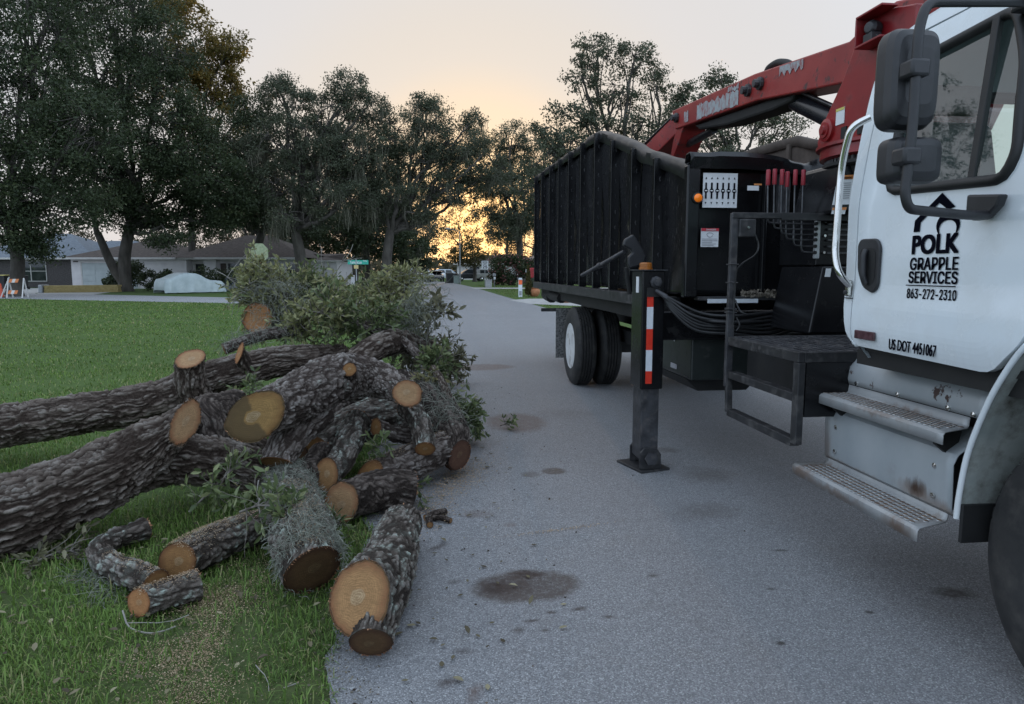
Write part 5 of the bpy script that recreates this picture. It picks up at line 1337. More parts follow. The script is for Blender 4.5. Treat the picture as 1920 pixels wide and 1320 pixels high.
rim(1.95, 0.052, 2.0, pm('rim_black', (0.010, 0.010, 0.011), (0.018, 0.018, 0.018), 5, 0.42, bump=0.3, bscale=12, spec=0.35)); rim(4.25, 0.028, 7.0, m_rustin)
# sill rail under the box
q = MB(); q.box(1.846, 1.985, 5.32, 12.3, 1.235, 1.338); q.build("sill_rail", m_frame, truck, bevel=0.006)
q = MB(); q.box(4.215, 4.335, 5.32, 12.3, 1.235, 1.338); q.build("sill_rail", m_frame, truck, bevel=0.006)
# front bulkhead and its posts
A = []
for z in np.linspace(1.36, 2.31, 24):
    A.append([(x, 5.075, z) for x in np.linspace(1.93, 4.27, 50)])
A = np.array(A).reshape(-1, 3); A[:, 1] += (fbm(A * np.array([2, 1, 2]) + 5, 3, 3) - 0.5) * 0.03
q = MB(); q.sheet(A.reshape(24, 50, 3)); q.build("front_wall", m_black, truck, smooth=180, solid=0.014)
q = MB(); q.box(1.885, 1.985, 4.985, 5.062, 1.345, 2.315); q.build("corner_post", m_black, truck, bevel=0.012)
for x in (2.50, 2.98, 3.6): 
    q = MB(); q.box(x, x + 0.028, 5.02, 5.062, 1.37, 2.27); q.build("front_rib", m_black, truck, bevel=0.005)
for x, w in ((2.80, 0.13), (2.60, 0.09)):
    q = MB(); q.box(x, x + w, 5.0, 5.05, 1.9, 2.26); q.build("upright_plate", m_worn, truck, bevel=0.006)
# crumpled top rail of the bulkhead
rows = []
xs_ = np.linspace(1.90, 4.27, 80)
for (dy, dz) in [(0.05, -0.03), (-0.05, -0.05), (-0.06, 0.03), (-0.03, 0.065), (0.04, 0.06), (0.06, 0.0)]:
    rows.append([(x, 5.03 + dy, 2.335 + dz) for x in xs_])
A = np.array(rows).reshape(-1, 3)
fold = np.exp(-((A[:, 0] - 2.86) / 0.20) ** 2)
A[:, 2] += (fbm(A * np.array([4, 3, 4]) + 2, 4, 3) - 0.5) * (0.03 + 0.16 * fold) - 0.05 * fold; A[:, 1] -= fold * 0.05 + (fbm(A * np.array([6, 3, 6]) + 8, 4, 3) - 0.5) * 0.16 * fold
q = MB(); q.sheet(A.reshape(6, 80, 3)); q.build("front_rim", m_black, truck, smooth=45, solid=0.008)
q = MB(); q.box(1.99, 4.2, 4.975, 5.06, 1.325, 1.352); q.build("floor_lip", m_worn, truck)
q = MB(); q.box(2.06, 2.45, 4.955, 4.973, 1.305, 1.335); q.build("edge_trim", m_tape_w, truck)
# debris left on the ledge
rs = np.random.default_rng(91); V = []; F = []
P = np.stack([rs.uniform(2.35, 2.95, 500), rs.uniform(4.95, 5.06, 500), 1.352 + rs.uniform(0, 1, 500) ** 2 * 0.045], 1)
a = rand_unit(rs, 500) * 0.018; bb = rand_unit(rs, 500) * 0.012
mesh_np("debris", np.stack([P - a, P + bb, P + a, P - bb], 1).reshape(-1, 3), np.arange(500)[:, None] * 4 + np.array([[0, 1, 2, 3]]), pm("leaf_litter", (0.12, 0.10, 0.08), (0.22, 0.19, 0.15), 30, 0.95), truck)["kind"] = "stuff"

# decals on the bulkhead
def panel_sign(x0, x1, z0, z1, y, mat, name="sign_panel"):
    q = MB(); q.box(x0, x1, y, y + 0.006, z0, z1); return q.build(name, mat, truck)
ch = panel_sign(2.012, 2.277, 2.008, 2.258, 5.005, m_decal, "control_chart"); ch["label"] = "white lever chart with six black lever symbols"
ink = MB()
for i in range(6):
    cx = 2.034 + i * 0.0435; y = 5.001
    ink.add([(cx - 0.007, y, 2.072), (cx + 0.007, y, 2.072), (cx + 0.007, y, 2.188), (cx - 0.007, y, 2.188)], [(0, 1, 2, 3)])
    ink.add([(cx + 0.0165 * math.cos(t), y - 0.0008, 2.130 + 0.0165 * math.sin(t)) for t in np.linspace(0, 2 * math.pi, 16, endpoint=False)], [tuple(range(16))])
    ink.add([(cx - 0.007, y, 2.214), (cx + 0.007, y, 2.214), (cx, y, 2.230)], [(0, 1, 2)])
    ink.add([(cx - 0.007, y, 2.048), (cx, y, 2.032), (cx + 0.007, y, 2.048)], [(0, 1, 2)])
ink.build("chart_print", m_ink, ch)
ink = MB()
for i in range(6):
    cx = 2.034 + i * 0.0435
    ink.add([(cx - 0.010, 4.9995, 2.126), (cx + 0.010, 4.9995, 2.126), (cx + 0.010, 4.9995, 2.134), (cx - 0.010, 4.9995, 2.134)], [(0, 1, 2, 3)])
ink.build("chart_print", m_decal, ch)
ds = panel_sign(2.008, 2.144, 1.720, 1.857, 5.005, m_decal, "danger_sign"); ds["label"] = "small white danger sign with red header"
q = MB(); q.add([(2.008, 5.002, 1.836), (2.144, 5.002, 1.836), (2.144, 5.002, 1.857), (2.008, 5.002, 1.857)], [(0, 1, 2, 3)]); q.build("header", m_redink, ds)
text_mesh("DANGER", 0.013, 1, 0.02, (2.083, 5.0, 1.840), (1, 0, 0), (0, 0, 1), m_decal, ds, width=0.075)
q = MB()
for z, w in ((1.776, 0.12), (1.764, 0.12), (1.752, 0.08), (1.740, 0.11), (1.730, 0.09)):
    q.add([(2.015, 5.002, z), (2.015 + w, 5.002, z), (2.015 + w, 5.002, z + 0.004), (2.015, 5.002, z + 0.004)], [(0, 1, 2, 3)])
for t0, t1, r_ in ((0.3, 2.9, 0.026), (3.3, 6.0, 0.02)):
    for t in np.linspace(t0, t1, 10):
        cx, cz = 2.076 + r_ * math.cos(t), 1.806 + r_ * 0.7 * math.sin(t)
        q.add([(cx - 0.003, 5.002, cz - 0.002), (cx + 0.003, 5.002, cz - 0.002), (cx + 0.003, 5.002, cz + 0.002), (cx - 0.003, 5.002, cz + 0.002)], [(0, 1, 2, 3)])
q.build("print", m_greyink, ds)
q = MB(); q.lathe([(0.040, 0.0), (0.040, 0.02), (0.034, 0.026)], (1.962, 4.99, 2.073), (0, -1, 0), 24); mk = q.build("marker_lamp", m_seal, truck, smooth=40)
q = MB(); q.lathe([(0.032, 0.02), (0.030, 0.032), (0.018, 0.040), (0.0, 0.043)], (1.962, 4.99, 2.073), (0, -1, 0), 24); q.build("lens", m_amber, mk, smooth=60)
# small plates on the side wall
q = MB(); q.box(1.862, 1.868, 6.15, 6.22, 1.35, 1.44); q.build("side_decal", m_decal, truck)
q = MB(); q.lathe([(0.05, 0), (0.05, 0.01), (0.0, 0.012)], (1.925, 6.58, 1.98), (-1, 0, 0), 16); q.build("bright_cap", m_chrome, truck, smooth=40)

# --- wheels
def wheel(x_out, yc, zc, width, outer, rim_mat, dirx, r=0.52, label=None, dish=0.10):
    """dirx -1: outer face looks to -x"""
    w = MB()
    prof = [(0.30, 0.012), (0.33, 0.0), (0.40, -0.004), (0.46, 0.004), (0.495, 0.022), (0.512, 0.04)]
    tr = []
    n = 5
    u0, u1 = 0.045, width - 0.045
    seg = (u1 - u0) / n
    for i in range(n):
        a = u0 + i * seg
        tr += [(0.520, a + 0.004), (0.520, a + seg - 0.010)]
        if i < n - 1: tr += [(0.506, a + seg - 0.006), (0.506, a + seg + 0.002)]
    prof = prof + tr + [(0.512, width - 0.04), (0.495, width - 0.022), (0.46, width - 0.004), (0.40, width + 0.004), (0.33, width), (0.30, width - 0.012)]
    prof = [(a * r / 0.52, h) for a, h in prof]
    org = (x_out, yc, zc); ax = (-dirx, 0, 0)
    w.lathe(prof, org, ax, 72, closed=True)
    # tread lugs
    for i in range(n):
        a = u0 + i * seg
        for k in range(64):
            t = 2 * math.pi * (k + 0.5 * (i % 2)) / 64; dt = 2 * math.pi / 64 * 0.38
            V = []
            for rr_ in (r * 0.99, r * 1.012):
                for hh in (a + 0.005, a + seg - 0.011):
                    for tt in (t - dt, t + dt):
                        V.append((x_out - dirx * hh, yc + rr_ * math.cos(tt), zc + rr_ * math.sin(tt)))
            w.add(V, [(4, 5, 7, 6), (0, 1, 5, 4), (2, 6, 7, 3), (0, 4, 6, 2), (1, 3, 7, 5)])
    t = w.build("wheel", m_rubber, truck, smooth=35)
    if label: t["label"] = label
    rm = MB(); d = dish
    rm.lathe([(0.305, 0.008), (0.292, 0.004), (0.285, 0.02), (0.280, d), (0.22, d + 0.02), (0.16, d + 0.015), (0.125, d + 0.0), (0.11, d - 0.05), (0.07, d - 0.055), (0.0, d - 0.055)], org, ax, 40)
    rmo = rm.build("rim", rim_mat, t, smooth=40)
    lg = MB()
    for k in range(10):
        tt = 2 * math.pi * k / 10
        o_ = (x_out - dirx * (d + 0.012), yc + 0.17 * math.cos(tt), zc + 0.17 * math.sin(tt))
        lg.lathe([(0.016, 0.0), (0.016, -0.035), (0.0, -0.036)], o_, ax, 6)
    lg.build("lug_nuts", m_worn, t)
    if rim_mat is m_whitewheel:                           # hand holes
        for k in range(5):
            tt = 2 * math.pi * (k + 0.5) / 5
            h_ = MB(); h_.lathe([(0.028, -0.002), (0.0, -0.003)], (x_out - dirx * (d + 0.016), yc + 0.235 * math.cos(tt), zc + 0.235 * math.sin(tt)), ax, 12)
            h_.build("hand_hole", m_under, t)
    return t
wheel(1.87, 9.13, 0.535, 0.27, True, m_whitewheel, -1, label="outer rear wheel with white rim", dish=0.075)
wheel(2.20, 9.13, 0.535, 0.27, False, m_under, -1, label="inner rear tyre of the dual pair")
wheel(mir(1.87), 9.13, 0.535, 0.27, True, m_whitewheel, 1); wheel(mir(2.20), 9.13, 0.535, 0.27, False, m_under, 1)
wheel(2.07, 1.80, 0.535, 0.28, True, m_whitewheel, -1, label="front wheel behind the fender edge", dish=0.05); wheel(mir(2.07), 1.80, 0.535, 0.28, True, m_whitewheel, 1, dish=0.05)
q = MB(); q.box(1.875, 2.46, 10.18, 10.20, 0.24, 0.98); q.build("mud_flap", m_flap, truck)
q = MB(); q.box(1.655, 2.6, 10.19, 10.23, 0.935, 0.985); q.build("flap_bar", m_frame, truck, bevel=0.004)
q = MB(); q.box(3.74, 4.33, 10.18, 10.20, 0.24, 0.98); q.build("mud_flap", m_flap, truck)
# suspension lumps and shadowy gear above the wheels
q = MB(); q.tube([(2.0, 10.4, 1.12), (2.0, 11.3, 1.14)], 0.075, 10); q.tube([(2.05, 11.5, 1.1), (2.05, 12.0, 1.12)], 0.10, 10); q.box(2.5, 2.66, 8.4, 9.9, 0.62, 0.78); q.build("suspension", m_under, truck, smooth=40)

# --- outrigger
out = MB(); out.box(1.568, 1.742, 5.0, 5.27, 0.655, 1.548)
og = out.build("outrigger", m_black, truck, bevel=0.010); og["label"] = "black outrigger leg standing on the road"
q = MB(); q.box(1.588, 1.724, 5.022, 5.248, 0.10, 0.70); q.build("inner_leg", m_worn, og, bevel=0.006)
q = MB(); q.box(1.555, 1.755, 4.985, 5.285, 1.546, 1.553); q.build("cap_plate", m_worn, og)
q = MB(); q.add([(1.475, 5.29, 0.016), (1.575, 4.945, 0.016), (1.825, 5.02, 0.016), (1.725, 5.365, 0.016), (1.475, 5.29, 0.036), (1.575, 4.945, 0.036), (1.825, 5.02, 0.036), (1.725, 5.365, 0.036)], [(0, 3, 2, 1), (4, 5, 6, 7), (0, 1, 5, 4), (1, 2, 6, 5), (2, 3, 7, 6), (3, 0, 4, 7)]); q.build("foot_plate", m_frame, og, bevel=0.004)
for y in (5.0, 5.25):
    q = MB(); q.prism([(1.575, y, 0.036), (1.745, y, 0.036), (1.745, y, 0.15), (1.71, y, 0.20), (1.61, y, 0.20), (1.575, y, 0.16)], (0, 0.018, 0)); q.build("foot_lug", m_frame, og, bevel=0.004)
q = MB(); q.tube([(1.66, 4.975, 0.125), (1.66, 5.29, 0.125)], 0.032, 14); q.tube([(1.66, 4.962, 0.125), (1.66, 4.98, 0.125)], 0.052, 6); q.build("foot_pin", m_worn, og, smooth=40)
zt = [1.362, 1.277, 1.113, 0.955, 0.795, 0.700]
for i in range(5):
    q = MB(); q.box(1.605, 1.653, 4.992, 4.9975, zt[i + 1], zt[i]); q.build("reflective_tape", (m_tape_r, m_tape_w)[i % 2], og)
q = MB(); q.lathe([(0.052, 0), (0.052, 0.012), (0.047, 0.014), (0.047, 0.045), (0.036, 0.052), (0.0, 0.053)], (1.615, 5.08, 1.553), (0, 0, 1), 20); q.build("beacon", m_amber_off, og, smooth=40)
q = MB(); q.lathe([(0.045, 0), (0.045, 0.02), (0.028, 0.025), (0.028, 0.045), (0, 0.046)], (1.668, 5.0, 1.46), (0, -1, 0), 8); q.build("pivot_bolt", m_worn, og, smooth=40)
q = MB(); q.box(1.562, 1.5665, 5.08, 5.14, 1.38, 1.50); q.build("side_decal", m_decal, og)
q = MB(); q.box(1.60, 1.70, 4.985, 4.998, 1.352, 1.42); q.build("hose_port", m_under, og)
q = MB(); q.box(1.745, 4.46, 5.055, 5.245, 1.02, 1.24); q.build("outrigger_beam", m_black, truck, bevel=0.01)
# far side leg
q = MB(); q.box(mir(1.742), mir(1.568), 5.0, 5.27, 0.655, 1.548); q.box(mir(1.724), mir(1.588), 5.02, 5.25, 0.04, 0.66); q.build("outrigger", m_black, truck, bevel=0.010)
# hoses leaving the outrigger
hr = np.random.default_rng(4)
for i in range(7):
    dz = -0.02 * i
    pts = [(1.66 + 0.012 * i, 4.975 - 0.006 * (i % 3), 1.40 - 0.006 * i), (1.76, 4.93, 1.34 + dz * 0.6), (1.95 + hr.uniform(-.03, .03), 4.86, 1.235 + dz), (2.2, 4.80 + hr.uniform(-.04, .04), 1.20 + dz + hr.uniform(-.02, .02)), (2.5, 4.85, 1.24 + dz * 1.5), (2.85, 4.9, 1.27 + dz)]
    q = MB(); q.tube(catmull(np.array(pts), 0.05), 0.0115, 8); ho = q.build("hydraulic_hose", m_hose, truck, smooth=60)
    if i < 2:
        q = MB(); q.tube([pts[0], np.array(pts[0]) + (np.array(pts[1]) - np.array(pts[0])) * 0.75], 0.016, 8); q.build("fitting", m_worn, ho, smooth=60)
# folding hook with rubber head behind the outrigger
q = MB(); q.tube([(1.33, 6.0, 1.50), (1.60, 5.62, 1.70)], 0.017, 10); q.tube([(1.44, 5.845, 1.58), (1.456, 5.822, 1.592)], 0.026, 10); hk = q.build("hinged_arm", m_worn, truck, smooth=60)
q = MB(); q.prism([(1.585, 5.6, 1.75), (1.60, 5.6, 1.80), (1.672, 5.6, 1.842), (1.70, 5.6, 1.81), (1.79, 5.6, 1.665), (1.765, 5.6, 1.60), (1.70, 5.6, 1.575), (1.645, 5.6, 1.56), (1.632, 5.6, 1.60), (1.63, 5.6, 1.655), (1.665, 5.6, 1.69), (1.655, 5.6, 1.715)], (0, 0.05, 0)); q.build("rubber_head", m_plastic, hk, bevel=0.012)
q = MB(); q.tube([(1.62, 5.62, 1.57), (1.66, 5.64, 1.35)], 0.018, 8); q.build("bracket", m_under, hk)

# --- tool box under the bed
q = MB(); q.box(2.0, 2.62, 5.10, 5.98, 0.70, 1.075); tb = q.build("tool_box", pm("dark_green_black", (0.012, 0.016, 0.015), (0.022, 0.027, 0.025), 4, 0.4, grime=((0.06, 0.058, 0.054), 12, 0.55, 0.8)), truck, bevel=0.012)
q = MB(); q.box(1.994, 1.9985, 5.15, 5.93, 0.715, 0.725); q.build("lower_lip", m_worn, tb)
q = MB(); q.prism([(1.993, 5.51, 1.06), (1.993, 5.43, 1.06), (1.993, 5.43, 1.02), (1.993, 5.47, 0.965), (1.993, 5.51, 1.02)], (0.004, 0, 0)); sh = q.build("shield_badge", m_decal, tb)
q = MB(); q.prism([(1.9905, 5.50, 1.052), (1.9905, 5.44, 1.052), (1.9905, 5.44, 1.022), (1.9905, 5.47, 0.98), (1.9905, 5.50, 1.022)], (0.002, 0, 0)); q.build("shield_inner", m_under, tb)
q = MB(); q.box(1.9885, 1.9902, 5.462, 5.478, 1.0, 1.045); q.box(1.9885, 1.9902, 5.448, 5.462, 1.025, 1.045); q.build("shield_mark", m_decal, tb)
q = MB(); q.box(1.9935, 1.9985, 5.40, 5.54, 0.745, 0.785); q.build("name_plate", m_greyink, tb)
q = MB(); q.prism([(2.1, 5.2, 0.60), (2.5, 5.2, 0.60), (2.6, 5.2, 0.70), (2.0, 5.2, 0.70)], (0, 0.8, 0)); q.build("tank_bottom", m_under, truck)
q = MB(); q.box(2.64, 3.6, 4.4, 5.6, 0.6, 1.0); q.build("gearbox_guard", m_under, truck, bevel=0.02)

# --- operator platform
PX0, PX1, PY0, PY1, PZ = 1.90, 2.95, 3.37, 4.28, 1.125
pf = MB()
pf.box(PX0, PX0 + 0.035, PY0, PY1, PZ - 0.055, PZ); pf.box(PX0 + 0.035, PX1, PY0, PY0 + 0.03, PZ - 0.055, PZ - 0.001); pf.box(PX0 + 0.035, PX1, PY1 - 0.03, PY1, PZ - 0.055, PZ - 0.001)
for y in (3.65, 3.95): pf.box(PX0 + 0.035, PX1, y, y + 0.04, PZ - 0.056, PZ - 0.026)
pl = pf.build("platform", m_frame, truck, bevel=0.004); pl["label"] = "black grated operator platform behind the cab"
x = PX0 + 0.05
while x < PX1 - 0.04:
    q = MB(); q.box(x, x + 0.028, PY0 + 0.031, PY1 - 0.031, PZ - 0.025, PZ - 0.004); q.build("grating_bar", m_worn, pl)
    x += 0.056
q = MB(); q.box(PX0 + 0.003, PX0 + 0.042, PY0 - 0.002, PY0 + 0.055, 0.632, PZ - 0.056); q.build("ladder_post", m_frame, pl, bevel=0.005)
q = MB(); q.beam((PX0 + 0.02, PY1 - 0.02, PZ - 0.056), (PX0 + 0.02, PY1 - 0.05, 0.635), 0.034, 0.04, (1, 0, 0)); q.build("ladder_post", m_frame, pl, bevel=0.005)
for z in (0.885, 0.640):
    q = MB(); q.box(PX0 + 0.004, PX0 + 0.06, PY0 + 0.056, PY1 - 0.055, z - 0.028, z + 0.018); q.build("ladder_rung", m_frame, pl, bevel=0.004)
q = MB(); q.box(PX0 + 0.05, 2.6, PY0 + 0.005, PY0 + 0.02, 0.78, PZ - 0.056); q.build("side_plate", m_black, pl)
q = MB(); q.box(2.3, 2.6, PY0 + 0.1, PY1 + 0.5, 0.78, 1.04); q.build("under_box", m_under, pl)
q = MB(); q.beam((1.915, 4.25, 0.80), (1.915, 4.235, 1.905), 0.034, 0.045, (1, 0, 0)); rl = q.build("rail_post", m_worn, pl, bevel=0.004)
q = MB(); q.box(1.898, 2.22, 4.213, 4.248, 1.872, 1.908); q.box(2.22, 2.95, 4.216, 4.245, 1.862, 1.91); q.build("top_rail", m_frame, pl, bevel=0.004)
q = MB(); q.box(1.935, 2.045, 4.20, 4.26, 1.755, 1.868); jb = q.build("junction_box", m_frame, pl, bevel=0.008)
q = MB(); q.tube([(1.99, 4.198, 1.815), (1.99, 4.19, 1.815)], 0.008, 10); q.build("screw", m_chrome, jb)
for k, pts in enumerate([[(2.04, 4.2, 1.77), (2.06, 4.19, 1.70), (2.03, 4.18, 1.64), (1.95, 4.2, 1.58), (1.925, 4.21, 1.50), (1.922, 4.21, 1.2)], [(1.93, 4.21, 1.36), (1.95, 4.18, 1.29), (2.0, 4.2, 1.27), (2.02, 4.25, 1.265)], [(1.935, 4.2, 1.25), (1.955, 4.19, 1.2), (1.94, 4.2, 1.165)]]):
    q = MB(); q.tube(catmull(np.array(pts), 0.03), 0.0055, 6); q.build("cable", m_hose, pl, smooth=60)
q = MB()
for z in (1.30, 1.305, 1.28, 1.47, 1.585):
    q.tube([(1.889, 4.24, z), (1.892, 4.215, z + .004), (1.94, 4.21, z), (1.94, 4.27, z), (1.889, 4.27, z), (1.889, 4.24, z)], 0.004, 5)
q.build("cable_ties", m_worn, pl)

# --- lever bank and valve block
vb = MB(); vb.box(2.545, 2.575, 4.37, 4.40, 1.625, 1.877); v_ = vb.build("valve_strip", pm("zinc_strip", (0.38, 0.40, 0.41), (0.48, 0.49, 0.50), 20, 0.4, metal=0.6), truck, bevel=0.003)
LXS = [2.215, 2.259, 2.310, 2.347, 2.402, 2.458]; LXT = [2.210, 2.254, 2.305, 2.342, 2.397, 2.453]
ZB = [1.853, 1.818, 1.783, 1.748, 1.706, 1.664]; ZT_ = [2.20, 2.205, 2.203, 2.190, 2.203, 2.203]
for i in range(6):
    zb = ZB[i] + 0.006
    q = MB(); q.pipe([(LXT[i], 4.40, ZT_[i] - 0.10), (LXS[i] + 0.002, 4.40, zb + 0.03), (LXS[i] + 0.012, 4.40, zb), (LXS[i] + 0.09, 4.40, zb - 0.006), (2.545, 4.40, ZB[i])], 0.0065, 0.015, 8); lv = q.build("control_lever", m_rod, truck, smooth=60)
    q = MB(); q.lathe([(0.0125, 0), (0.0140, 0.004), (0.0140, 0.094), (0.0115, 0.10), (0.0, 0.101)], (LXT[i], 4.40, ZT_[i] - 0.10), (0, 0, 1), 12); q.build("grip", m_grip, lv, smooth=50)
    q = MB(); q.tube([(2.54, 4.375, ZB[i]), (2.54, 4.36, ZB[i])], 0.012, 10); q.build("end_boss", m_under, v_)
    q = MB(); q.box(2.62, 2.95, 4.355, 4.375, ZB[i] - 0.008, ZB[i] + 0.004); q.build("valve_rod", m_rod, v_)
# pedestal behind the cab
q = MB(); q.prism([(2.56, 4.38, 1.58), (3.4, 4.38, 1.58), (3.4, 4.38, 1.91), (2.56, 4.38, 1.91)], (0, 0.5, 0)); pd = q.build("valve_housing", m_black, truck, bevel=0.008)
q = MB(); q.prism([(2.565, 4.30, 1.575), (3.4, 4.30, 1.575), (3.45, 4.30, 1.13), (2.49, 4.30, 1.13)], (0, 0.55, 0)); q.build("pedestal_foot", m_black, truck, bevel=0.012)
for z in (1.865, 1.775, 1.665):
    q = MB(); q.tube([(2.605, 4.378, z), (2.605, 4.362, z)], 0.009, 8); q.build("bolt_head", m_chrome, pd)
q = MB(); q.prism([(2.50, 4.12, 1.895), (3.3, 4.12, 1.895), (3.3, 4.12, 2.22), (2.56, 4.12, 2.22)], (0, 0.5, 0)); pc = q.build("pedestal_column", m_black, truck, bevel=0.03)
q = MB(); q.add([(2.488, 4.108, 1.950), (2.600, 4.108, 1.955), (2.618, 4.108, 2.135), (2.515, 4.108, 2.128)], [(0, 1, 2, 3)]); dc = q.build("warning_decal", m_decal, truck); dc["label"] = "white warning decal with orange header"
q = MB(); q.add([(2.511, 4.105, 2.103), (2.6155, 4.105, 2.110), (2.618, 4.105, 2.135), (2.515, 4.105, 2.128)], [(0, 1, 2, 3)]); q.build("header", m_orange, dc)
q = MB()
for k in range(8):
    z = 2.08 - k * 0.013; q.add([(2.555 - k * 0.001, 4.105, z), (2.603 - k * 0.001, 4.105, z + 0.003), (2.603 - k * 0.001, 4.105, z + 0.008), (2.555 - k * 0.001, 4.105, z + 0.005)], [(0, 1, 2, 3)])
q.add([(2.525, 4.104, 2.107), (2.541, 4.104, 2.107), (2.533, 4.104, 2.122)], [(0, 1, 2)])
q.build("print", m_greyink, dc)
text_mesh("WARNING", 0.014, 1, 0.02, (2.578, 4.1035, 2.109), (1, 0.0, 0.05), (0, 0, 1), m_ink, dc, width=0.06)
q = MB(); q.add([(2.485, 4.108, 1.895), (2.575, 4.108, 1.895), (2.583, 4.108, 1.937), (2.49, 4.108, 1.933)], [(0, 1, 2, 3)]); dc = q.build("warning_decal", m_decal, truck)
q = MB(); q.add([(2.488, 4.105, 1.918), (2.580, 4.105, 1.921), (2.583, 4.105, 1.937), (2.49, 4.105, 1.933)], [(0, 1, 2, 3)]); q.build("header", m_orange, dc)
q = MB(); q.add([(2.575, 4.296, 1.505), (2.615, 4.296, 1.505), (2.62, 4.296, 1.56), (2.582, 4.296, 1.56)], [(0, 1, 2, 3)]); q.build("small_decal", m_decal, truck)
q = MB(); q.add([(2.35, 4.996, 2.135), (2.44, 4.996, 2.135), (2.44, 4.996, 2.17), (2.35, 4.996, 2.17)], [(0, 1, 2, 3)]); lbm = q.build("lever_decal", m_decal, truck)
q = MB(); q.add([(2.40, 4.994, 2.173), (2.46, 4.994, 2.173), (2.46, 4.994, 2.185), (2.40, 4.994, 2.185)], [(0, 1, 2, 3)]); q.build("header", m_orange, lbm)
# grey diagonal pipe and knob by the cab's rear edge
q = MB(); q.tube([(2.43, 3.45, 1.13), (2.45, 3.30, 1.9)], 0.022, 12); q.build("gear_pipe", m_worn, truck, smooth=60)
q = MB(); q.lathe([(0.0, -0.035), (0.025, -0.03), (0.036, -0.01), (0.036, 0.012), (0.02, 0.03), (0.0, 0.032)], (2.30, 3.42, 1.155), (0.5, -0.3, 0.6), 14); q.build("round_knob", m_worn, truck, smooth=60)

# --- crane
CX, CY = 2.98, 4.22
q = MB(); q.lathe([(0.36, 2.12), (0.39, 2.19), (0.44, 2.205), (0.44, 2.225), (0.40, 2.23), (0.40, 2.265)], (CX, CY, 0), (0, 0, 1), 48); sr = q.build("slewing_ring", m_under, truck, smooth=40)
q = MB()
for k in range(72):
    t = 2 * math.pi * k / 72; q.box(CX + 0.41 * math.cos(t) - 0.011, CX + 0.41 * math.cos(t) + 0.011, CY + 0.41 * math.sin(t) - 0.011, CY + 0.41 * math.sin(t) + 0.011, 2.226, 2.258)
q.build("ring_teeth", m_worn, sr)
q = MB(); q.lathe([(0.42, 2.250), (0.455, 2.262), (0.455, 2.318), (0.48, 2.325), (0.48, 2.343), (0.44, 2.352), (0.28, 2.355)], (CX, CY, 0), (0, 0, 1), 48); q.build("turntable", m_redlow, truck, smooth=35)
def YZ(x, pts): return [(x, y, z) for y, z in pts]
MAST = [(4.50, 2.345), (4.51, 2.40), (4.42, 2.545), (4.25, 2.735), (4.155, 2.885), (4.14, 2.97), (3.89, 3.03), (3.6, 2.96), (3.6, 2.6), (3.75, 2.345)]
for xa in (2.60, 3.18):
    q = MB(); q.prism(YZ(xa, MAST), (0.045, 0, 0)); ms = q.build("mast_plate", m_redlow, truck, bevel=0.008)
    if xa < 3:
        q = MB(); q.lathe([(0.072, 0.0), (0.072, 0.02), (0.05, 0.026), (0.05, 0.035), (0.03, 0.035), (0.026, 0.05), (0.0, 0.05)], (2.60, 4.385, 2.455), (-1, 0, 0), 28); q.build("pivot_cap", m_redlow, ms, smooth=40)
        q = MB(); q.box(2.5945, 2.5985, 4.205, 4.295, 2.465, 2.565); q.build("mast_decal", m_decal, ms)
        q = MB(); q.box(2.592, 2.5942, 4.205, 4.295, 2.549, 2.565); q.build("header", pm("yellow_ink", (0.55, 0.50, 0.12), (0.6, 0.54, 0.15), 4, 0.5), ms)
        for yy in (4.17, 4.00):
            q = MB(); q.box(2.590, 2.5985, yy, yy + 0.055, 2.365, 2.44); q.build("mast_slot", m_under, ms)
q = MB(); q.prism(YZ(2.646, [(4.44, 2.35), (4.44, 2.42), (4.18, 2.75), (3.85, 2.85), (3.68, 2.85), (3.68, 2.62), (3.8, 2.35)]), (0.533, 0, 0)); q.build("mast_core", m_redlow, truck)
# bracket with the camera box on the mast
br = MB(); br.box(2.50, 2.60, 3.75, 3.99, 2.835, 2.848); br.box(2.50, 2.60, 3.75, 3.99, 3.002, 3.015); br.box(2.50, 2.60, 3.978, 3.991, 2.848, 3.002)
bk = br.build("camera_bracket", m_redlow, truck, bevel=0.003)
q = MB(); q.lathe([(0.035, -0.04), (0.042, -0.02), (0.042, 0.02), (0.03, 0.04), (0.0, 0.042)], (2.555, 3.90, 2.93), (-1, -0.3, 0), 12); q.box(2.52, 2.585, 3.86, 3.94, 2.85, 2.90); q.build("camera_unit", m_plastic, bk, bevel=0.005)
q = MB(); q.tube(catmull(np.array([(2.55, 3.87, 2.89), (2.58, 3.83, 2.83), (2.590, 3.82, 2.76), (2.590, 3.86, 2.66), (2.590, 3.92, 2.55), (2.590, 3.98, 2.44)]), 0.03), 0.007, 8); q.build("crane_cable", m_hose, truck, smooth=60)
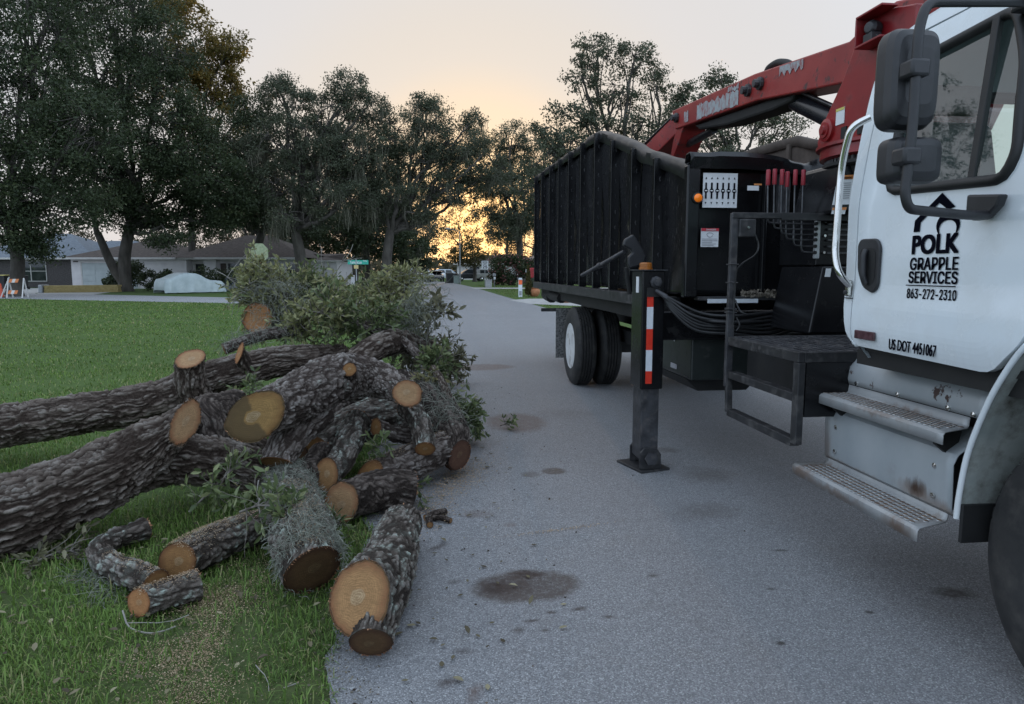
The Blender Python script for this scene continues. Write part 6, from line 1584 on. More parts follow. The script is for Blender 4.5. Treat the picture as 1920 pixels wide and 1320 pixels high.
# boom
BTOP = [(7.74, 3.315), (5.75, 3.178), (4.40, 3.02), (4.15, 3.09), (3.95, 3.105), (3.6, 3.02), (3.35, 2.93)]
BBOT = [(3.35, 2.70), (3.9, 2.72), (4.45, 2.77), (5.68, 2.945), (7.62, 3.09)]
q = MB(); q.prism(YZ(2.72, BTOP + BBOT), (0.30, 0, 0)); bm_ = q.build("boom", m_red, truck, bevel=0.012); bm_["label"] = "long red crane boom reaching back over the dump box"
dmat = NT("worn_boom_lettering"); dmat.base(dmat.ramp(dmat.noise(14, dmat.coord((1, 2.0, 1)), 6, 0.7), [(0.46, (0.34, 0.37, 0.38)), (0.70, (0.26, 0.035, 0.03))])); dmat.rough(0.6)
def ragged(y0, y1, f0, f1, seed, n=26):
    r_ = np.random.default_rng(seed); up_ = []; lo_ = []
    for k in range(n + 1):
        y = y0 + (y1 - y0) * k / n
        zb = np.interp(y, [5.68, 7.62], [2.945, 3.09]); zt_ = np.interp(y, [5.75, 7.74], [3.178, 3.315]); h = zt_ - zb
        up_.append((2.716, y, zb + h * np.clip(f1 + r_.uniform(-0.14, 0.08), 0.1, 0.93))); lo_.append((2.716, y, zb + h * np.clip(f0 + r_.uniform(-0.05, 0.05), 0.06, 0.9)))
    q = MB(); q.sheet([lo_, up_]); return q
ragged(6.02, 6.98, 0.10, 0.72, 3).build("worn_lettering", dmat.m, bm_)
ragged(6.02, 6.25, 0.70, 0.92, 5, 8).build("worn_lettering", dmat.m, bm_)
ragged(7.22, 7.34, 0.18, 0.62, 4, 5).build("worn_lettering", dmat.m, bm_)
q = MB(); q.sheet([[(2.716, y, np.interp(y, [4.4, 5.75], [3.02, 3.178]) - (0.05 + 0.045 * math.sin(y * 37) ** 2)) for y in np.linspace(4.95, 5.30, 14)], [(2.716, y, np.interp(y, [4.4, 5.75], [3.02, 3.178]) - 0.014) for y in np.linspace(4.95, 5.30, 14)]]); q.build("worn_lettering", dmat.m, bm_)
for y, z in ((5.60, 3.062), (5.82, 3.062), (7.55, 3.20)):
    q = MB(); q.lathe([(0.052, 0.0), (0.052, 0.025), (0.033, 0.03), (0.033, 0.065), (0.0, 0.066)], (2.716, y, z), (-1, 0, 0), 10); q.build("boom_pin", m_worn, bm_, smooth=35)
q = MB(); q.tube(catmull(np.array([(2.87, 5.42, 3.16), (2.87, 5.50, 3.20), (2.87, 5.62, 3.235), (2.87, 5.74, 3.24), (2.87, 5.80, 3.22), (2.87, 5.81, 3.17)]), 0.03), 0.032, 10); q.build("hose_guard", m_under, bm_, smooth=60)
q = MB(); q.tube([(2.87, 5.30, 2.86), (2.87, 4.52, 2.50)], 0.075, 20); lc = q.build("lift_cylinder", m_cyl, truck, smooth=60)
q = MB(); q.tube([(2.80, 5.20, 2.92), (2.80, 4.55, 2.62)], 0.016, 8); q.build("cylinder_pipe", m_rod, lc, smooth=60)
q = MB(); q.prism(YZ(2.77, [(5.15, 2.88), (5.6, 2.93), (7.2, 3.05), (7.05, 2.98), (6.4, 2.89), (5.5, 2.83), (5.2, 2.83)]), (0.20, 0, 0)); q.build("boom_underside_box", m_under, truck, bevel=0.02)
q = MB(); q.tube([(2.87, 6.9, 2.95), (2.87, 7.75, 2.93)], 0.04, 14); q.build("dipper_cylinder_rod", m_rod, truck, smooth=60)
q = MB(); q.prism(YZ(2.74, [(7.30, 3.12), (7.62, 3.10), (7.72, 3.0), (7.82, 2.80), (7.72, 2.80), (7.55, 2.93), (7.45, 3.05)]), (0.26, 0, 0)); q.build("knuckle_plate", m_red, truck, bevel=0.008)
# dipper arm folding down and back into the box
q = MB(); q.beam((2.86, 7.62, 3.18), (2.68, 8.9, 2.80), 0.22, 0.22); q.build("dipper_arm", m_red, truck, bevel=0.012)
q = MB(); q.beam((2.68, 8.9, 2.80), (2.66, 9.3, 2.2), 0.2, 0.2); q.build("dipper_arm", m_red, truck, bevel=0.012)
q = MB(); q.tube([(2.76, 7.55, 3.30), (2.60, 8.8, 3.0)], 0.014, 8); q.tube([(2.80, 7.55, 3.31), (2.64, 8.8, 3.01)], 0.014, 8); q.build("dipper_hose", m_hose, truck, smooth=60)

# --- cab
def xs(z, y=2.6):
    z = np.asarray(z, float)
    f = sstep(1.50, 1.36, z) if False else np.clip((1.50 - z) / 0.14, 0, 1)
    f = f * f * (3 - 2 * f)
    return 2.0 - 0.010 * f + 0.125 * np.clip((z - 1.84) / 0.78, 0, 1.2) ** 1.25 + 0.03 * np.clip((1.30 - z) / 0.14, 0, 1) ** 2
def star(poly, c, angs):
    out_ = []
    for a in angs:
        d = np.array([math.cos(a), math.sin(a)]); best = 0
        for i in range(len(poly)):
            p = np.array(poly[i]) - c; e = np.array(poly[(i + 1) % len(poly)]) - np.array(poly[i])
            den = d[0] * (-e[1]) + d[1] * e[0]
            if abs(den) < 1e-12: continue
            t = (p[0] * (-e[1]) + p[1] * e[0]) / den; u = (d[0] * p[1] - d[1] * p[0]) / den
            if t > 0 and -1e-6 <= u <= 1 + 1e-6: best = max(best, t)
        out_.append(c + d * best)
    return np.array(out_)
def smooth_poly(P, rad):
    P = [np.array(p, float) for p in P]; out_ = []; n = len(P)
    for i in range(n):
        a = unit(P[i - 1] - P[i]); b2 = unit(P[(i + 1) % n] - P[i]); d = min(rad, 0.45 * np.linalg.norm(P[i - 1] - P[i]), 0.45 * np.linalg.norm(P[(i + 1) % n] - P[i]))
        s, e = P[i] + a * d, P[i] + b2 * d
        for t in np.linspace(0, 1, 6): out_.append((1 - t) ** 2 * s + 2 * t * (1 - t) * P[i] + t * t * e)
    return out_
DOOR = smooth_poly([(3.075, 1.195), (2.26, 1.176), (2.12, 1.30), (2.03, 1.5), (1.99, 1.85), (2.20, 2.53), (2.32, 2.575), (2.95, 2.555), (3.055, 2.47), (3.078, 2.2)], 0.05)
WIN = smooth_poly([(2.88, 1.89), (2.255, 1.865), (2.215, 1.95), (2.27, 2.28), (2.36, 2.475), (2.83, 2.44), (2.885, 2.36)], 0.06)
WC = np.array([2.55, 2.15])
angs = sorted(set(list(np.linspace(-math.pi, math.pi, 160, endpoint=False)) + [math.atan2(p[1] - WC[1], p[0] - WC[0]) for p in DOOR[::2]]))
do = star(DOOR, WC, angs); wi = star(WIN, WC, angs)
BACK = [(3.06, 1.19), (3.13, 1.30), (3.155, 1.7), (3.16, 2.2), (3.15, 2.42), (3.11, 2.52), (3.03, 2.585), (2.88, 2.62), (2.6, 2.64), (2.35, 2.64), (2.2, 2.61)]
for sgn in (0, 1):
    fx = (lambda x: x) if sgn == 0 else mir
    rings = []
    for t in np.linspace(0, 1, 34):
        p = wi * (1 - t) + do * t
        rings.append([(fx(float(xs(z))), y, z) for y, z in p])
    d = MB()
    for a_, b_ in zip(rings[:-1], rings[1:]): d.ring(b_ if sgn == 0 else a_, a_ if sgn == 0 else b_)
    edge_in = [(fx(float(xs(z)) + 0.03), y, z) for y, z in do]; d.ring(edge_in if sgn == 0 else rings[-1], rings[-1] if sgn == 0 else edge_in)
    door = d.build("door", m_white, truck, smooth=35)
    if sgn == 0: door["label"] = "white cab door with black lettering"
    gl = MB(); gl.add([(fx(float(xs(z)) + 0.014), y, z) for y, z in wi], [tuple(range(len(wi)))[::-1] if sgn == 0 else tuple(range(len(wi)))]); gl.build("window_glass", m_glass, door)
    P = np.array([(fx(float(xs(z)) - 0.001), y, z) for y, z in wi]); P = np.vstack([P, P[:2]])
    q = MB(); q.tube(P[::2], 0.021, 8, caps=False); q.build("window_seal", m_seal, door, smooth=60)
    q = MB(); q.beam((fx(2.085), 2.435, 2.47), (fx(2.02), 2.425, 1.87), 0.035, 0.022, (1, 0, 0)); q.build("window_bar", m_seal, door, bevel=0.004)
    # rear pillar and roof side strip
    k = 60
    Bk = catmull(np.array([(0, a, b2) for a, b2 in BACK]), 0.02)[:, 1:]
    idx = np.linspace(0, len(Bk) - 1, k).astype(int); outer_ = Bk[idx]
    seq = catmull(np.array([(0, a, b2) for a, b2 in [(3.082, 1.20), (3.084, 1.6), (3.085, 2.2), (3.062, 2.47), (3.02, 2.535), (2.95, 2.563), (2.6, 2.573), (2.32, 2.583), (2.2, 2.545)]]), 0.02)[:, 1:]
    L_ = np.concatenate([[0], np.cumsum(np.linalg.norm(np.diff(seq, axis=0), axis=1))]); inner_ = np.stack([np.interp(np.linspace(0, L_[-1], k), L_, seq[:, 0]), np.interp(np.linspace(0, L_[-1], k), L_, seq[:, 1])], 1)
    q = MB()
    rowA = [(fx(float(xs(z))), y, z) for y, z in inner_]; rowB = [(fx(float(xs(z)) + 0.002), y, z) for y, z in outer_]; rowC = [(fx(float(xs(z)) + 0.03), y, z) for y, z in inner_]
    q.sheet([rowC, rowA, rowB] if sgn == 0 else [rowB, rowA, rowC]); q.build("rear_pillar", m_white, truck, smooth=35)
q = MB(); q.box(1.986, 1.9995, 3.079, 3.135, 1.415, 1.419); q.build("pillar_seam", m_seal, truck)
# shell: back wall and roof
rows = []
for (y, z) in catmull(np.array([(0, a, b2) for a, b2 in BACK]), 0.03)[:, 1:]:
    x0 = float(xs(z)) + 0.002; row = []
    roof = np.clip((z - 2.45) / 0.15, 0, 1)
    for u in np.concatenate([np.linspace(0, 0.12, 7), np.linspace(0.16, 0.84, 14), np.linspace(0.88, 1, 7)]):
        x_ = x0 + (mir(x0) - x0) * u; bul = 1 - abs(2 * u - 1) ** 4
        row.append((x_, y + 0.05 * bul * (1 - roof), z + 0.085 * bul * roof))
    rows.append(row)
RW = (2.36, 3.84, 1.75, 2.37)             # rear window opening x0 x1 z0 z1
def holed(rows_):
    h = len(rows_); w = len(rows_[0]); q = MB(); F_ = []
    for i in range(h - 1):
        for j in range(w - 1):
            c_ = [rows_[i][j], rows_[i][j + 1], rows_[i + 1][j + 1], rows_[i + 1][j]]
            mx_ = sum(p[0] for p in c_) / 4; mz_ = sum(p[2] for p in c_) / 4; my_ = sum(p[1] for p in c_) / 4
            if RW[0] < mx_ < RW[1] and RW[2] < mz_ < RW[3] and my_ > 3.0: continue
            F_.append((i * w + j, i * w + j + 1, (i + 1) * w + j + 1, (i + 1) * w + j))
    q.add([p for r_ in rows_ for p in r_], F_); return q
holed(rows).build("cab_shell", m_white, truck, smooth=60, solid=0.01)
holed([[(p[0] * 0.97 + TX * 0.03, p[1] - 0.05, p[2] - 0.05) for p in r_] for r_ in rows]).build("cab_lining", m_cream, truck, smooth=60)
q = MB(); q.add([(RW[0] - 0.05, 3.185, RW[2] - 0.05), (RW[1] + 0.05, 3.185, RW[2] - 0.05), (RW[1] + 0.05, 3.185, RW[3] + 0.05), (RW[0] - 0.05, 3.185, RW[3] + 0.05)], [(0, 1, 2, 3)]); rwg = q.build("rear_window", m_glass, truck)
q = MB(); q.pipe([(RW[0], 3.15, RW[2]), (RW[1], 3.15, RW[2]), (RW[1], 3.15, RW[3]), (RW[0], 3.15, RW[3]), (RW[0], 3.15, RW[2])], 0.028, 0.06, 8); q.build("window_seal", m_seal, rwg, smooth=60)
q = MB(); q.box(2.05, 4.15, 2.0, 3.05, 1.17, 1.2); q.build("cab_floor", m_under, truck)
for x_ in (2.40, 3.80):
    q = MB(); q.box(x_ - 0.20, x_ + 0.20, 2.45, 2.95, 1.45, 1.62); q.prism([(x_ - 0.18, 2.84, 1.6), (x_ + 0.18, 2.84, 1.6), (x_ + 0.17, 2.97, 2.22), (x_ - 0.17, 2.97, 2.22)], (0, 0.1, 0)); s_ = q.build("seat", m_cloth, truck, bevel=0.05, seg=4, smooth=60)
    q = MB(); q.box(x_ - 0.13, x_ + 0.13, 2.97, 3.05, 2.25, 2.38); q.build("headrest", m_cloth, s_, bevel=0.03, seg=3, smooth=60)
q = MB(); q.prism([(2.1, 1.75, 1.3), (2.1, 2.2, 1.3), (2.1, 2.2, 1.78), (2.1, 2.05, 1.88), (2.1, 1.75, 1.85)], (2.0, 0, 0)); q.build("dashboard", m_plastic, truck, bevel=0.03)
q = MB(); q.add([(2.1, 2.16, 2.56), (4.1, 2.16, 2.56), (4.18, 1.72, 1.88), (2.02, 1.72, 1.88)], [(0, 1, 2, 3)]); q.build("windshield", m_glass, truck)
# hood and front end, mostly ahead of the frame
def sec(y, zt_, hw, zb_): return [(TX + hw * c, y, zb_ + (zt_ - zb_) * s) for c, s in ((-1, 0), (-1, 0.55), (-0.93, 0.85), (-0.7, 0.98), (0, 1.0), (0.7, 0.98), (0.93, 0.85), (1, 0.55), (1, 0))]
q = MB(); q.sheet([sec(2.0, 1.90, 1.06, 1.2), sec(1.6, 1.80, 1.0, 1.15), sec(0.9, 1.62, 0.96, 1.0), sec(0.35, 1.5, 0.92, 0.8), sec(0.25, 1.3, 0.86, 0.75)]); q.add(sec(0.25, 1.3, 0.86, 0.75), [tuple(range(9))]); q.build("hood", m_white, truck, smooth=60)
q = MB(); q.box(2.1, 4.1, 0.02, 0.22, 0.5, 0.85); q.build("bumper", m_black, truck, bevel=0.03)
# fender: white lip and muddy liner behind the front wheel
FE = catmull(np.array([(0, 1.80, 1.42), (0, 1.98, 1.40), (0, 2.114, 1.292), (0, 2.211, 1.148), (0, 2.271, 1.019), (0, 2.325, 0.86), (0, 2.35, 0.70), (0, 2.356, 0.60)]), 0.03)[:, 1:]
for s_ in (0, 1):
    fx = (lambda x: x) if s_ == 0 else mir
    q = MB(); q.sheet([[(fx(x_), y - 0.0 - 0.05 * (x_ - 2.0), z) for y, z in FE] for x_ in (2.012, 2.06, 2.10, 2.16, 2.3, 2.55)]); fl = q.build("fender_liner", m_liner, truck, smooth=60, solid=0.012)
    q = MB(); q.tube([(fx(2.004), y, z) for y, z in FE], 0.011, 8); q.build("fender_lip", m_white, fl, smooth=60)
    q = MB(); q.box(min(fx(2.01), fx(2.5)), max(fx(2.01), fx(2.5)), 2.33, 2.345, 0.51, 0.66); q.build("splash_flap", m_seal, fl)
q = MB(); q.sheet([[(2.006, y, z) for y, z in FE[5:]], [(2.006, y + 0.05, z + 0.03) for y, z in FE[5:]]]); 
# door furniture
hp = smooth_poly([(3.052, 1.665), (3.03, 1.692), (2.915, 1.690), (2.888, 1.655), (2.890, 1.475), (2.925, 1.443), (3.0, 1.470), (3.045, 1.55)], 0.03)
q = MB(); q.prism([(1.984, y, z) for y, z in hp], (0.014, 0, 0)); hd = q.build("door_handle", m_plastic, door if False else [o for o in children(truck) if o.name.startswith("door") and o.get("label")][0], bevel=0.006)
door0 = hd.parent
inn = [(2.967 + (y - 2.967) * 0.72, 1.565 + (z - 1.565) * 0.66) for y, z in hp]
q = MB(); q.add([(1.9825, y, z) for y, z in inn], [tuple(range(len(inn)))]); q.build("handle_recess", m_under, door0)
q = MB(); q.pipe([(1.978, 2.975, 1.64), (1.966, 2.972, 1.615), (1.964, 2.965, 1.52), (1.976, 2.96, 1.488)], 0.014, 0.02, 8); q.build("handle_lever", m_plastic, door0, smooth=60)
q = MB(); q.box(1.978, 1.988, 2.885, 3.03, 1.232, 1.272); q.build("side_marker", pm("marker_dark_red", (0.05, 0.02, 0.025), (0.11, 0.05, 0.06), 60, 0.3), door0, bevel=0.004)
# lettering
def door_text(s, y0, y1, zb, zt_, bold, plain=False):
    xx = float(xs((zb + zt_) / 2)) - 0.0035
    return text_mesh(s, zt_ - zb, 1, bold, (xx, (y0 + y1) / 2, zb), (0, -1, 0), (0, 0, 1), m_ink, door0, width=abs(y1 - y0), spacing=1.02, plain=plain)
door_text("POLK", 2.697, 2.437, 1.613, 1.692, 0.06, True)
door_text("GRAPPLE", 2.702, 2.433, 1.549, 1.601, 0.04)
door_text("SERVICES", 2.706, 2.431, 1.495, 1.545, 0.04)
q = MB(); q.add([(1.9935 - 0.004, 2.71, 1.4845), (1.9935 - 0.004, 2.43, 1.4845), (1.9935 - 0.004, 2.43, 1.489), (1.9935 - 0.004, 2.71, 1.489)], [(0, 1, 2, 3)]); q.build("lettering", m_ink, door0)
door_text("863-272-2310", 2.706, 2.428, 1.432, 1.474, 0.035)
door_text("US DOT 4451067", 2.800, 2.512, 1.205, 1.254, 0.035, True)
# roof-and-claw emblem
xx = 1.9965
em = MB()
em.add([(xx, 2.694, 1.705), (xx, 2.658, 1.705), (xx, 2.656, 1.742), (xx, 2.557, 1.812), (xx, 2.545, 1.850), (xx, 2.690, 1.752)], [(0, 1, 2, 3, 4, 5)])
em.add([(xx, 2.545, 1.850), (xx, 2.557, 1.812), (xx, 2.508, 1.782), (xx, 2.470, 1.790)], [(0, 1, 2, 3)])
em.add([(xx, 2.520, 1.782), (xx, 2.488, 1.782), (xx, 2.490, 1.765), (xx, 2.516, 1.765)], [(0, 1, 2, 3)])
ot = []; it = []
for t in np.linspace(-0.30 * math.pi, 1.30 * math.pi, 22):
    ot.append((xx, 2.503 - 0.062 * math.cos(t), 1.722 + 0.050 * math.sin(t)))
    th_ = max(0.0, 1 - (abs(t - math.pi / 2) / (0.80 * math.pi)) ** 2.2)
    it.append((xx, 2.503 - (0.062 - 0.030 * th_) * math.cos(t), 1.722 + (0.050 - 0.030 * th_) * math.sin(t) - 0.000))
em.sheet([ot, it]); em.build("emblem", m_ink, door0)

# --- mirrors
def mirror_head(x0, x1, y, z0, z1, name):
    cx, cz = (x0 + x1) / 2, (z0 + z1) / 2; hw, hh = (x1 - x0) / 2, (z1 - z0) / 2
    rows = []
    for (s, dy) in ((0.0, -0.062), (0.55, -0.060), (0.80, -0.052), (0.93, -0.035), (1.0, -0.005), (1.0, 0.04), (0.97, 0.05)):
        row = []
        for t in np.linspace(0, 2 * math.pi, 48, endpoint=False):
            c, s_ = math.cos(t), math.sin(t); e = 0.42
            row.append((cx + hw * s * np.sign(c) * abs(c) ** e, y + dy, cz + hh * s * np.sign(s_) * abs(s_) ** (e * 0.8)))
        rows.append(row)
    q = MB(); n = 48
    for a_, b_ in zip(rows[:-1], rows[1:]): q.ring(b_, a_)
    o = q.build(name, m_plastic, mr, smooth=50)
    q = MB(); q.add([(p[0], y + 0.048, p[2]) for p in rows[-1]], [tuple(range(48))]); q.build("mirror_glass", pm("mirror_silver", (0.8, 0.8, 0.8), (0.85, 0.85, 0.85), 2, 0.02, metal=1.0), mr)
    return o
arm = MB(); arm.pipe([(2.06, 2.27, 2.462), (2.0, 2.26, 2.455), (1.62, 2.195, 2.415), (1.594, 2.19, 2.33), (1.594, 2.19, 2.0), (1.582, 2.19, 1.80), (1.60, 2.19, 1.752), (1.86, 2.23, 1.737), (1.96, 2.27, 1.742)], 0.0165, 0.05, 12)
mr = arm.build("side_mirror", m_plastic, truck, smooth=60); mr["label"] = "black two-part door mirror on a bent tube"
mirror_head(1.555, 1.738, 2.30, 2.030, 2.365, "mirror_head"); mirror_head(1.580, 1.770, 2.30, 1.848, 2.008, "mirror_head")
for x_, z_ in ((1.596, 2.205), (1.588, 1.925)):
    q = MB(); q.box(x_ - 0.034, x_ + 0.034, 2.165, 2.235, z_ - 0.028, z_ + 0.028); cl = q.build("clamp", m_plastic, mr, bevel=0.010, smooth=40)
q = MB(); q.prism([(1.982, 2.36, 1.822), (1.982, 2.205, 1.808), (1.982, 2.22, 1.77), (1.982, 2.27, 1.728), (1.982, 2.33, 1.726), (1.982, 2.36, 1.76)], (-0.035, 0, 0)); q.build("mount_bracket", m_plastic, mr, bevel=0.008)
q = MB(); q.prism([(2.10, 2.33, 2.44), (2.10, 2.22, 2.44), (2.10, 2.20, 2.53), (2.10, 2.30, 2.54)], (-0.07, 0, 0)); q.build("mount_bracket", m_plastic, mr, bevel=0.010)
# --- grab handle on the rear pillar
q = MB(); q.pipe([(1.99, 3.02, 2.235), (1.925, 3.06, 2.20), (1.925, 3.12, 2.05), (1.925, 3.135, 1.62), (1.93, 3.10, 1.53), (1.985, 3.095, 1.475)], 0.0165, 0.09, 12); gh = q.build("grab_handle", m_chrome, truck, smooth=60)
q = MB(); q.box(1.972, 1.992, 3.082, 3.118, 1.425, 1.505); q.build("handle_foot", m_chrome, gh, bevel=0.008)
q = MB(); q.lathe([(0.010, 0), (0.010, 0.01), (0, 0.012)], (1.972, 3.10, 1.445), (-1, 0, 0), 8); q.build("screw", m_worn, gh)
# --- steps and aluminium cover under the cab
SY0, SY1 = 2.485, 3.46
def step_plate(x0, x1, z, lip, name, y0=SY0, y1=SY1, skew=0.0):
    def yy(x, y): return y
    q = MB()
    prof = [(x1 + 0.005, z + 0.045), (x1, z + 0.008), (x1 - 0.012, z), (x0 + 0.012, z), (x0, z - 0.010), (x0, z - lip)]
    # plan: outer edge longer towards the rear of the truck
    g_ = []
    for (x_, z_) in prof:
        f = (x_ - x0) / (x1 - x0); g_.append([(x_, y, z_) for y in np.linspace(y0 + 0.06 * f, y1 - 0.02 * f, 24)])
    q.sheet(g_); st = q.build(name, m_tread, truck, smooth=30, solid=0.004)
    holes = MB(); nr = 5
    for r_ in range(nr):
        x_ = x0 + 0.030 + (x1 - x0 - 0.055) * r_ / (nr - 1)
        for k in range(26):
            y = y0 + 0.075 + (y1 - y0 - 0.13) * (k + 0.5 * (r_ % 2)) / 26
            holes.lathe([(0.0125, 0.0), (0.0105, 0.0035), (0.0085, 0.0022)], (x_, y, z + 0.002), (0, 0, 1), 8)
    ho = holes.build("tread_collars", m_tread, st); ho["kind"] = "stuff"
    holes = MB()
    for r_ in range(nr):
        x_ = x0 + 0.030 + (x1 - x0 - 0.055) * r_ / (nr - 1)
        for k in range(26):
            y = y0 + 0.075 + (y1 - y0 - 0.13) * (k + 0.5 * (r_ % 2)) / 26
            holes.add([(x_ + 0.0095 * math.cos(t), y + 0.0125 * math.sin(t), z + 0.0052) for t in np.linspace(0, 2 * math.pi, 8, endpoint=False)], [tuple(range(8))])
    ho = holes.build("tread_holes", m_rusted, st); ho["kind"] = "stuff"
    return st
s1 = step_plate(1.948, 2.125, 0.51, 0.055, "lower_step"); s2 = step_plate(2.03, 2.19, 0.905, 0.05, "upper_step")
def rusty(name, c1, c2, spots):
    t = NT(name); co = t.coord()
    col = t.ramp(t.noise(3, co, 5), [(0.35, c1), (0.65, c2)])
    dn = t.n("ShaderNodeTexNoise"); dn.inputs['Scale'].default_value = 9; dn.inputs['Detail'].default_value = 7; dn.inputs['Roughness'].default_value = 0.7
    mpz = t.n("ShaderNodeMapping"); mpz.inputs['Scale'].default_value = (1, 3.0, 0.7); t.l(co, mpz.inputs[0]); t.l(mpz.outputs[0], dn.inputs['Vector'])
    dv = t.n("ShaderNodeVectorMath"); dv.operation = 'SUBTRACT'; t.l(dn.outputs['Color'], dv.inputs[0]); dv.inputs[1].default_value = (0.5, 0.5, 0.5)
    for (y, z, ry, rz_, wob, st, rc) in spots:
        ds = t.n("ShaderNodeVectorMath"); ds.operation = 'SCALE'; ds.inputs['Scale'].default_value = wob; t.l(dv.outputs[0], ds.inputs[0])
        ad = t.n("ShaderNodeVectorMath"); ad.operation = 'ADD'; t.l(co, ad.inputs[0]); t.l(ds.outputs[0], ad.inputs[1])
        mp = t.n("ShaderNodeMapping"); mp.vector_type = 'TEXTURE'; mp.inputs['Location'].default_value = (0, y - 6.0, z); mp.inputs['Scale'].default_value = (100, ry, rz_); t.l(ad.outputs[0], mp.inputs[0])
        ln = t.n("ShaderNodeVectorMath"); ln.operation = 'LENGTH'; t.l(mp.outputs[0], ln.inputs[0])
        col = t.mix(t.ramp(t.math('MULTIPLY', ln.outputs['Value'], 0.5), [(0.1, st), (0.5, 0)]), col, rc)
    g = t.ramp(t.noise(5, co, 8, 0.65), [(0.55, 0), (0.8, 0.5)])
    t.base(t.mix(g, col, (0.19, 0.15, 0.12))); t.rough(0.45); t.p.inputs['Metallic'].default_value = 0.2
    return t.m
RU = (0.055, 0.028, 0.016); RU2 = (0.17, 0.10, 0.06)
m_cover = rusty("grey_cover_paint", (0.30, 0.33, 0.345), (0.37, 0.395, 0.405), [(2.72, 0.575, 0.16, 0.06, 0.10, 0.7, RU2), (2.73, 0.60, 0.075, 0.05, 0.10, 0.95, RU), (2.55, 0.55, 0.12, 0.05, 0.10, 0.6, RU2), (3.42, 0.60, 0.05, 0.16, 0.08, 0.5, RU2), (3.3, 0.55, 0.5, 0.02, 0.05, 0.5, RU2)])
m_steplip = rusty("worn_step_plate", (0.28, 0.29, 0.295), (0.38, 0.385, 0.38), [(3.38, 0.48, 0.18, 0.05, 0.12, 0.75, RU2), (2.60, 0.475, 0.14, 0.05, 0.12, 0.8, RU2), (3.05, 0.47, 0.3, 0.03, 0.12, 0.6, RU2), (2.9, 0.905, 0.25, 0.02, 0.12, 0.5, RU2)])
for s_ in (s1, s2): s_.data.materials.clear(); s_.data.materials.append(m_steplip)
cov = [(2.128, 0.545), (2.118, 0.56), (2.110, 0.76), (2.128, 0.80), (2.25, 0.885), (2.26, 0.895)]
q = MB(); q.sheet([[(x_, y, z_) for y in np.linspace(SY1 - 0.02, SY0 + 0.03, 20)] for x_, z_ in cov]); cvr = q.build("side_cover", m_cover, truck, smooth=30, solid=0.004)
for y_, z_ in ((3.34, 0.60), (3.34, 0.73), (2.62, 0.60), (2.62, 0.73)):
    q = MB(); q.lathe([(0.013, 0), (0.012, 0.006), (0.0, 0.009)], (2.112, y_, z_), (-1, 0, 0), 10); q.build("bolt", m_chrome, cvr, smooth=60)
for y_ in (3.33, 2.60):
    q = MB(); q.prism([(2.05, y_, 0.885), (2.19, y_, 0.885), (2.17, y_, 0.80), (2.13, y_, 0.79), (2.08, y_, 0.83)], (0, -0.02, 0)); q.build("step_bracket", m_under, s2)
fa = [(2.192, 0.955), (2.185, 0.985), (2.195, 1.045), (2.225, 1.085), (2.30, 1.10), (2.45, 1.10)]
q = MB(); q.sheet([[(x_, y, z_) for y in np.linspace(SY1 - 0.06, SY0 - 0.02, 24)] for x_, z_ in fa]); fr = q.build("tank_fairing", m_alu_peel, truck, smooth=40, solid=0.004)
q = MB(); q.add([(x_, SY1 - 0.06, z_) for x_, z_ in fa] + [(2.45, SY1 - 0.06, 0.955)], [tuple(range(7))]); q.build("fairing_end", m_alu, fr)
for y_ in (3.30, 2.98, 2.66, 2.52):
    q = MB(); q.lathe([(0.012, 0), (0.011, 0.006), (0.0, 0.009)], (2.186, y_, 0.968), (-1, 0, 0), 10); q.build("bolt", m_chrome, fr, smooth=60)
q = MB(); q.box(2.28, 3.9, 2.35, 3.55, 0.5, 1.09); q.build("battery_box", m_under, truck)
q = MB(); q.tube([(2.36, 2.4, 1.06), (2.36, 3.0, 1.06)], 0.085, 20); q.build("ribbed_pipe", m_worn, truck, smooth=60)
for k in range(14):
    pass
q = MB(); q.box(2.06, 4.14, 2.1, 3.12, 1.10, 1.168); q.build("cab_underside", m_under, truck)
# ------------------------------------------------------------------ houses, cars and street things in the distance
m_stucco = pm("white_stucco", (0.58, 0.55, 0.55), (0.66, 0.63, 0.62), 2, 0.9, bump=0.2, bscale=20)
m_trim = pm("pale_trim", (0.48, 0.46, 0.44), (0.55, 0.53, 0.50), 4, 0.7)
m_roof_b = pm("brown_shingle", (0.055, 0.042, 0.036), (0.095, 0.075, 0.063), 5, 0.95, bump=0.4, bscale=8)
m_roof_g = pm("blue_grey_shingle", (0.11, 0.13, 0.155), (0.16, 0.185, 0.21), 5, 0.9, bump=0.4, bscale=8)
m_brick = pm("dark_brick", (0.055, 0.048, 0.048), (0.10, 0.09, 0.088), 10, 0.9, bump=0.3, bscale=14)
m_gdoor = pm("garage_door_paint", (0.36, 0.40, 0.40), (0.42, 0.46, 0.455), 2, 0.6)
m_winglass = pm("window_dark_glass", (0.02, 0.024, 0.026), (0.05, 0.055, 0.058), 2, 0.08)
m_darkwood = pm("dark_door", (0.06, 0.045, 0.04), (0.09, 0.07, 0.06), 3, 0.6)

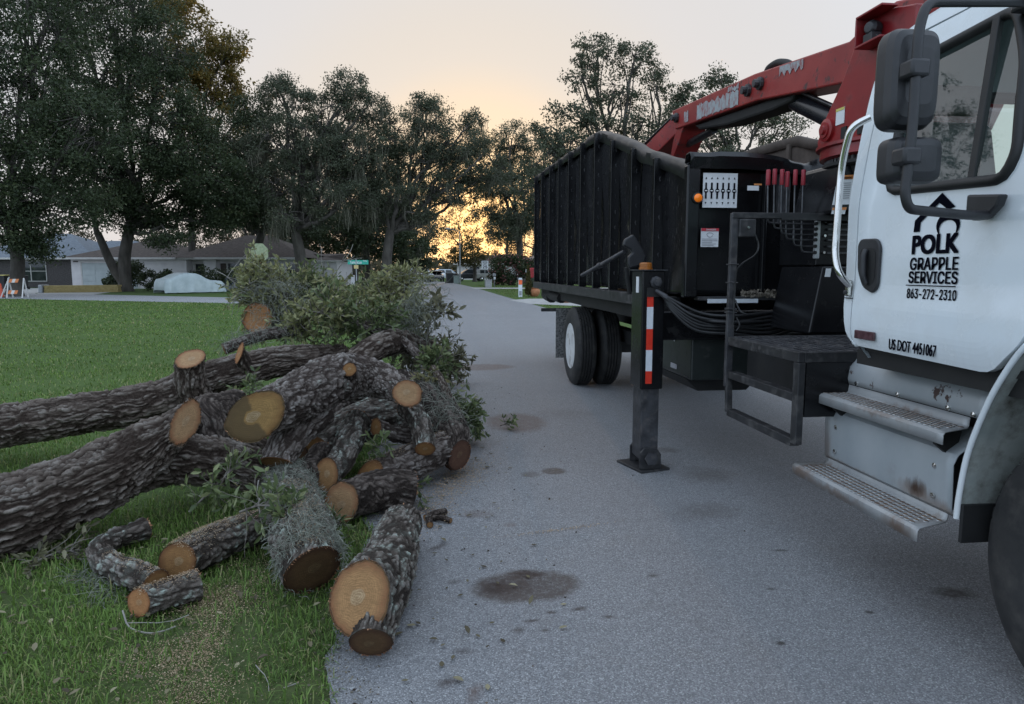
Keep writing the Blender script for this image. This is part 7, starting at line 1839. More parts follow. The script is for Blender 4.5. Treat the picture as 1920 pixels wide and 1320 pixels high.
def hip(mb, u0, u1, v0, v1, ze, zr, inset=None, over=0.0):
    u0 -= over; u1 += over; v0 -= over; v1 += over
    if inset is None: inset = (v1 - v0) / 2
    vm = (v0 + v1) / 2
    V = [(u0, v0, ze), (u1, v0, ze), (u1, v1, ze), (u0, v1, ze), (u0 + inset, vm, zr), (u1 - inset, vm, zr)]
    mb.add(V, [(0, 1, 5, 4), (1, 2, 5), (2, 3, 4, 5), (3, 0, 4), (3, 2, 1, 0)])
    return mb
def place(root, x, y, rz):
    root.location = (x, y, 0); root.rotation_euler = (0, 0, rz)
def window(root, u, z0, w, h, v, name="window"):
    q = MB(); q.box(u - 0.06, u + w + 0.06, v - 0.05, v + 0.02, z0 - 0.06, z0); q.box(u - 0.06, u + w + 0.06, v - 0.05, v + 0.02, z0 + h, z0 + h + 0.06)
    q.box(u - 0.06, u, v - 0.05, v + 0.02, z0, z0 + h); q.box(u + w, u + w + 0.06, v - 0.05, v + 0.02, z0, z0 + h); q.box(u, u + w, v - 0.045, v + 0.015, z0 + h * 0.5 - 0.025, z0 + h * 0.5 + 0.025)
    f = q.build(name, m_trim, root)
    for a, b_ in ((z0, z0 + h * 0.5 - 0.025), (z0 + h * 0.5 + 0.025, z0 + h)):
        q = MB(); q.box(u, u + w, v - 0.02, v + 0.0, a, b_); q.build("pane", m_winglass, f)
    return f
# white stucco house with brown roof; local u along its front, v away from the street
hw = thing("house", "white stucco house with brown hip roof and pale garage door", "house")
def wallbox(u0, u1, v0, v1, z1, mat, parent):
    q = MB(); q.box(u0, u1, v0, v1, 0, z1); return q.build("wall", mat, parent)
wallbox(0.0, 9.6, 0.0, 8.5, 2.50, m_stucco, hw); wallbox(9.6, 19.0, 1.2, 8.0, 2.50, m_stucco, hw); wallbox(10.9, 11.9, 0.4, 1.2, 2.49, m_stucco, hw); wallbox(19.0, 21.6, 2.2, 8.0, 2.30, m_stucco, hw)
q = MB(); hip(q, 0, 9.9, 0, 8.5, 2.56, 4.15, over=0.55); rf = q.build("roof", m_roof_b, hw)
q = MB(); hip(q, 9.0, 19.2, 0.2, 8.3, 2.57, 4.6, over=0.55); rf2 = q.build("roof", m_roof_b, hw)
q = MB(); hip(q, 18.8, 21.8, 2.0, 8.0, 2.36, 3.0, over=0.4); q.build("roof", m_roof_b, hw)
q = MB(); q.box(-0.55, 9.0, -0.60, -0.55, 2.42, 2.58); q.box(9.0, 19.75, -0.41, -0.36, 2.42, 2.59); q.box(18.8, 22.2, 1.54, 1.59, 2.24, 2.38); q.build("fascia", m_trim, hw)
gd = MB(); gd.box(0.9, 5.5, -0.03, 0.0, 0.03, 2.12); gdo = gd.build("garage_door", m_gdoor, hw)
for k in range(4):
    for j in range(4):
        q = MB(); q.box(1.0 + j * 1.125, 2.0 + j * 1.125, -0.055, -0.032, 0.10 + k * 0.515, 0.50 + k * 0.515); q.build("door_panel", m_gdoor, gdo, bevel=0.02)
q = MB(); q.box(0.78, 0.9, -0.05, 0.0, 0, 2.2); q.box(5.5, 5.62, -0.05, 0.0, 0, 2.2); q.box(0.78, 5.62, -0.05, 0.0, 2.2, 2.3); q.build("garage_frame", m_trim, hw)
window(hw, 9.85, 1.0, 0.9, 1.05, 1.2); window(hw, 12.6, 0.9, 1.5, 1.2, 1.2); window(hw, 15.6, 1.0, 0.9, 1.0, 1.2); window(hw, 17.6, 1.2, 0.7, 0.8, 1.2)
q = MB(); q.box(11.98, 12.45, 1.12, 1.19, 0.05, 2.1); q.build("front_door", m_darkwood, hw)
q = MB(); q.box(0.2, 0.6, -0.04, 0, 2.2, 2.3); q.build("house_number", m_darkwood, hw)
place(hw, -29.6, 62.2, -YAW)
hg = thing("house", "low house with blue-grey roof and dark brick wall, far left", "house")
wallbox(0, 11, 0, 9, 2.55, m_brick, hg)
q = MB(); hip(q, 0, 11, 0, 9, 2.6, 4.9, over=0.6); q.build("roof", m_roof_g, hg); q = MB(); hip(q, 6.0, 15.5, 2.0, 9, 2.6, 4.3, over=0.5); q.build("roof", m_roof_g, hg)
q = MB(); q.box(-0.6, 11.6, -0.66, -0.61, 2.46, 2.62); q.build("fascia", m_trim, hg)
window(hg, 4.3, 0.6, 2.6, 1.7, 0.0); window(hg, 0.8, 0.9, 1.6, 1.3, 0.0)
q = MB(); q.box(5.55, 5.62, -0.06, 0.0, 0.6, 2.3); q.build("window_mullion", m_trim, hg)
place(hg, -40.2, 66.5, -YAW)

# --- covered cars
def covered_car(label, mat, x, y, rz, L=4.5, W=1.8, H=1.35, seed=1):
    t = thing("covered_car", label, "car", group=None)
    prof = np.array([(0, 0.25), (0.02, 0.62), (0.08, 0.80), (0.20, 0.86), (0.30, 0.92), (0.42, 1.22), (0.52, 1.33), (0.66, 1.35), (0.78, 1.22), (0.90, 1.0), (0.97, 0.92), (1.0, 0.55), (1.0, 0.25)])
    pp = catmull(np.stack([prof[:, 0] * L, prof[:, 1] * H / 1.35, prof[:, 0] * 0], 1), 0.12)[:, :2]
    rows = []
    for (u, z) in pp:
        row = []
        for w in np.linspace(-1, 1, 33):
            a = abs(w)
            k = np.clip((a - 0.72) / 0.28, 0, 1)
            yy_ = np.sign(w) * (min(a, 0.72) / 0.72) * W * 0.42 if a <= 0.72 else np.sign(w) * W * (0.42 + 0.10 * math.sqrt(k))
            zz = z if a <= 0.72 else z * (1 - k) ** 0.9 + 0.06 * k
            row.append((u - L / 2, yy_, max(zz, 0.05)))
        rows.append(row)
    A = np.array(rows); sh = A.shape; A = A.reshape(-1, 3)
    fold = (vnoise(np.stack([A[:, 0] * 4.5, A[:, 1] * 0.6, A[:, 2] * 0.5], 1), seed) - 0.5)
    A[:, 1] += np.sign(A[:, 1]) * fold * 0.34 * np.clip(1.1 - A[:, 2], 0, 1); A[:, 2] += fold * 0.05; A[:, 2] = np.maximum(A[:, 2], 0.05)
    q = MB(); q.sheet(A.reshape(sh)); q.build("car_cover", mat, t, smooth=60)
    for ux in (-L * 0.31, L * 0.31):
        for s in (-1, 1):
            q = MB(); q.lathe([(0.0, 0.0), (0.2, 0.0), (0.30, 0.01), (0.31, 0.10), (0.30, 0.19), (0.0, 0.19)], (ux, s * W * 0.34 - 0.1, 0.31), (0, 1, 0), 20); q.build("wheel", m_rubber, t, smooth=40)
    place(t, x, y, rz)
    return t
m_cover1 = pm("silver_car_cover", (0.36, 0.42, 0.42), (0.47, 0.53, 0.525), 2, 0.5, bump=0.2, bscale=6)
m_cover2 = pm("grey_car_cover", (0.10, 0.115, 0.13), (0.15, 0.165, 0.18), 2, 0.5, bump=0.2, bscale=6)
covered_car("car under a silver cover on the grass before the white house", m_cover1, -16.1, 49.6, R(224), L=4.2, seed=3)
covered_car("car under a dark grey cover, half hidden by the brush", m_cover2, -13.0, 54.2, R(195), L=4.3, H=1.5, seed=8)

# --- shrubs
def shrub(label, x, y, rx, ry, rz, mat, seed, n=3500, size=0.16, name="shrub", flowers=None, zc=None):
    rs = np.random.default_rng(seed)
    t = thing(name, label, "shrub", (x, y, 0))
    st = MB()
    nb = 16
    cl = rand_unit(rs, 40) * (rs.uniform(0.3, 1, 40) ** 0.5)[:, None] * np.array([rx, ry, rz * 0.9]) + np.array([x, y, rz])
    cl[:, 2] = np.maximum(cl[:, 2], 0.15)
    for c in cl[:nb]: st.tube([(x + rs.normal(0, .1), y + rs.normal(0, .1), 0), ((x + c[0]) / 2, (y + c[1]) / 2, c[2] * 0.55), c], [0.03, 0.022, 0.01], 5)
    st.build("stems", m_trunk, t)
    k = rs.integers(0, 40, n); B = cl[k] + rand_unit(rs, n) * (rs.uniform(0, 1, n) ** 0.5)[:, None] * min(rx, rz) * 0.38
    D = rand_unit(rs, n); S = np.cross(D, rand_unit(rs, n)); S /= np.linalg.norm(S, axis=1)[:, None]; L = size * rs.uniform(0.6, 1.3, n)
    V, F, rn = leaf_cards(B, D, S, L, L * 0.5, rs.uniform(0, .4, n), rs); V[:, 2] = np.maximum(V[:, 2], 0.02)
    tag(mesh_np("foliage", V, F, mat, t, {"rnd": rn}), kind="stuff")
    if flowers:
        m_ = n // 10; k = rs.integers(0, 40, m_); B = cl[k] + rand_unit(rs, m_) * min(rx, rz) * 0.42; D = rand_unit(rs, m_); S = np.cross(D, rand_unit(rs, m_)); S /= np.linalg.norm(S, axis=1)[:, None]; L = size * 0.9 * np.ones(m_)
        V, F, rn = leaf_cards(B, D, S, L, L * 0.9, rs.uniform(0, .4, m_), rs); V[:, 2] = np.maximum(V[:, 2], 0.05)
        tag(mesh_np("blossoms", V, F, flowers, t, {"rnd": rn}), kind="stuff")
    return t
shrub("dark round shrub beside the twin-trunk tree by the garage", -23.0, 56.8, 1.25, 1.1, 1.2, LM['dark'], 601)
shrub("low dark hedge between the twin-trunk tree and covered car", -19.6, 54.0, 1.6, 0.8, 0.75, LM['dark'], 602)
shrub("small broad-leaved plant in front of the garage door", -24.6, 57.5, 0.5, 0.4, 0.55, LM['dark'], 603, 260, 0.35)
shrub("dark hedge behind the silver covered car", -15.6, 53.2, 1.9, 0.8, 0.95, LM['dark'], 604)
shrub("large dark shrub with pink blossoms right of the speed sign", 8.3, 71, 2.6, 2.0, 1.75, LM['dark'], 605, 7000, 0.2, "flowering_shrub", leafmat("pink_blossom", (0.20, 0.06, 0.07), (0.30, 0.11, 0.11), (0.40, 0.2, 0.19), 0.3, 0.6))
shrub("dark shrub beside the grey shed on the right", 11.8, 70, 2.0, 2.0, 1.6, LM['dark'], 606, 4000, 0.2)
shrub("small green shrub at the left side of the far street", -3.6, 66, 1.6, 1.4, 0.8, LM['warm'], 607, 2500, 0.18)

# --- vehicles far down the street
def car(label, x, y, rz, paint, kind="suv", L=4.6, W=1.85, H=1.7):
    t = thing("parked_" + ("pickup" if kind == "pickup" else "car"), label, "car" if kind != "pickup" else "pickup", group="vehicles parked down the street")
    P_ = {"suv": [(0, .35), (0, .75), (.03, .95), (.22, 1.02), (.34, 1.50), (.42, 1.66), (.80, 1.68), (.95, 1.55), (1.0, 1.0), (1.0, .38)],
          "sedan": [(0, .32), (0, .65), (.05, .82), (.26, .92), (.40, 1.34), (.50, 1.44), (.68, 1.44), (.84, 1.02), (.98, .98), (1.0, .6), (1.0, .34)],
          "pickup": [(0, .45), (0, .85), (.04, 1.02), (.24, 1.08), (.32, 1.62), (.38, 1.78), (.54, 1.80), (.60, 1.70), (.63, 1.12), (.98, 1.10), (1.0, 1.0), (1.0, .48)]}[kind]
    s = H / 1.7
    low = [(u * L - L / 2, min(z, 1.06) * s) for u, z in P_]
    q = MB(); q.prism([(u, -W / 2, z) for u, z in low], (0, W, 0)); bd = q.build("body", paint, t, bevel=0.09, seg=3, smooth=50)
    cabp = [(u * L - L / 2, z * s) for u, z in P_ if z > 0.99]
    if kind == "pickup": cabp = [p for p in cabp if p[0] < 0.16 * L]
    q = MB(); n = len(cabp)
    q.add([(u, -W * (0.47 if z < 1.2 * s else 0.40), z) for u, z in cabp] + [(u, W * (0.47 if z < 1.2 * s else 0.40), z) for u, z in cabp], [tuple(range(n)), tuple(range(2 * n - 1, n - 1, -1))] + [(i + 1, i, n + i, n + i + 1) for i in range(n - 1)])
    q.build("cabin", paint, t, bevel=0.04, smooth=50)
    u0 = cabp[0][0]; u1 = cabp[-1][0]; zt_ = max(z for u, z in cabp)
    for s_ in (-1, 1):
        for a, b_ in ((0.20, 0.47), (0.52, 0.80)):
            ua, ub = u0 + (u1 - u0) * a, u0 + (u1 - u0) * b_
            q = MB(); q.add([(ua - 0.1, s_ * W * 0.468, 1.10 * s), (ub, s_ * W * 0.468, 1.10 * s), (ub, s_ * W * 0.418, zt_ - 0.14), (ua + 0.12, s_ * W * 0.418, zt_ - 0.14)], [(0, 1, 2, 3)]); q.build("side_window", m_winglass, t, solid=0.02)
    q = MB(); pa, pb = cabp[0], cabp[1]; q.add([(pa[0] - 0.03, -W * 0.40, pa[1] + 0.12), (pa[0] - 0.03, W * 0.40, pa[1] + 0.12), (pb[0] - 0.03, W * 0.36, pb[1] + 0.02), (pb[0] - 0.03, -W * 0.36, pb[1] + 0.02)], [(0, 1, 2, 3)]); q.build("windscreen", m_winglass, t, solid=0.02)
    q = MB(); pa, pb = cabp[-1], cabp[-2]; q.add([(pa[0] + 0.03, -W * 0.40, pa[1] + 0.12), (pa[0] + 0.03, W * 0.40, pa[1] + 0.12), (pb[0] + 0.05, W * 0.36, pb[1] - 0.04), (pb[0] + 0.05, -W * 0.36, pb[1] - 0.04)], [(0, 1, 2, 3)]); q.build("rear_window", m_winglass, t, solid=0.02)
    for ux in (-L * 0.31, L * 0.31):
        for s_ in (-1, 1):
            q = MB(); q.lathe([(0.0, -0.11), (0.19, -0.115), (0.32, -0.10), (0.34, -0.06), (0.34, 0.06), (0.32, 0.10), (0.19, 0.115), (0.0, 0.11)], (ux, s_ * (W / 2 - 0.08), 0.34), (0, 1, 0), 22); wh = q.build("wheel", m_rubber, t, smooth=40)
            q = MB(); q.lathe([(0.20, 0.0), (0.18, 0.015), (0.06, 0.02), (0.0, 0.025)], (ux, s_ * (W / 2 + 0.028), 0.34), (0, s_, 0), 16); q.build("rim", m_chrome, wh, smooth=40)
    for s_ in (-1, 1):
        q = MB(); q.box(L / 2 - 0.05, L / 2 + 0.02, s_ * W * 0.42 - 0.08, s_ * W * 0.42 + 0.08, 0.75 * s, 0.98 * s); q.build("tail_light", m_redink, t)
        q = MB(); q.box(-L / 2 - 0.02, -L / 2 + 0.05, s_ * W * 0.40 - 0.12, s_ * W * 0.40 + 0.12, 0.66 * s, 0.80 * s); q.build("headlight", m_chrome, t)
    place(t, x, y, rz)
    return t
def paint(n, c): return pm(n, c, tuple(min(1, v * 1.1) for v in c), 2, 0.22, coat=0.4)
car("white sedan parked across at the end of the street", 1.6, 108, R(175), paint("car_white", (0.62, 0.66, 0.70)), "sedan")
car("white sport utility car behind the white sedan far off", 3.2, 116, R(178), paint("car_white2", (0.55, 0.60, 0.65)), "suv")
car("dark sport utility car by the thin trunk at the bend", 5.7, 97, R(5), paint("car_dark", (0.03, 0.032, 0.035)), "suv", 4.4)
car("tan sport utility car right of the small olive-leaved tree", 8.6, 96, R(182), paint("car_tan", (0.33, 0.32, 0.30)), "suv", 4.8)
car("white pickup half hidden by the right top of the brush", -2.0, 92, R(180), paint("car_white3", (0.60, 0.63, 0.66)), "pickup", 5.4, 1.95, 1.8)
car("dark sedan at the left side of the far street beside the brush top", 0.9, 93, R(95), paint("car_black", (0.02, 0.022, 0.025)), "sedan")
car("white van-like car left of the dark sedan behind the brush", -1.0, 118, R(178), paint("car_white4", (0.66, 0.68, 0.70)), "suv", 5, 1.95, 2.1)

# --- street lamp, signs, bins, boxes
m_pole = pm("galvanised_pole", (0.25, 0.26, 0.26), (0.34, 0.35, 0.35), 8, 0.5, metal=0.5)
lp = thing("street_lamp", "slender grey street lamp beside the far bend", "street lamp", (3.5, 78.9, 0))
q = MB(); q.tube([(3.5, 78.9, 0), (3.5, 78.9, 5.8)], [0.09, 0.06], 10); q.build("pole", m_pole, lp, smooth=60)
q = MB(); q.tube([(3.5, 78.9, 5.7), (3.1, 78.7, 5.95), (2.3, 78.4, 6.1)], 0.035, 8); q.build("arm", m_pole, lp, smooth=60)
q = MB(); q.lathe([(0.0, -0.3), (0.10, -0.25), (0.14, 0.0), (0.10, 0.28), (0.0, 0.32)], (2.15, 78.35, 6.08), (1, 0.3, -0.1), 12); q.build("lamp_head", m_pole, lp, smooth=60)
def sign_post(x, y, h, r=0.03): q = MB(); q.tube([(x, y, 0), (x, y, h)], r, 8); return q
sp = thing("speed_limit_sign", "white speed limit 25 sign right of the far street", "sign", (5.1, 63.7, 0))
sign_post(5.1, 63.7, 2.3).build("post", m_pole, sp, smooth=60)
q = MB(); q.box(4.79, 5.41, 63.62, 63.65, 1.62, 2.38); sb_ = q.build("sign_plate", m_decal, sp)
text_mesh("SPEED", 0.14, 1, 0.02, (5.1, 63.61, 2.19), (1, 0, 0), (0, 0, 1), m_ink, sb_, width=0.46)
text_mesh("LIMIT", 0.14, 1, 0.02, (5.1, 63.61, 2.02), (1, 0, 0), (0, 0, 1), m_ink, sb_, width=0.40)
text_mesh("25", 0.28, 1, 0.04, (5.1, 63.61, 1.68), (1, 0, 0), (0, 0, 1), m_ink, sb_, width=0.42)
ns = thing("street_name_sign", "green street name sign on a pole behind the brush", "sign", (-4.1, 40.0, 0))
sx_, sy_ = at(668, 505, 40)[:2]
sign_post(sx_, sy_, 2.16).build("post", m_pole, ns, smooth=60)
m_green = pm("sign_green", (0.02, 0.30, 0.21), (0.03, 0.36, 0.25), 4, 0.4)
q = MB(); q.box(sx_ - 0.46, sx_ + 0.68, sy_ - 0.012, sy_ + 0.012, 1.86, 2.10); pl_ = q.build("name_plate", m_green, ns)
text_mesh("Tamaicus", 0.15, 1, 0.02, (sx_ - 0.02, sy_ - 0.017, 1.90), (1, 0, 0), (0, 0, 1), m_decal, pl_, width=0.66)
text_mesh("Hwy", 0.09, 1, 0.02, (sx_ + 0.50, sy_ - 0.017, 2.00), (1, 0, 0), (0, 0, 1), m_decal, pl_, width=0.20)
q = MB(); q.box(sx_ - 0.12, sx_ + 0.12, sy_ - 0.06, sy_ - 0.045, 1.62, 1.82); q.build("small_plate", pm("faded_yellow_plate", (0.50, 0.40, 0.17), (0.56, 0.46, 0.22), 4, 0.6), ns)
m_cpost = pm("concrete_post", (0.33, 0.33, 0.33), (0.42, 0.42, 0.41), 6, 0.9)
cp = thing("concrete_post", "short pale concrete post below the street name sign", "post", (at(662, 530, 36)[0], 36, 0))
x_ = at(662, 530, 36)[0]; q = MB(); q.box(x_ - 0.09, x_ + 0.09, 35.9, 36.1, 0, 1.25); q.build("shaft", m_cpost, cp, bevel=0.02); q = MB(); q.prism([(x_ - 0.09, 35.9, 1.25), (x_ + 0.09, 35.9, 1.25), (x_ + 0.09, 36.1, 1.25), (x_ - 0.09, 36.1, 1.25)], (0, 0, 0.04)); q.build("cap", m_cpost, cp, bevel=0.015)
os_ = thing("octagonal_sign", "pale yellow-green octagonal sign rising above the brush at left", "sign", (at(488, 505, 33)[0], 33, 0))
ox = at(488, 505, 33)[0]
sign_post(ox, 33.03, 2.55, 0.032).build("post", m_pole, os_, smooth=60)
q = MB(); q.prism([(ox + 0.41 * math.cos(t), 33.0, 2.32 + 0.46 * math.sin(t)) for t in np.linspace(math.pi / 8, 2 * math.pi + math.pi / 8, 8, endpoint=False)], (0, -0.012, 0)); q.build("sign_plate", pm("lichen_green_sign", (0.24, 0.29, 0.17), (0.37, 0.40, 0.25), 9, 0.6), os_)
rs = np.random.default_rng(12); n = 36
B = np.stack([ox + rs.choice([-1, 1], n) * rs.uniform(0.30, 0.6, n), np.full(n, 32.9), 2.3 + rs.uniform(-0.55, 0.5, n)], 1); D = rand_unit(rs, n); S = np.cross(D, rand_unit(rs, n)); S /= np.linalg.norm(S, axis=1)[:, None]
V, F, rn = leaf_cards(B, D, S, 0.13 * np.ones(n), 0.055 * np.ones(n), np.full(n, 0.2), rs); tag(mesh_np("creeper_leaves", V, F, leafmat("creeper_leaf", (0.10, 0.15, 0.05), (0.18, 0.23, 0.08), None, 0.3), os_, {"rnd": rn}), kind="stuff")

def bin_(label, x, y, rz, body, lid, w=0.6, h=1.05):
    t = thing("wheeled_bin", label, "bin")
    q = MB(); q.add([(-w / 2 * .85, -w / 2 * .85, 0.05), (w / 2 * .85, -w / 2 * .85, 0.05), (w / 2 * .85, w / 2 * .85, 0.05), (-w / 2 * .85, w / 2 * .85, 0.05), (-w / 2, -w / 2, h), (w / 2, -w / 2, h), (w / 2, w / 2, h), (-w / 2, w / 2, h)], [(3, 2, 1, 0), (4, 5, 6, 7), (0, 1, 5, 4), (1, 2, 6, 5), (2, 3, 7, 6), (3, 0, 4, 7)]); q.build("body", body, t, bevel=0.03)
    q = MB(); q.prism([(-w / 2 - 0.03, -w / 2 - 0.03, h + 0.004), (-w / 2 - 0.03, w / 2 + 0.06, h + 0.004), (-w / 2 - 0.03, w / 2 + 0.06, h + 0.07), (-w / 2 - 0.03, -w / 2, h + 0.05)], (w + 0.06, 0, 0)); q.build("lid", lid, t, bevel=0.015)
    for s in (-1, 1): q = MB(); q.lathe([(0.0, -0.03), (0.12, -0.03), (0.12, 0.03), (0, 0.03)], (s * w / 2, w / 2 * .9, 0.12), (1, 0, 0), 14); q.build("wheel", m_rubber, t)
    place(t, x, y, rz); return t
m_binb = pm("bin_black", (0.015, 0.015, 0.016), (0.025, 0.025, 0.027), 5, 0.5); m_biny = pm("bin_lid_yellow", (0.42, 0.36, 0.08), (0.5, 0.43, 0.1), 5, 0.5)
bin_("dark wheeled bin standing at the far bend of the street", 2.35, 81, 0.2, m_binb, m_binb, 0.75, 1.15); bin_("second dark wheeled bin beside the one at the far bend", 3.0, 81.5, -0.1, m_binb, m_binb, 0.72, 1.1)
bin_("black bin with yellow lid beside the green skip, left", -33.6, 59.5, 0.1, m_binb, m_biny, 0.9, 1.1); bin_("plain black bin next to the yellow-lidded bin, left", -32.3, 59.6, 0.0, m_binb, m_binb, 0.9, 1.05)
# green skip
sk = thing("green_skip", "lime green skip behind the trunk at the left edge", "skip", (-37.2, 60.5, 0))
m_lime = pm("lime_paint", (0.12, 0.26, 0.025), (0.16, 0.32, 0.035), 2, 0.5, grime=((0.06, 0.09, 0.03), 4, 0.5, 0.75))
q = MB(); q.prism([(-39.6, 59.6, 0.25), (-36.0, 59.6, 0.25), (-35.4, 59.6, 1.75), (-40.2, 59.6, 1.75)], (0, 1.9, 0)); q.build("body", m_lime, sk, bevel=0.03)
q = MB(); q.box(-40.3, -35.3, 59.52, 59.6, 1.70, 1.82); q.build("rim", m_lime, sk)
for x_ in (-39.4, -38.2, -37.0, -36.1): q = MB(); q.box(x_, x_ + 0.1, 59.52, 59.6, 0.3, 1.7); q.build("rib", m_lime, sk)
q = MB(); q.box(-39.5, -36.1, 59.8, 61.3, 0.0, 0.25); q.build("skid", m_under, sk)
# bundle of timber by the drive
tm = thing("timber_bundle", "bundle of yellow timber lying by the side street", "timber", (-25.8, 52.5, 0))
m_tim = pm("yellow_timber", (0.30, 0.23, 0.09), (0.40, 0.31, 0.13), 6, 0.8)
ang = math.atan2(4.2, 3.6); rs = np.random.default_rng(3)
for k in range(6):
    for j in range(4):
        o0 = np.array([-26.0, 51.0, 0.06 + j * 0.125]) + np.array([0.02, -0.15, 0]) * (k - 3) + rs.normal(0, 0.015, 3) * np.array([1, 1, 0])
        q = MB(); q.beam(o0, o0 + np.array([4.2, 1.3, 0]), 0.13, 0.115); q.build("plank", m_tim, tm)
q = MB(); q.box(-26.25, -26.0, 50.5, 51.5, 0.0, 0.55); q.build("end_wrap", pm("plastic_wrap", (0.22, 0.24, 0.25), (0.33, 0.34, 0.35), 9, 0.4, bump=0.5, bscale=12), tm, bevel=0.05)
# folding barricade and cone
bc = thing("folding_barricade", "folding barricade with orange and white stripes on the left lawn edge", "barricade", (-22.9, 42.0, 0))
m_orw = pm("barricade_white", (0.55, 0.53, 0.50), (0.62, 0.60, 0.57), 5, 0.6); m_orn = pm("barricade_orange", (0.55, 0.16, 0.04), (0.6, 0.2, 0.06), 5, 0.5)
for y0, y1 in ((41.75, 42.05), (42.35, 42.05)):
    for x_ in (-23.35, -22.55):
        q = MB(); q.beam((x_, y0, 0.0), (x_ + 0.0, y1, 1.1), 0.06, 0.04); q.build("leg", m_orw, bc)
q = MB(); q.beam((-23.8, 42.0, 0.0), (-23.3, 42.05, 1.15), 0.06, 0.05); q.build("leg", m_orw, bc)
for z in (0.22, 0.85):
    for k in range(3):
        x_ = -23.30 + k * 0.16; yy = 41.70 + z * 0.27
        q = MB(); q.add([(x_, yy, z), (x_ + 0.16, yy, z), (x_ + 0.16 + 0.06, yy + 0.05, z + 0.2), (x_ + 0.06, yy + 0.05, z + 0.2)], [(0, 1, 2, 3)]); q.build("striped_board", (m_orn, m_orw)[k % 2], bc, solid=0.02)
cn = thing("traffic_cone", "orange traffic cone at the foot of the leftmost trunk", "cone", (-24.0, 42.4, 0))
q = MB(); q.lathe([(0.17, 0.04), (0.14, 0.12), (0.05, 0.78), (0.03, 0.80), (0.0, 0.80)], (-24.0, 42.4, 0), (0, 0, 1), 20); q.build("body", pm("cone_orange", (0.52, 0.07, 0.03), (0.6, 0.1, 0.04), 5, 0.5), cn, smooth=50)
q = MB(); q.box(-24.2, -23.8, 42.2, 42.6, 0.0, 0.04); q.build("base", m_seal, cn, bevel=0.01)
# right of the street: marker post, planters, cypresses, mailbox, boxes, tractor, shed
mp_ = thing("marker_post", "white marker post with orange band by the right driveway", "post", (5.2, 39.6, 0))
q = MB(); q.box(5.09, 5.31, 39.55, 39.61, 0, 1.05); q.tube([(5.2, 39.58, 1.0), (5.2, 39.58, 1.10)], 0.1, 12); q.build("blade", m_tape_w, mp_, bevel=0.01)
q = MB(); q.box(5.10, 5.30, 39.535, 39.545, 0.72, 0.98); q.build("orange_band", pm("bright_orange", (0.85, 0.12, 0.03), (0.9, 0.16, 0.04), 6, 0.5), mp_)
q = MB(); q.box(5.13, 5.27, 39.537, 39.545, 0.1, 0.35); q.build("label", m_greyink, mp_)
def urn(label, x, y):
    t = thing("planter_urn", label, "planter")
    q = MB(); q.lathe([(0.16, 0.0), (0.20, 0.02), (0.30, 0.14), (0.345, 0.28), (0.33, 0.40), (0.25, 0.46), (0.29, 0.50), (0.29, 0.53), (0.24, 0.53), (0.22, 0.46), (0.0, 0.45)], (0, 0, 0), (0, 0, 1), 28); q.build("pot", pm("terracotta", (0.36, 0.14, 0.06), (0.44, 0.19, 0.09), 6, 0.8), t, smooth=50)
    rs = np.random.default_rng(int(abs(x * 100))); n = 260
    B = rand_unit(rs, n) * (rs.uniform(0, 1, n) ** .5)[:, None] * np.array([0.26, 0.26, 0.30]) + np.array([0, 0, 0.75]); D = rand_unit(rs, n); S = np.cross(D, rand_unit(rs, n)); S /= np.linalg.norm(S, axis=1)[:, None]
    V, F, rn = leaf_cards(B, D, S, 0.12 * np.ones(n), 0.05 * np.ones(n), np.full(n, .2), rs); tag(mesh_np("plant", V, F, LM['dark'], t, {"rnd": rn}), kind="stuff")
    place(t, x, y, 0)
urn("round terracotta planter beside the striped marker post", 6.1, 40.2); urn("round terracotta planter nearer the truck by the driveway", 6.45, 32.4)
def cypress(label, x, y, h, w, seed):
    t = thing("small_cypress", label, "plant")
    rs = np.random.default_rng(seed); n = int(900 * h); z = rs.uniform(0.05, 1, n) ; r_ = w * (1 - z) ** 0.7 * np.minimum(1, z * 6 + 0.3) * np.sqrt(rs.uniform(0.1, 1, n)); a = rs.uniform(0, 2 * np.pi, n)
    B = np.stack([r_ * np.cos(a), r_ * np.sin(a), z * h], 1); D = rand_unit(rs, n) * 0.5 + np.array([0, 0, 0.8]); D /= np.linalg.norm(D, axis=1)[:, None]; S = np.cross(D, rand_unit(rs, n)); S /= np.linalg.norm(S, axis=1)[:, None]
    V, F, rn = leaf_cards(B, D, S, 0.12 * np.ones(n), 0.04 * np.ones(n), np.full(n, .2), rs); tag(mesh_np("foliage", V, F, LM['warm'], t, {"rnd": rn}), kind="stuff")
    q = MB(); q.tube([(0, 0, 0), (0, 0, h * 0.9)], [0.03, 0.008], 6); q.build("stem", m_trunk, t)
    place(t, x, y, 0)
cypress("slim young cypress next to the terracotta planter", 5.72, 40.0, 1.75, 0.22, 21); cypress("tiny cypress beside the planter nearer the truck", 5.75, 32.8, 0.75, 0.2, 22)
mb_ = thing("mailbox", "grey mailbox on a post in front of the flowering shrub", "mailbox", (5.95, 63.6, 0))
q = MB(); q.box(5.91, 5.99, 63.55, 63.65, 0, 1.0); q.build("post", pm("mail_post", (0.12, 0.12, 0.13), (0.18, 0.18, 0.19), 5, 0.7), mb_)
q = MB(); q.prism([(5.82, 63.3, 1.0), (6.08, 63.3, 1.0), (6.08, 63.3, 1.16), (6.04, 63.3, 1.23), (5.95, 63.3, 1.26), (5.86, 63.3, 1.23), (5.82, 63.3, 1.16)], (0, 0.55, 0)); q.build("box", pm("mail_grey", (0.22, 0.23, 0.24), (0.3, 0.31, 0.32), 5, 0.5), mb_, bevel=0.01)
q = MB(); q.box(5.86, 6.04, 63.285, 63.297, 0.70, 0.92); q.build("number_plate", m_decal, mb_)
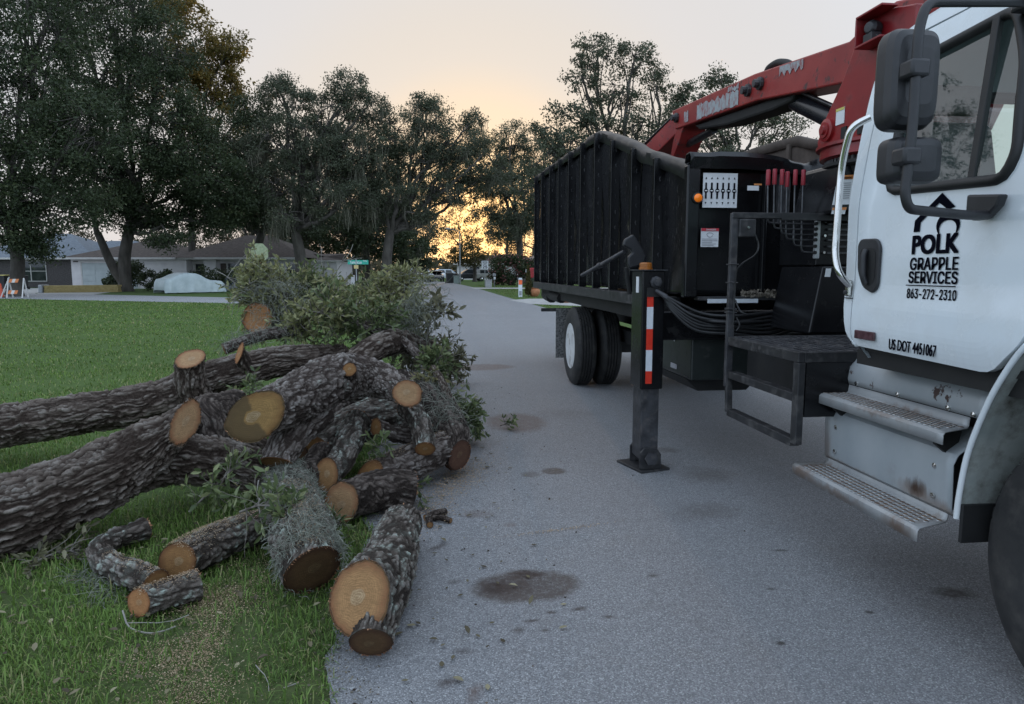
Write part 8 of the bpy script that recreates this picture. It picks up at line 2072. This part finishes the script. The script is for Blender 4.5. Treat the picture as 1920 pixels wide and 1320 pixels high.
for i, (x_, y_, w_, h_, lb, mt) in enumerate([(5.25, 61.7, 0.55, 0.62, "low grey-green utility box under the speed sign", m_cpost), (3.15, 79.6, 0.7, 0.85, "pale green utility cabinet at the foot of the street lamp", pm("cabinet_green", (0.22, 0.27, 0.24), (0.28, 0.33, 0.3), 4, 0.6))]):
    ub = thing("utility_box", lb, "utility box", (x_, y_, 0))
    q = MB(); q.box(x_ - w_ / 2, x_ + w_ / 2, y_ - 0.3, y_ + 0.3, 0.0, h_); bd = q.build("cabinet", mt, ub, bevel=0.03)
    q = MB(); q.box(x_ - w_ / 2 - 0.03, x_ + w_ / 2 + 0.03, y_ - 0.33, y_ + 0.33, h_ + 0.003, h_ + 0.06); q.build("lid", mt, ub, bevel=0.02)
# red pickup-like utility vehicle before the shed
tr_ = thing("red_utility_vehicle", "red utility vehicle parked before the grey shed", "vehicle", (10.6, 67, 0))
m_vred = pm("vehicle_red", (0.34, 0.015, 0.022), (0.4, 0.025, 0.03), 3, 0.3)
q = MB(); q.prism([(9.5, 66.2, 0.75), (12.4, 66.2, 0.75), (12.4, 66.2, 1.75), (9.65, 66.2, 1.75), (9.5, 66.2, 1.55)], (0, 1.7, 0)); q.build("body", m_vred, tr_, bevel=0.08, seg=3)
q = MB(); q.box(9.42, 9.52, 66.25, 67.85, 1.3, 1.6); q.build("front_panel", m_decal, tr_, bevel=0.02)
for x_ in (10.1, 11.8): q = MB(); q.lathe([(0, -0.12), (0.25, -0.12), (0.42, -0.1), (0.44, 0.0), (0.42, 0.1), (0.25, 0.12), (0, 0.12)], (x_, 66.2, 0.44), (0, 1, 0), 22); q.build("wheel", m_rubber, tr_, smooth=40)
q = MB(); q.box(9.55, 12.3, 66.3, 67.8, 0.5, 0.74); q.build("chassis", m_under, tr_)
dq = thing("quad_bike", "dark four-wheeled bike in front of the red vehicle", "quad bike", (9.9, 60.5, 0))
q = MB(); q.prism([(9.2, 60.3, 0.45), (10.7, 60.3, 0.45), (10.6, 60.3, 0.85), (10.0, 60.3, 0.80), (9.7, 60.3, 0.95), (9.2, 60.3, 0.75)], (0, 0.7, 0)); q.build("body", m_decal, dq, bevel=0.08, seg=3)
for x_ in (9.35, 10.5):
    for y_ in (60.2, 61.1): q = MB(); q.lathe([(0, -0.12), (0.18, -0.12), (0.30, -0.1), (0.32, 0.0), (0.30, 0.1), (0.18, 0.12), (0, 0.12)], (x_, y_, 0.32), (0, 1, 0), 18); q.build("wheel", m_rubber, dq, smooth=40)
q = MB(); q.tube([(9.6, 60.3, 1.1), (9.6, 61.0, 1.1)], 0.02, 6); q.tube([(9.6, 60.65, 0.8), (9.6, 60.65, 1.1)], 0.02, 6); q.build("handlebar", m_plastic, dq)
shd = thing("shed", "weathered grey shed with metal gable roof on the right", "shed", (12.6, 73, 0))
m_board = pm("weathered_board", (0.12, 0.125, 0.13), (0.19, 0.195, 0.2), 6, 0.9)
for k in range(12):
    x_ = 11.0 + k * 0.28; q = MB(); q.box(x_, x_ + 0.265, 72.0, 72.04, 0, 2.6 + min(k, 11 - k) * 0.2); q.build("board", m_board, shd)
q = MB(); q.box(11.05, 14.3, 72.05, 76, 0, 2.6); q.build("wall", m_board, shd)
m_tin = pm("tin_roof", (0.24, 0.27, 0.30), (0.33, 0.36, 0.39), 8, 0.35, metal=0.5)
for s in (-1, 1):
    q = MB(); q.add([(12.68, 71.6, 3.85), (12.68, 76.3, 3.85), (12.68 + s * 2.2, 76.3, 2.45), (12.68 + s * 2.2, 71.6, 2.45)], [(0, 1, 2, 3)]); rr_ = q.build("roof", m_tin, shd, solid=0.05)
    for k in range(7):
        f = (k + 0.5) / 7
        q = MB(); q.beam((12.68 + s * 2.2 * f, 71.58, 3.85 - 1.4 * f + 0.035), (12.68 + s * 2.2 * f, 76.32, 3.85 - 1.4 * f + 0.035), 0.04, 0.03); q.build("roof_seam", m_tin, rr_)
# house far at the end with a long pale roof edge
he = thing("house", "pale low house behind the vehicles at the end of the street", "house")
wallbox(0, 14, 0, 8, 2.5, m_stucco, he); q = MB(); hip(q, 0, 14, 0, 8, 2.55, 4.0, over=0.6); q.build("roof", m_roof_b, he); q = MB(); q.box(-0.6, 14.6, -0.66, -0.6, 2.4, 2.58); q.build("fascia", m_trim, he)
window(he, 2, 0.9, 1.6, 1.2, 0); window(he, 6, 0.9, 1.6, 1.2, 0); window(he, 10, 0.9, 1.6, 1.2, 0)
place(he, 4.5, 112, -0.1)
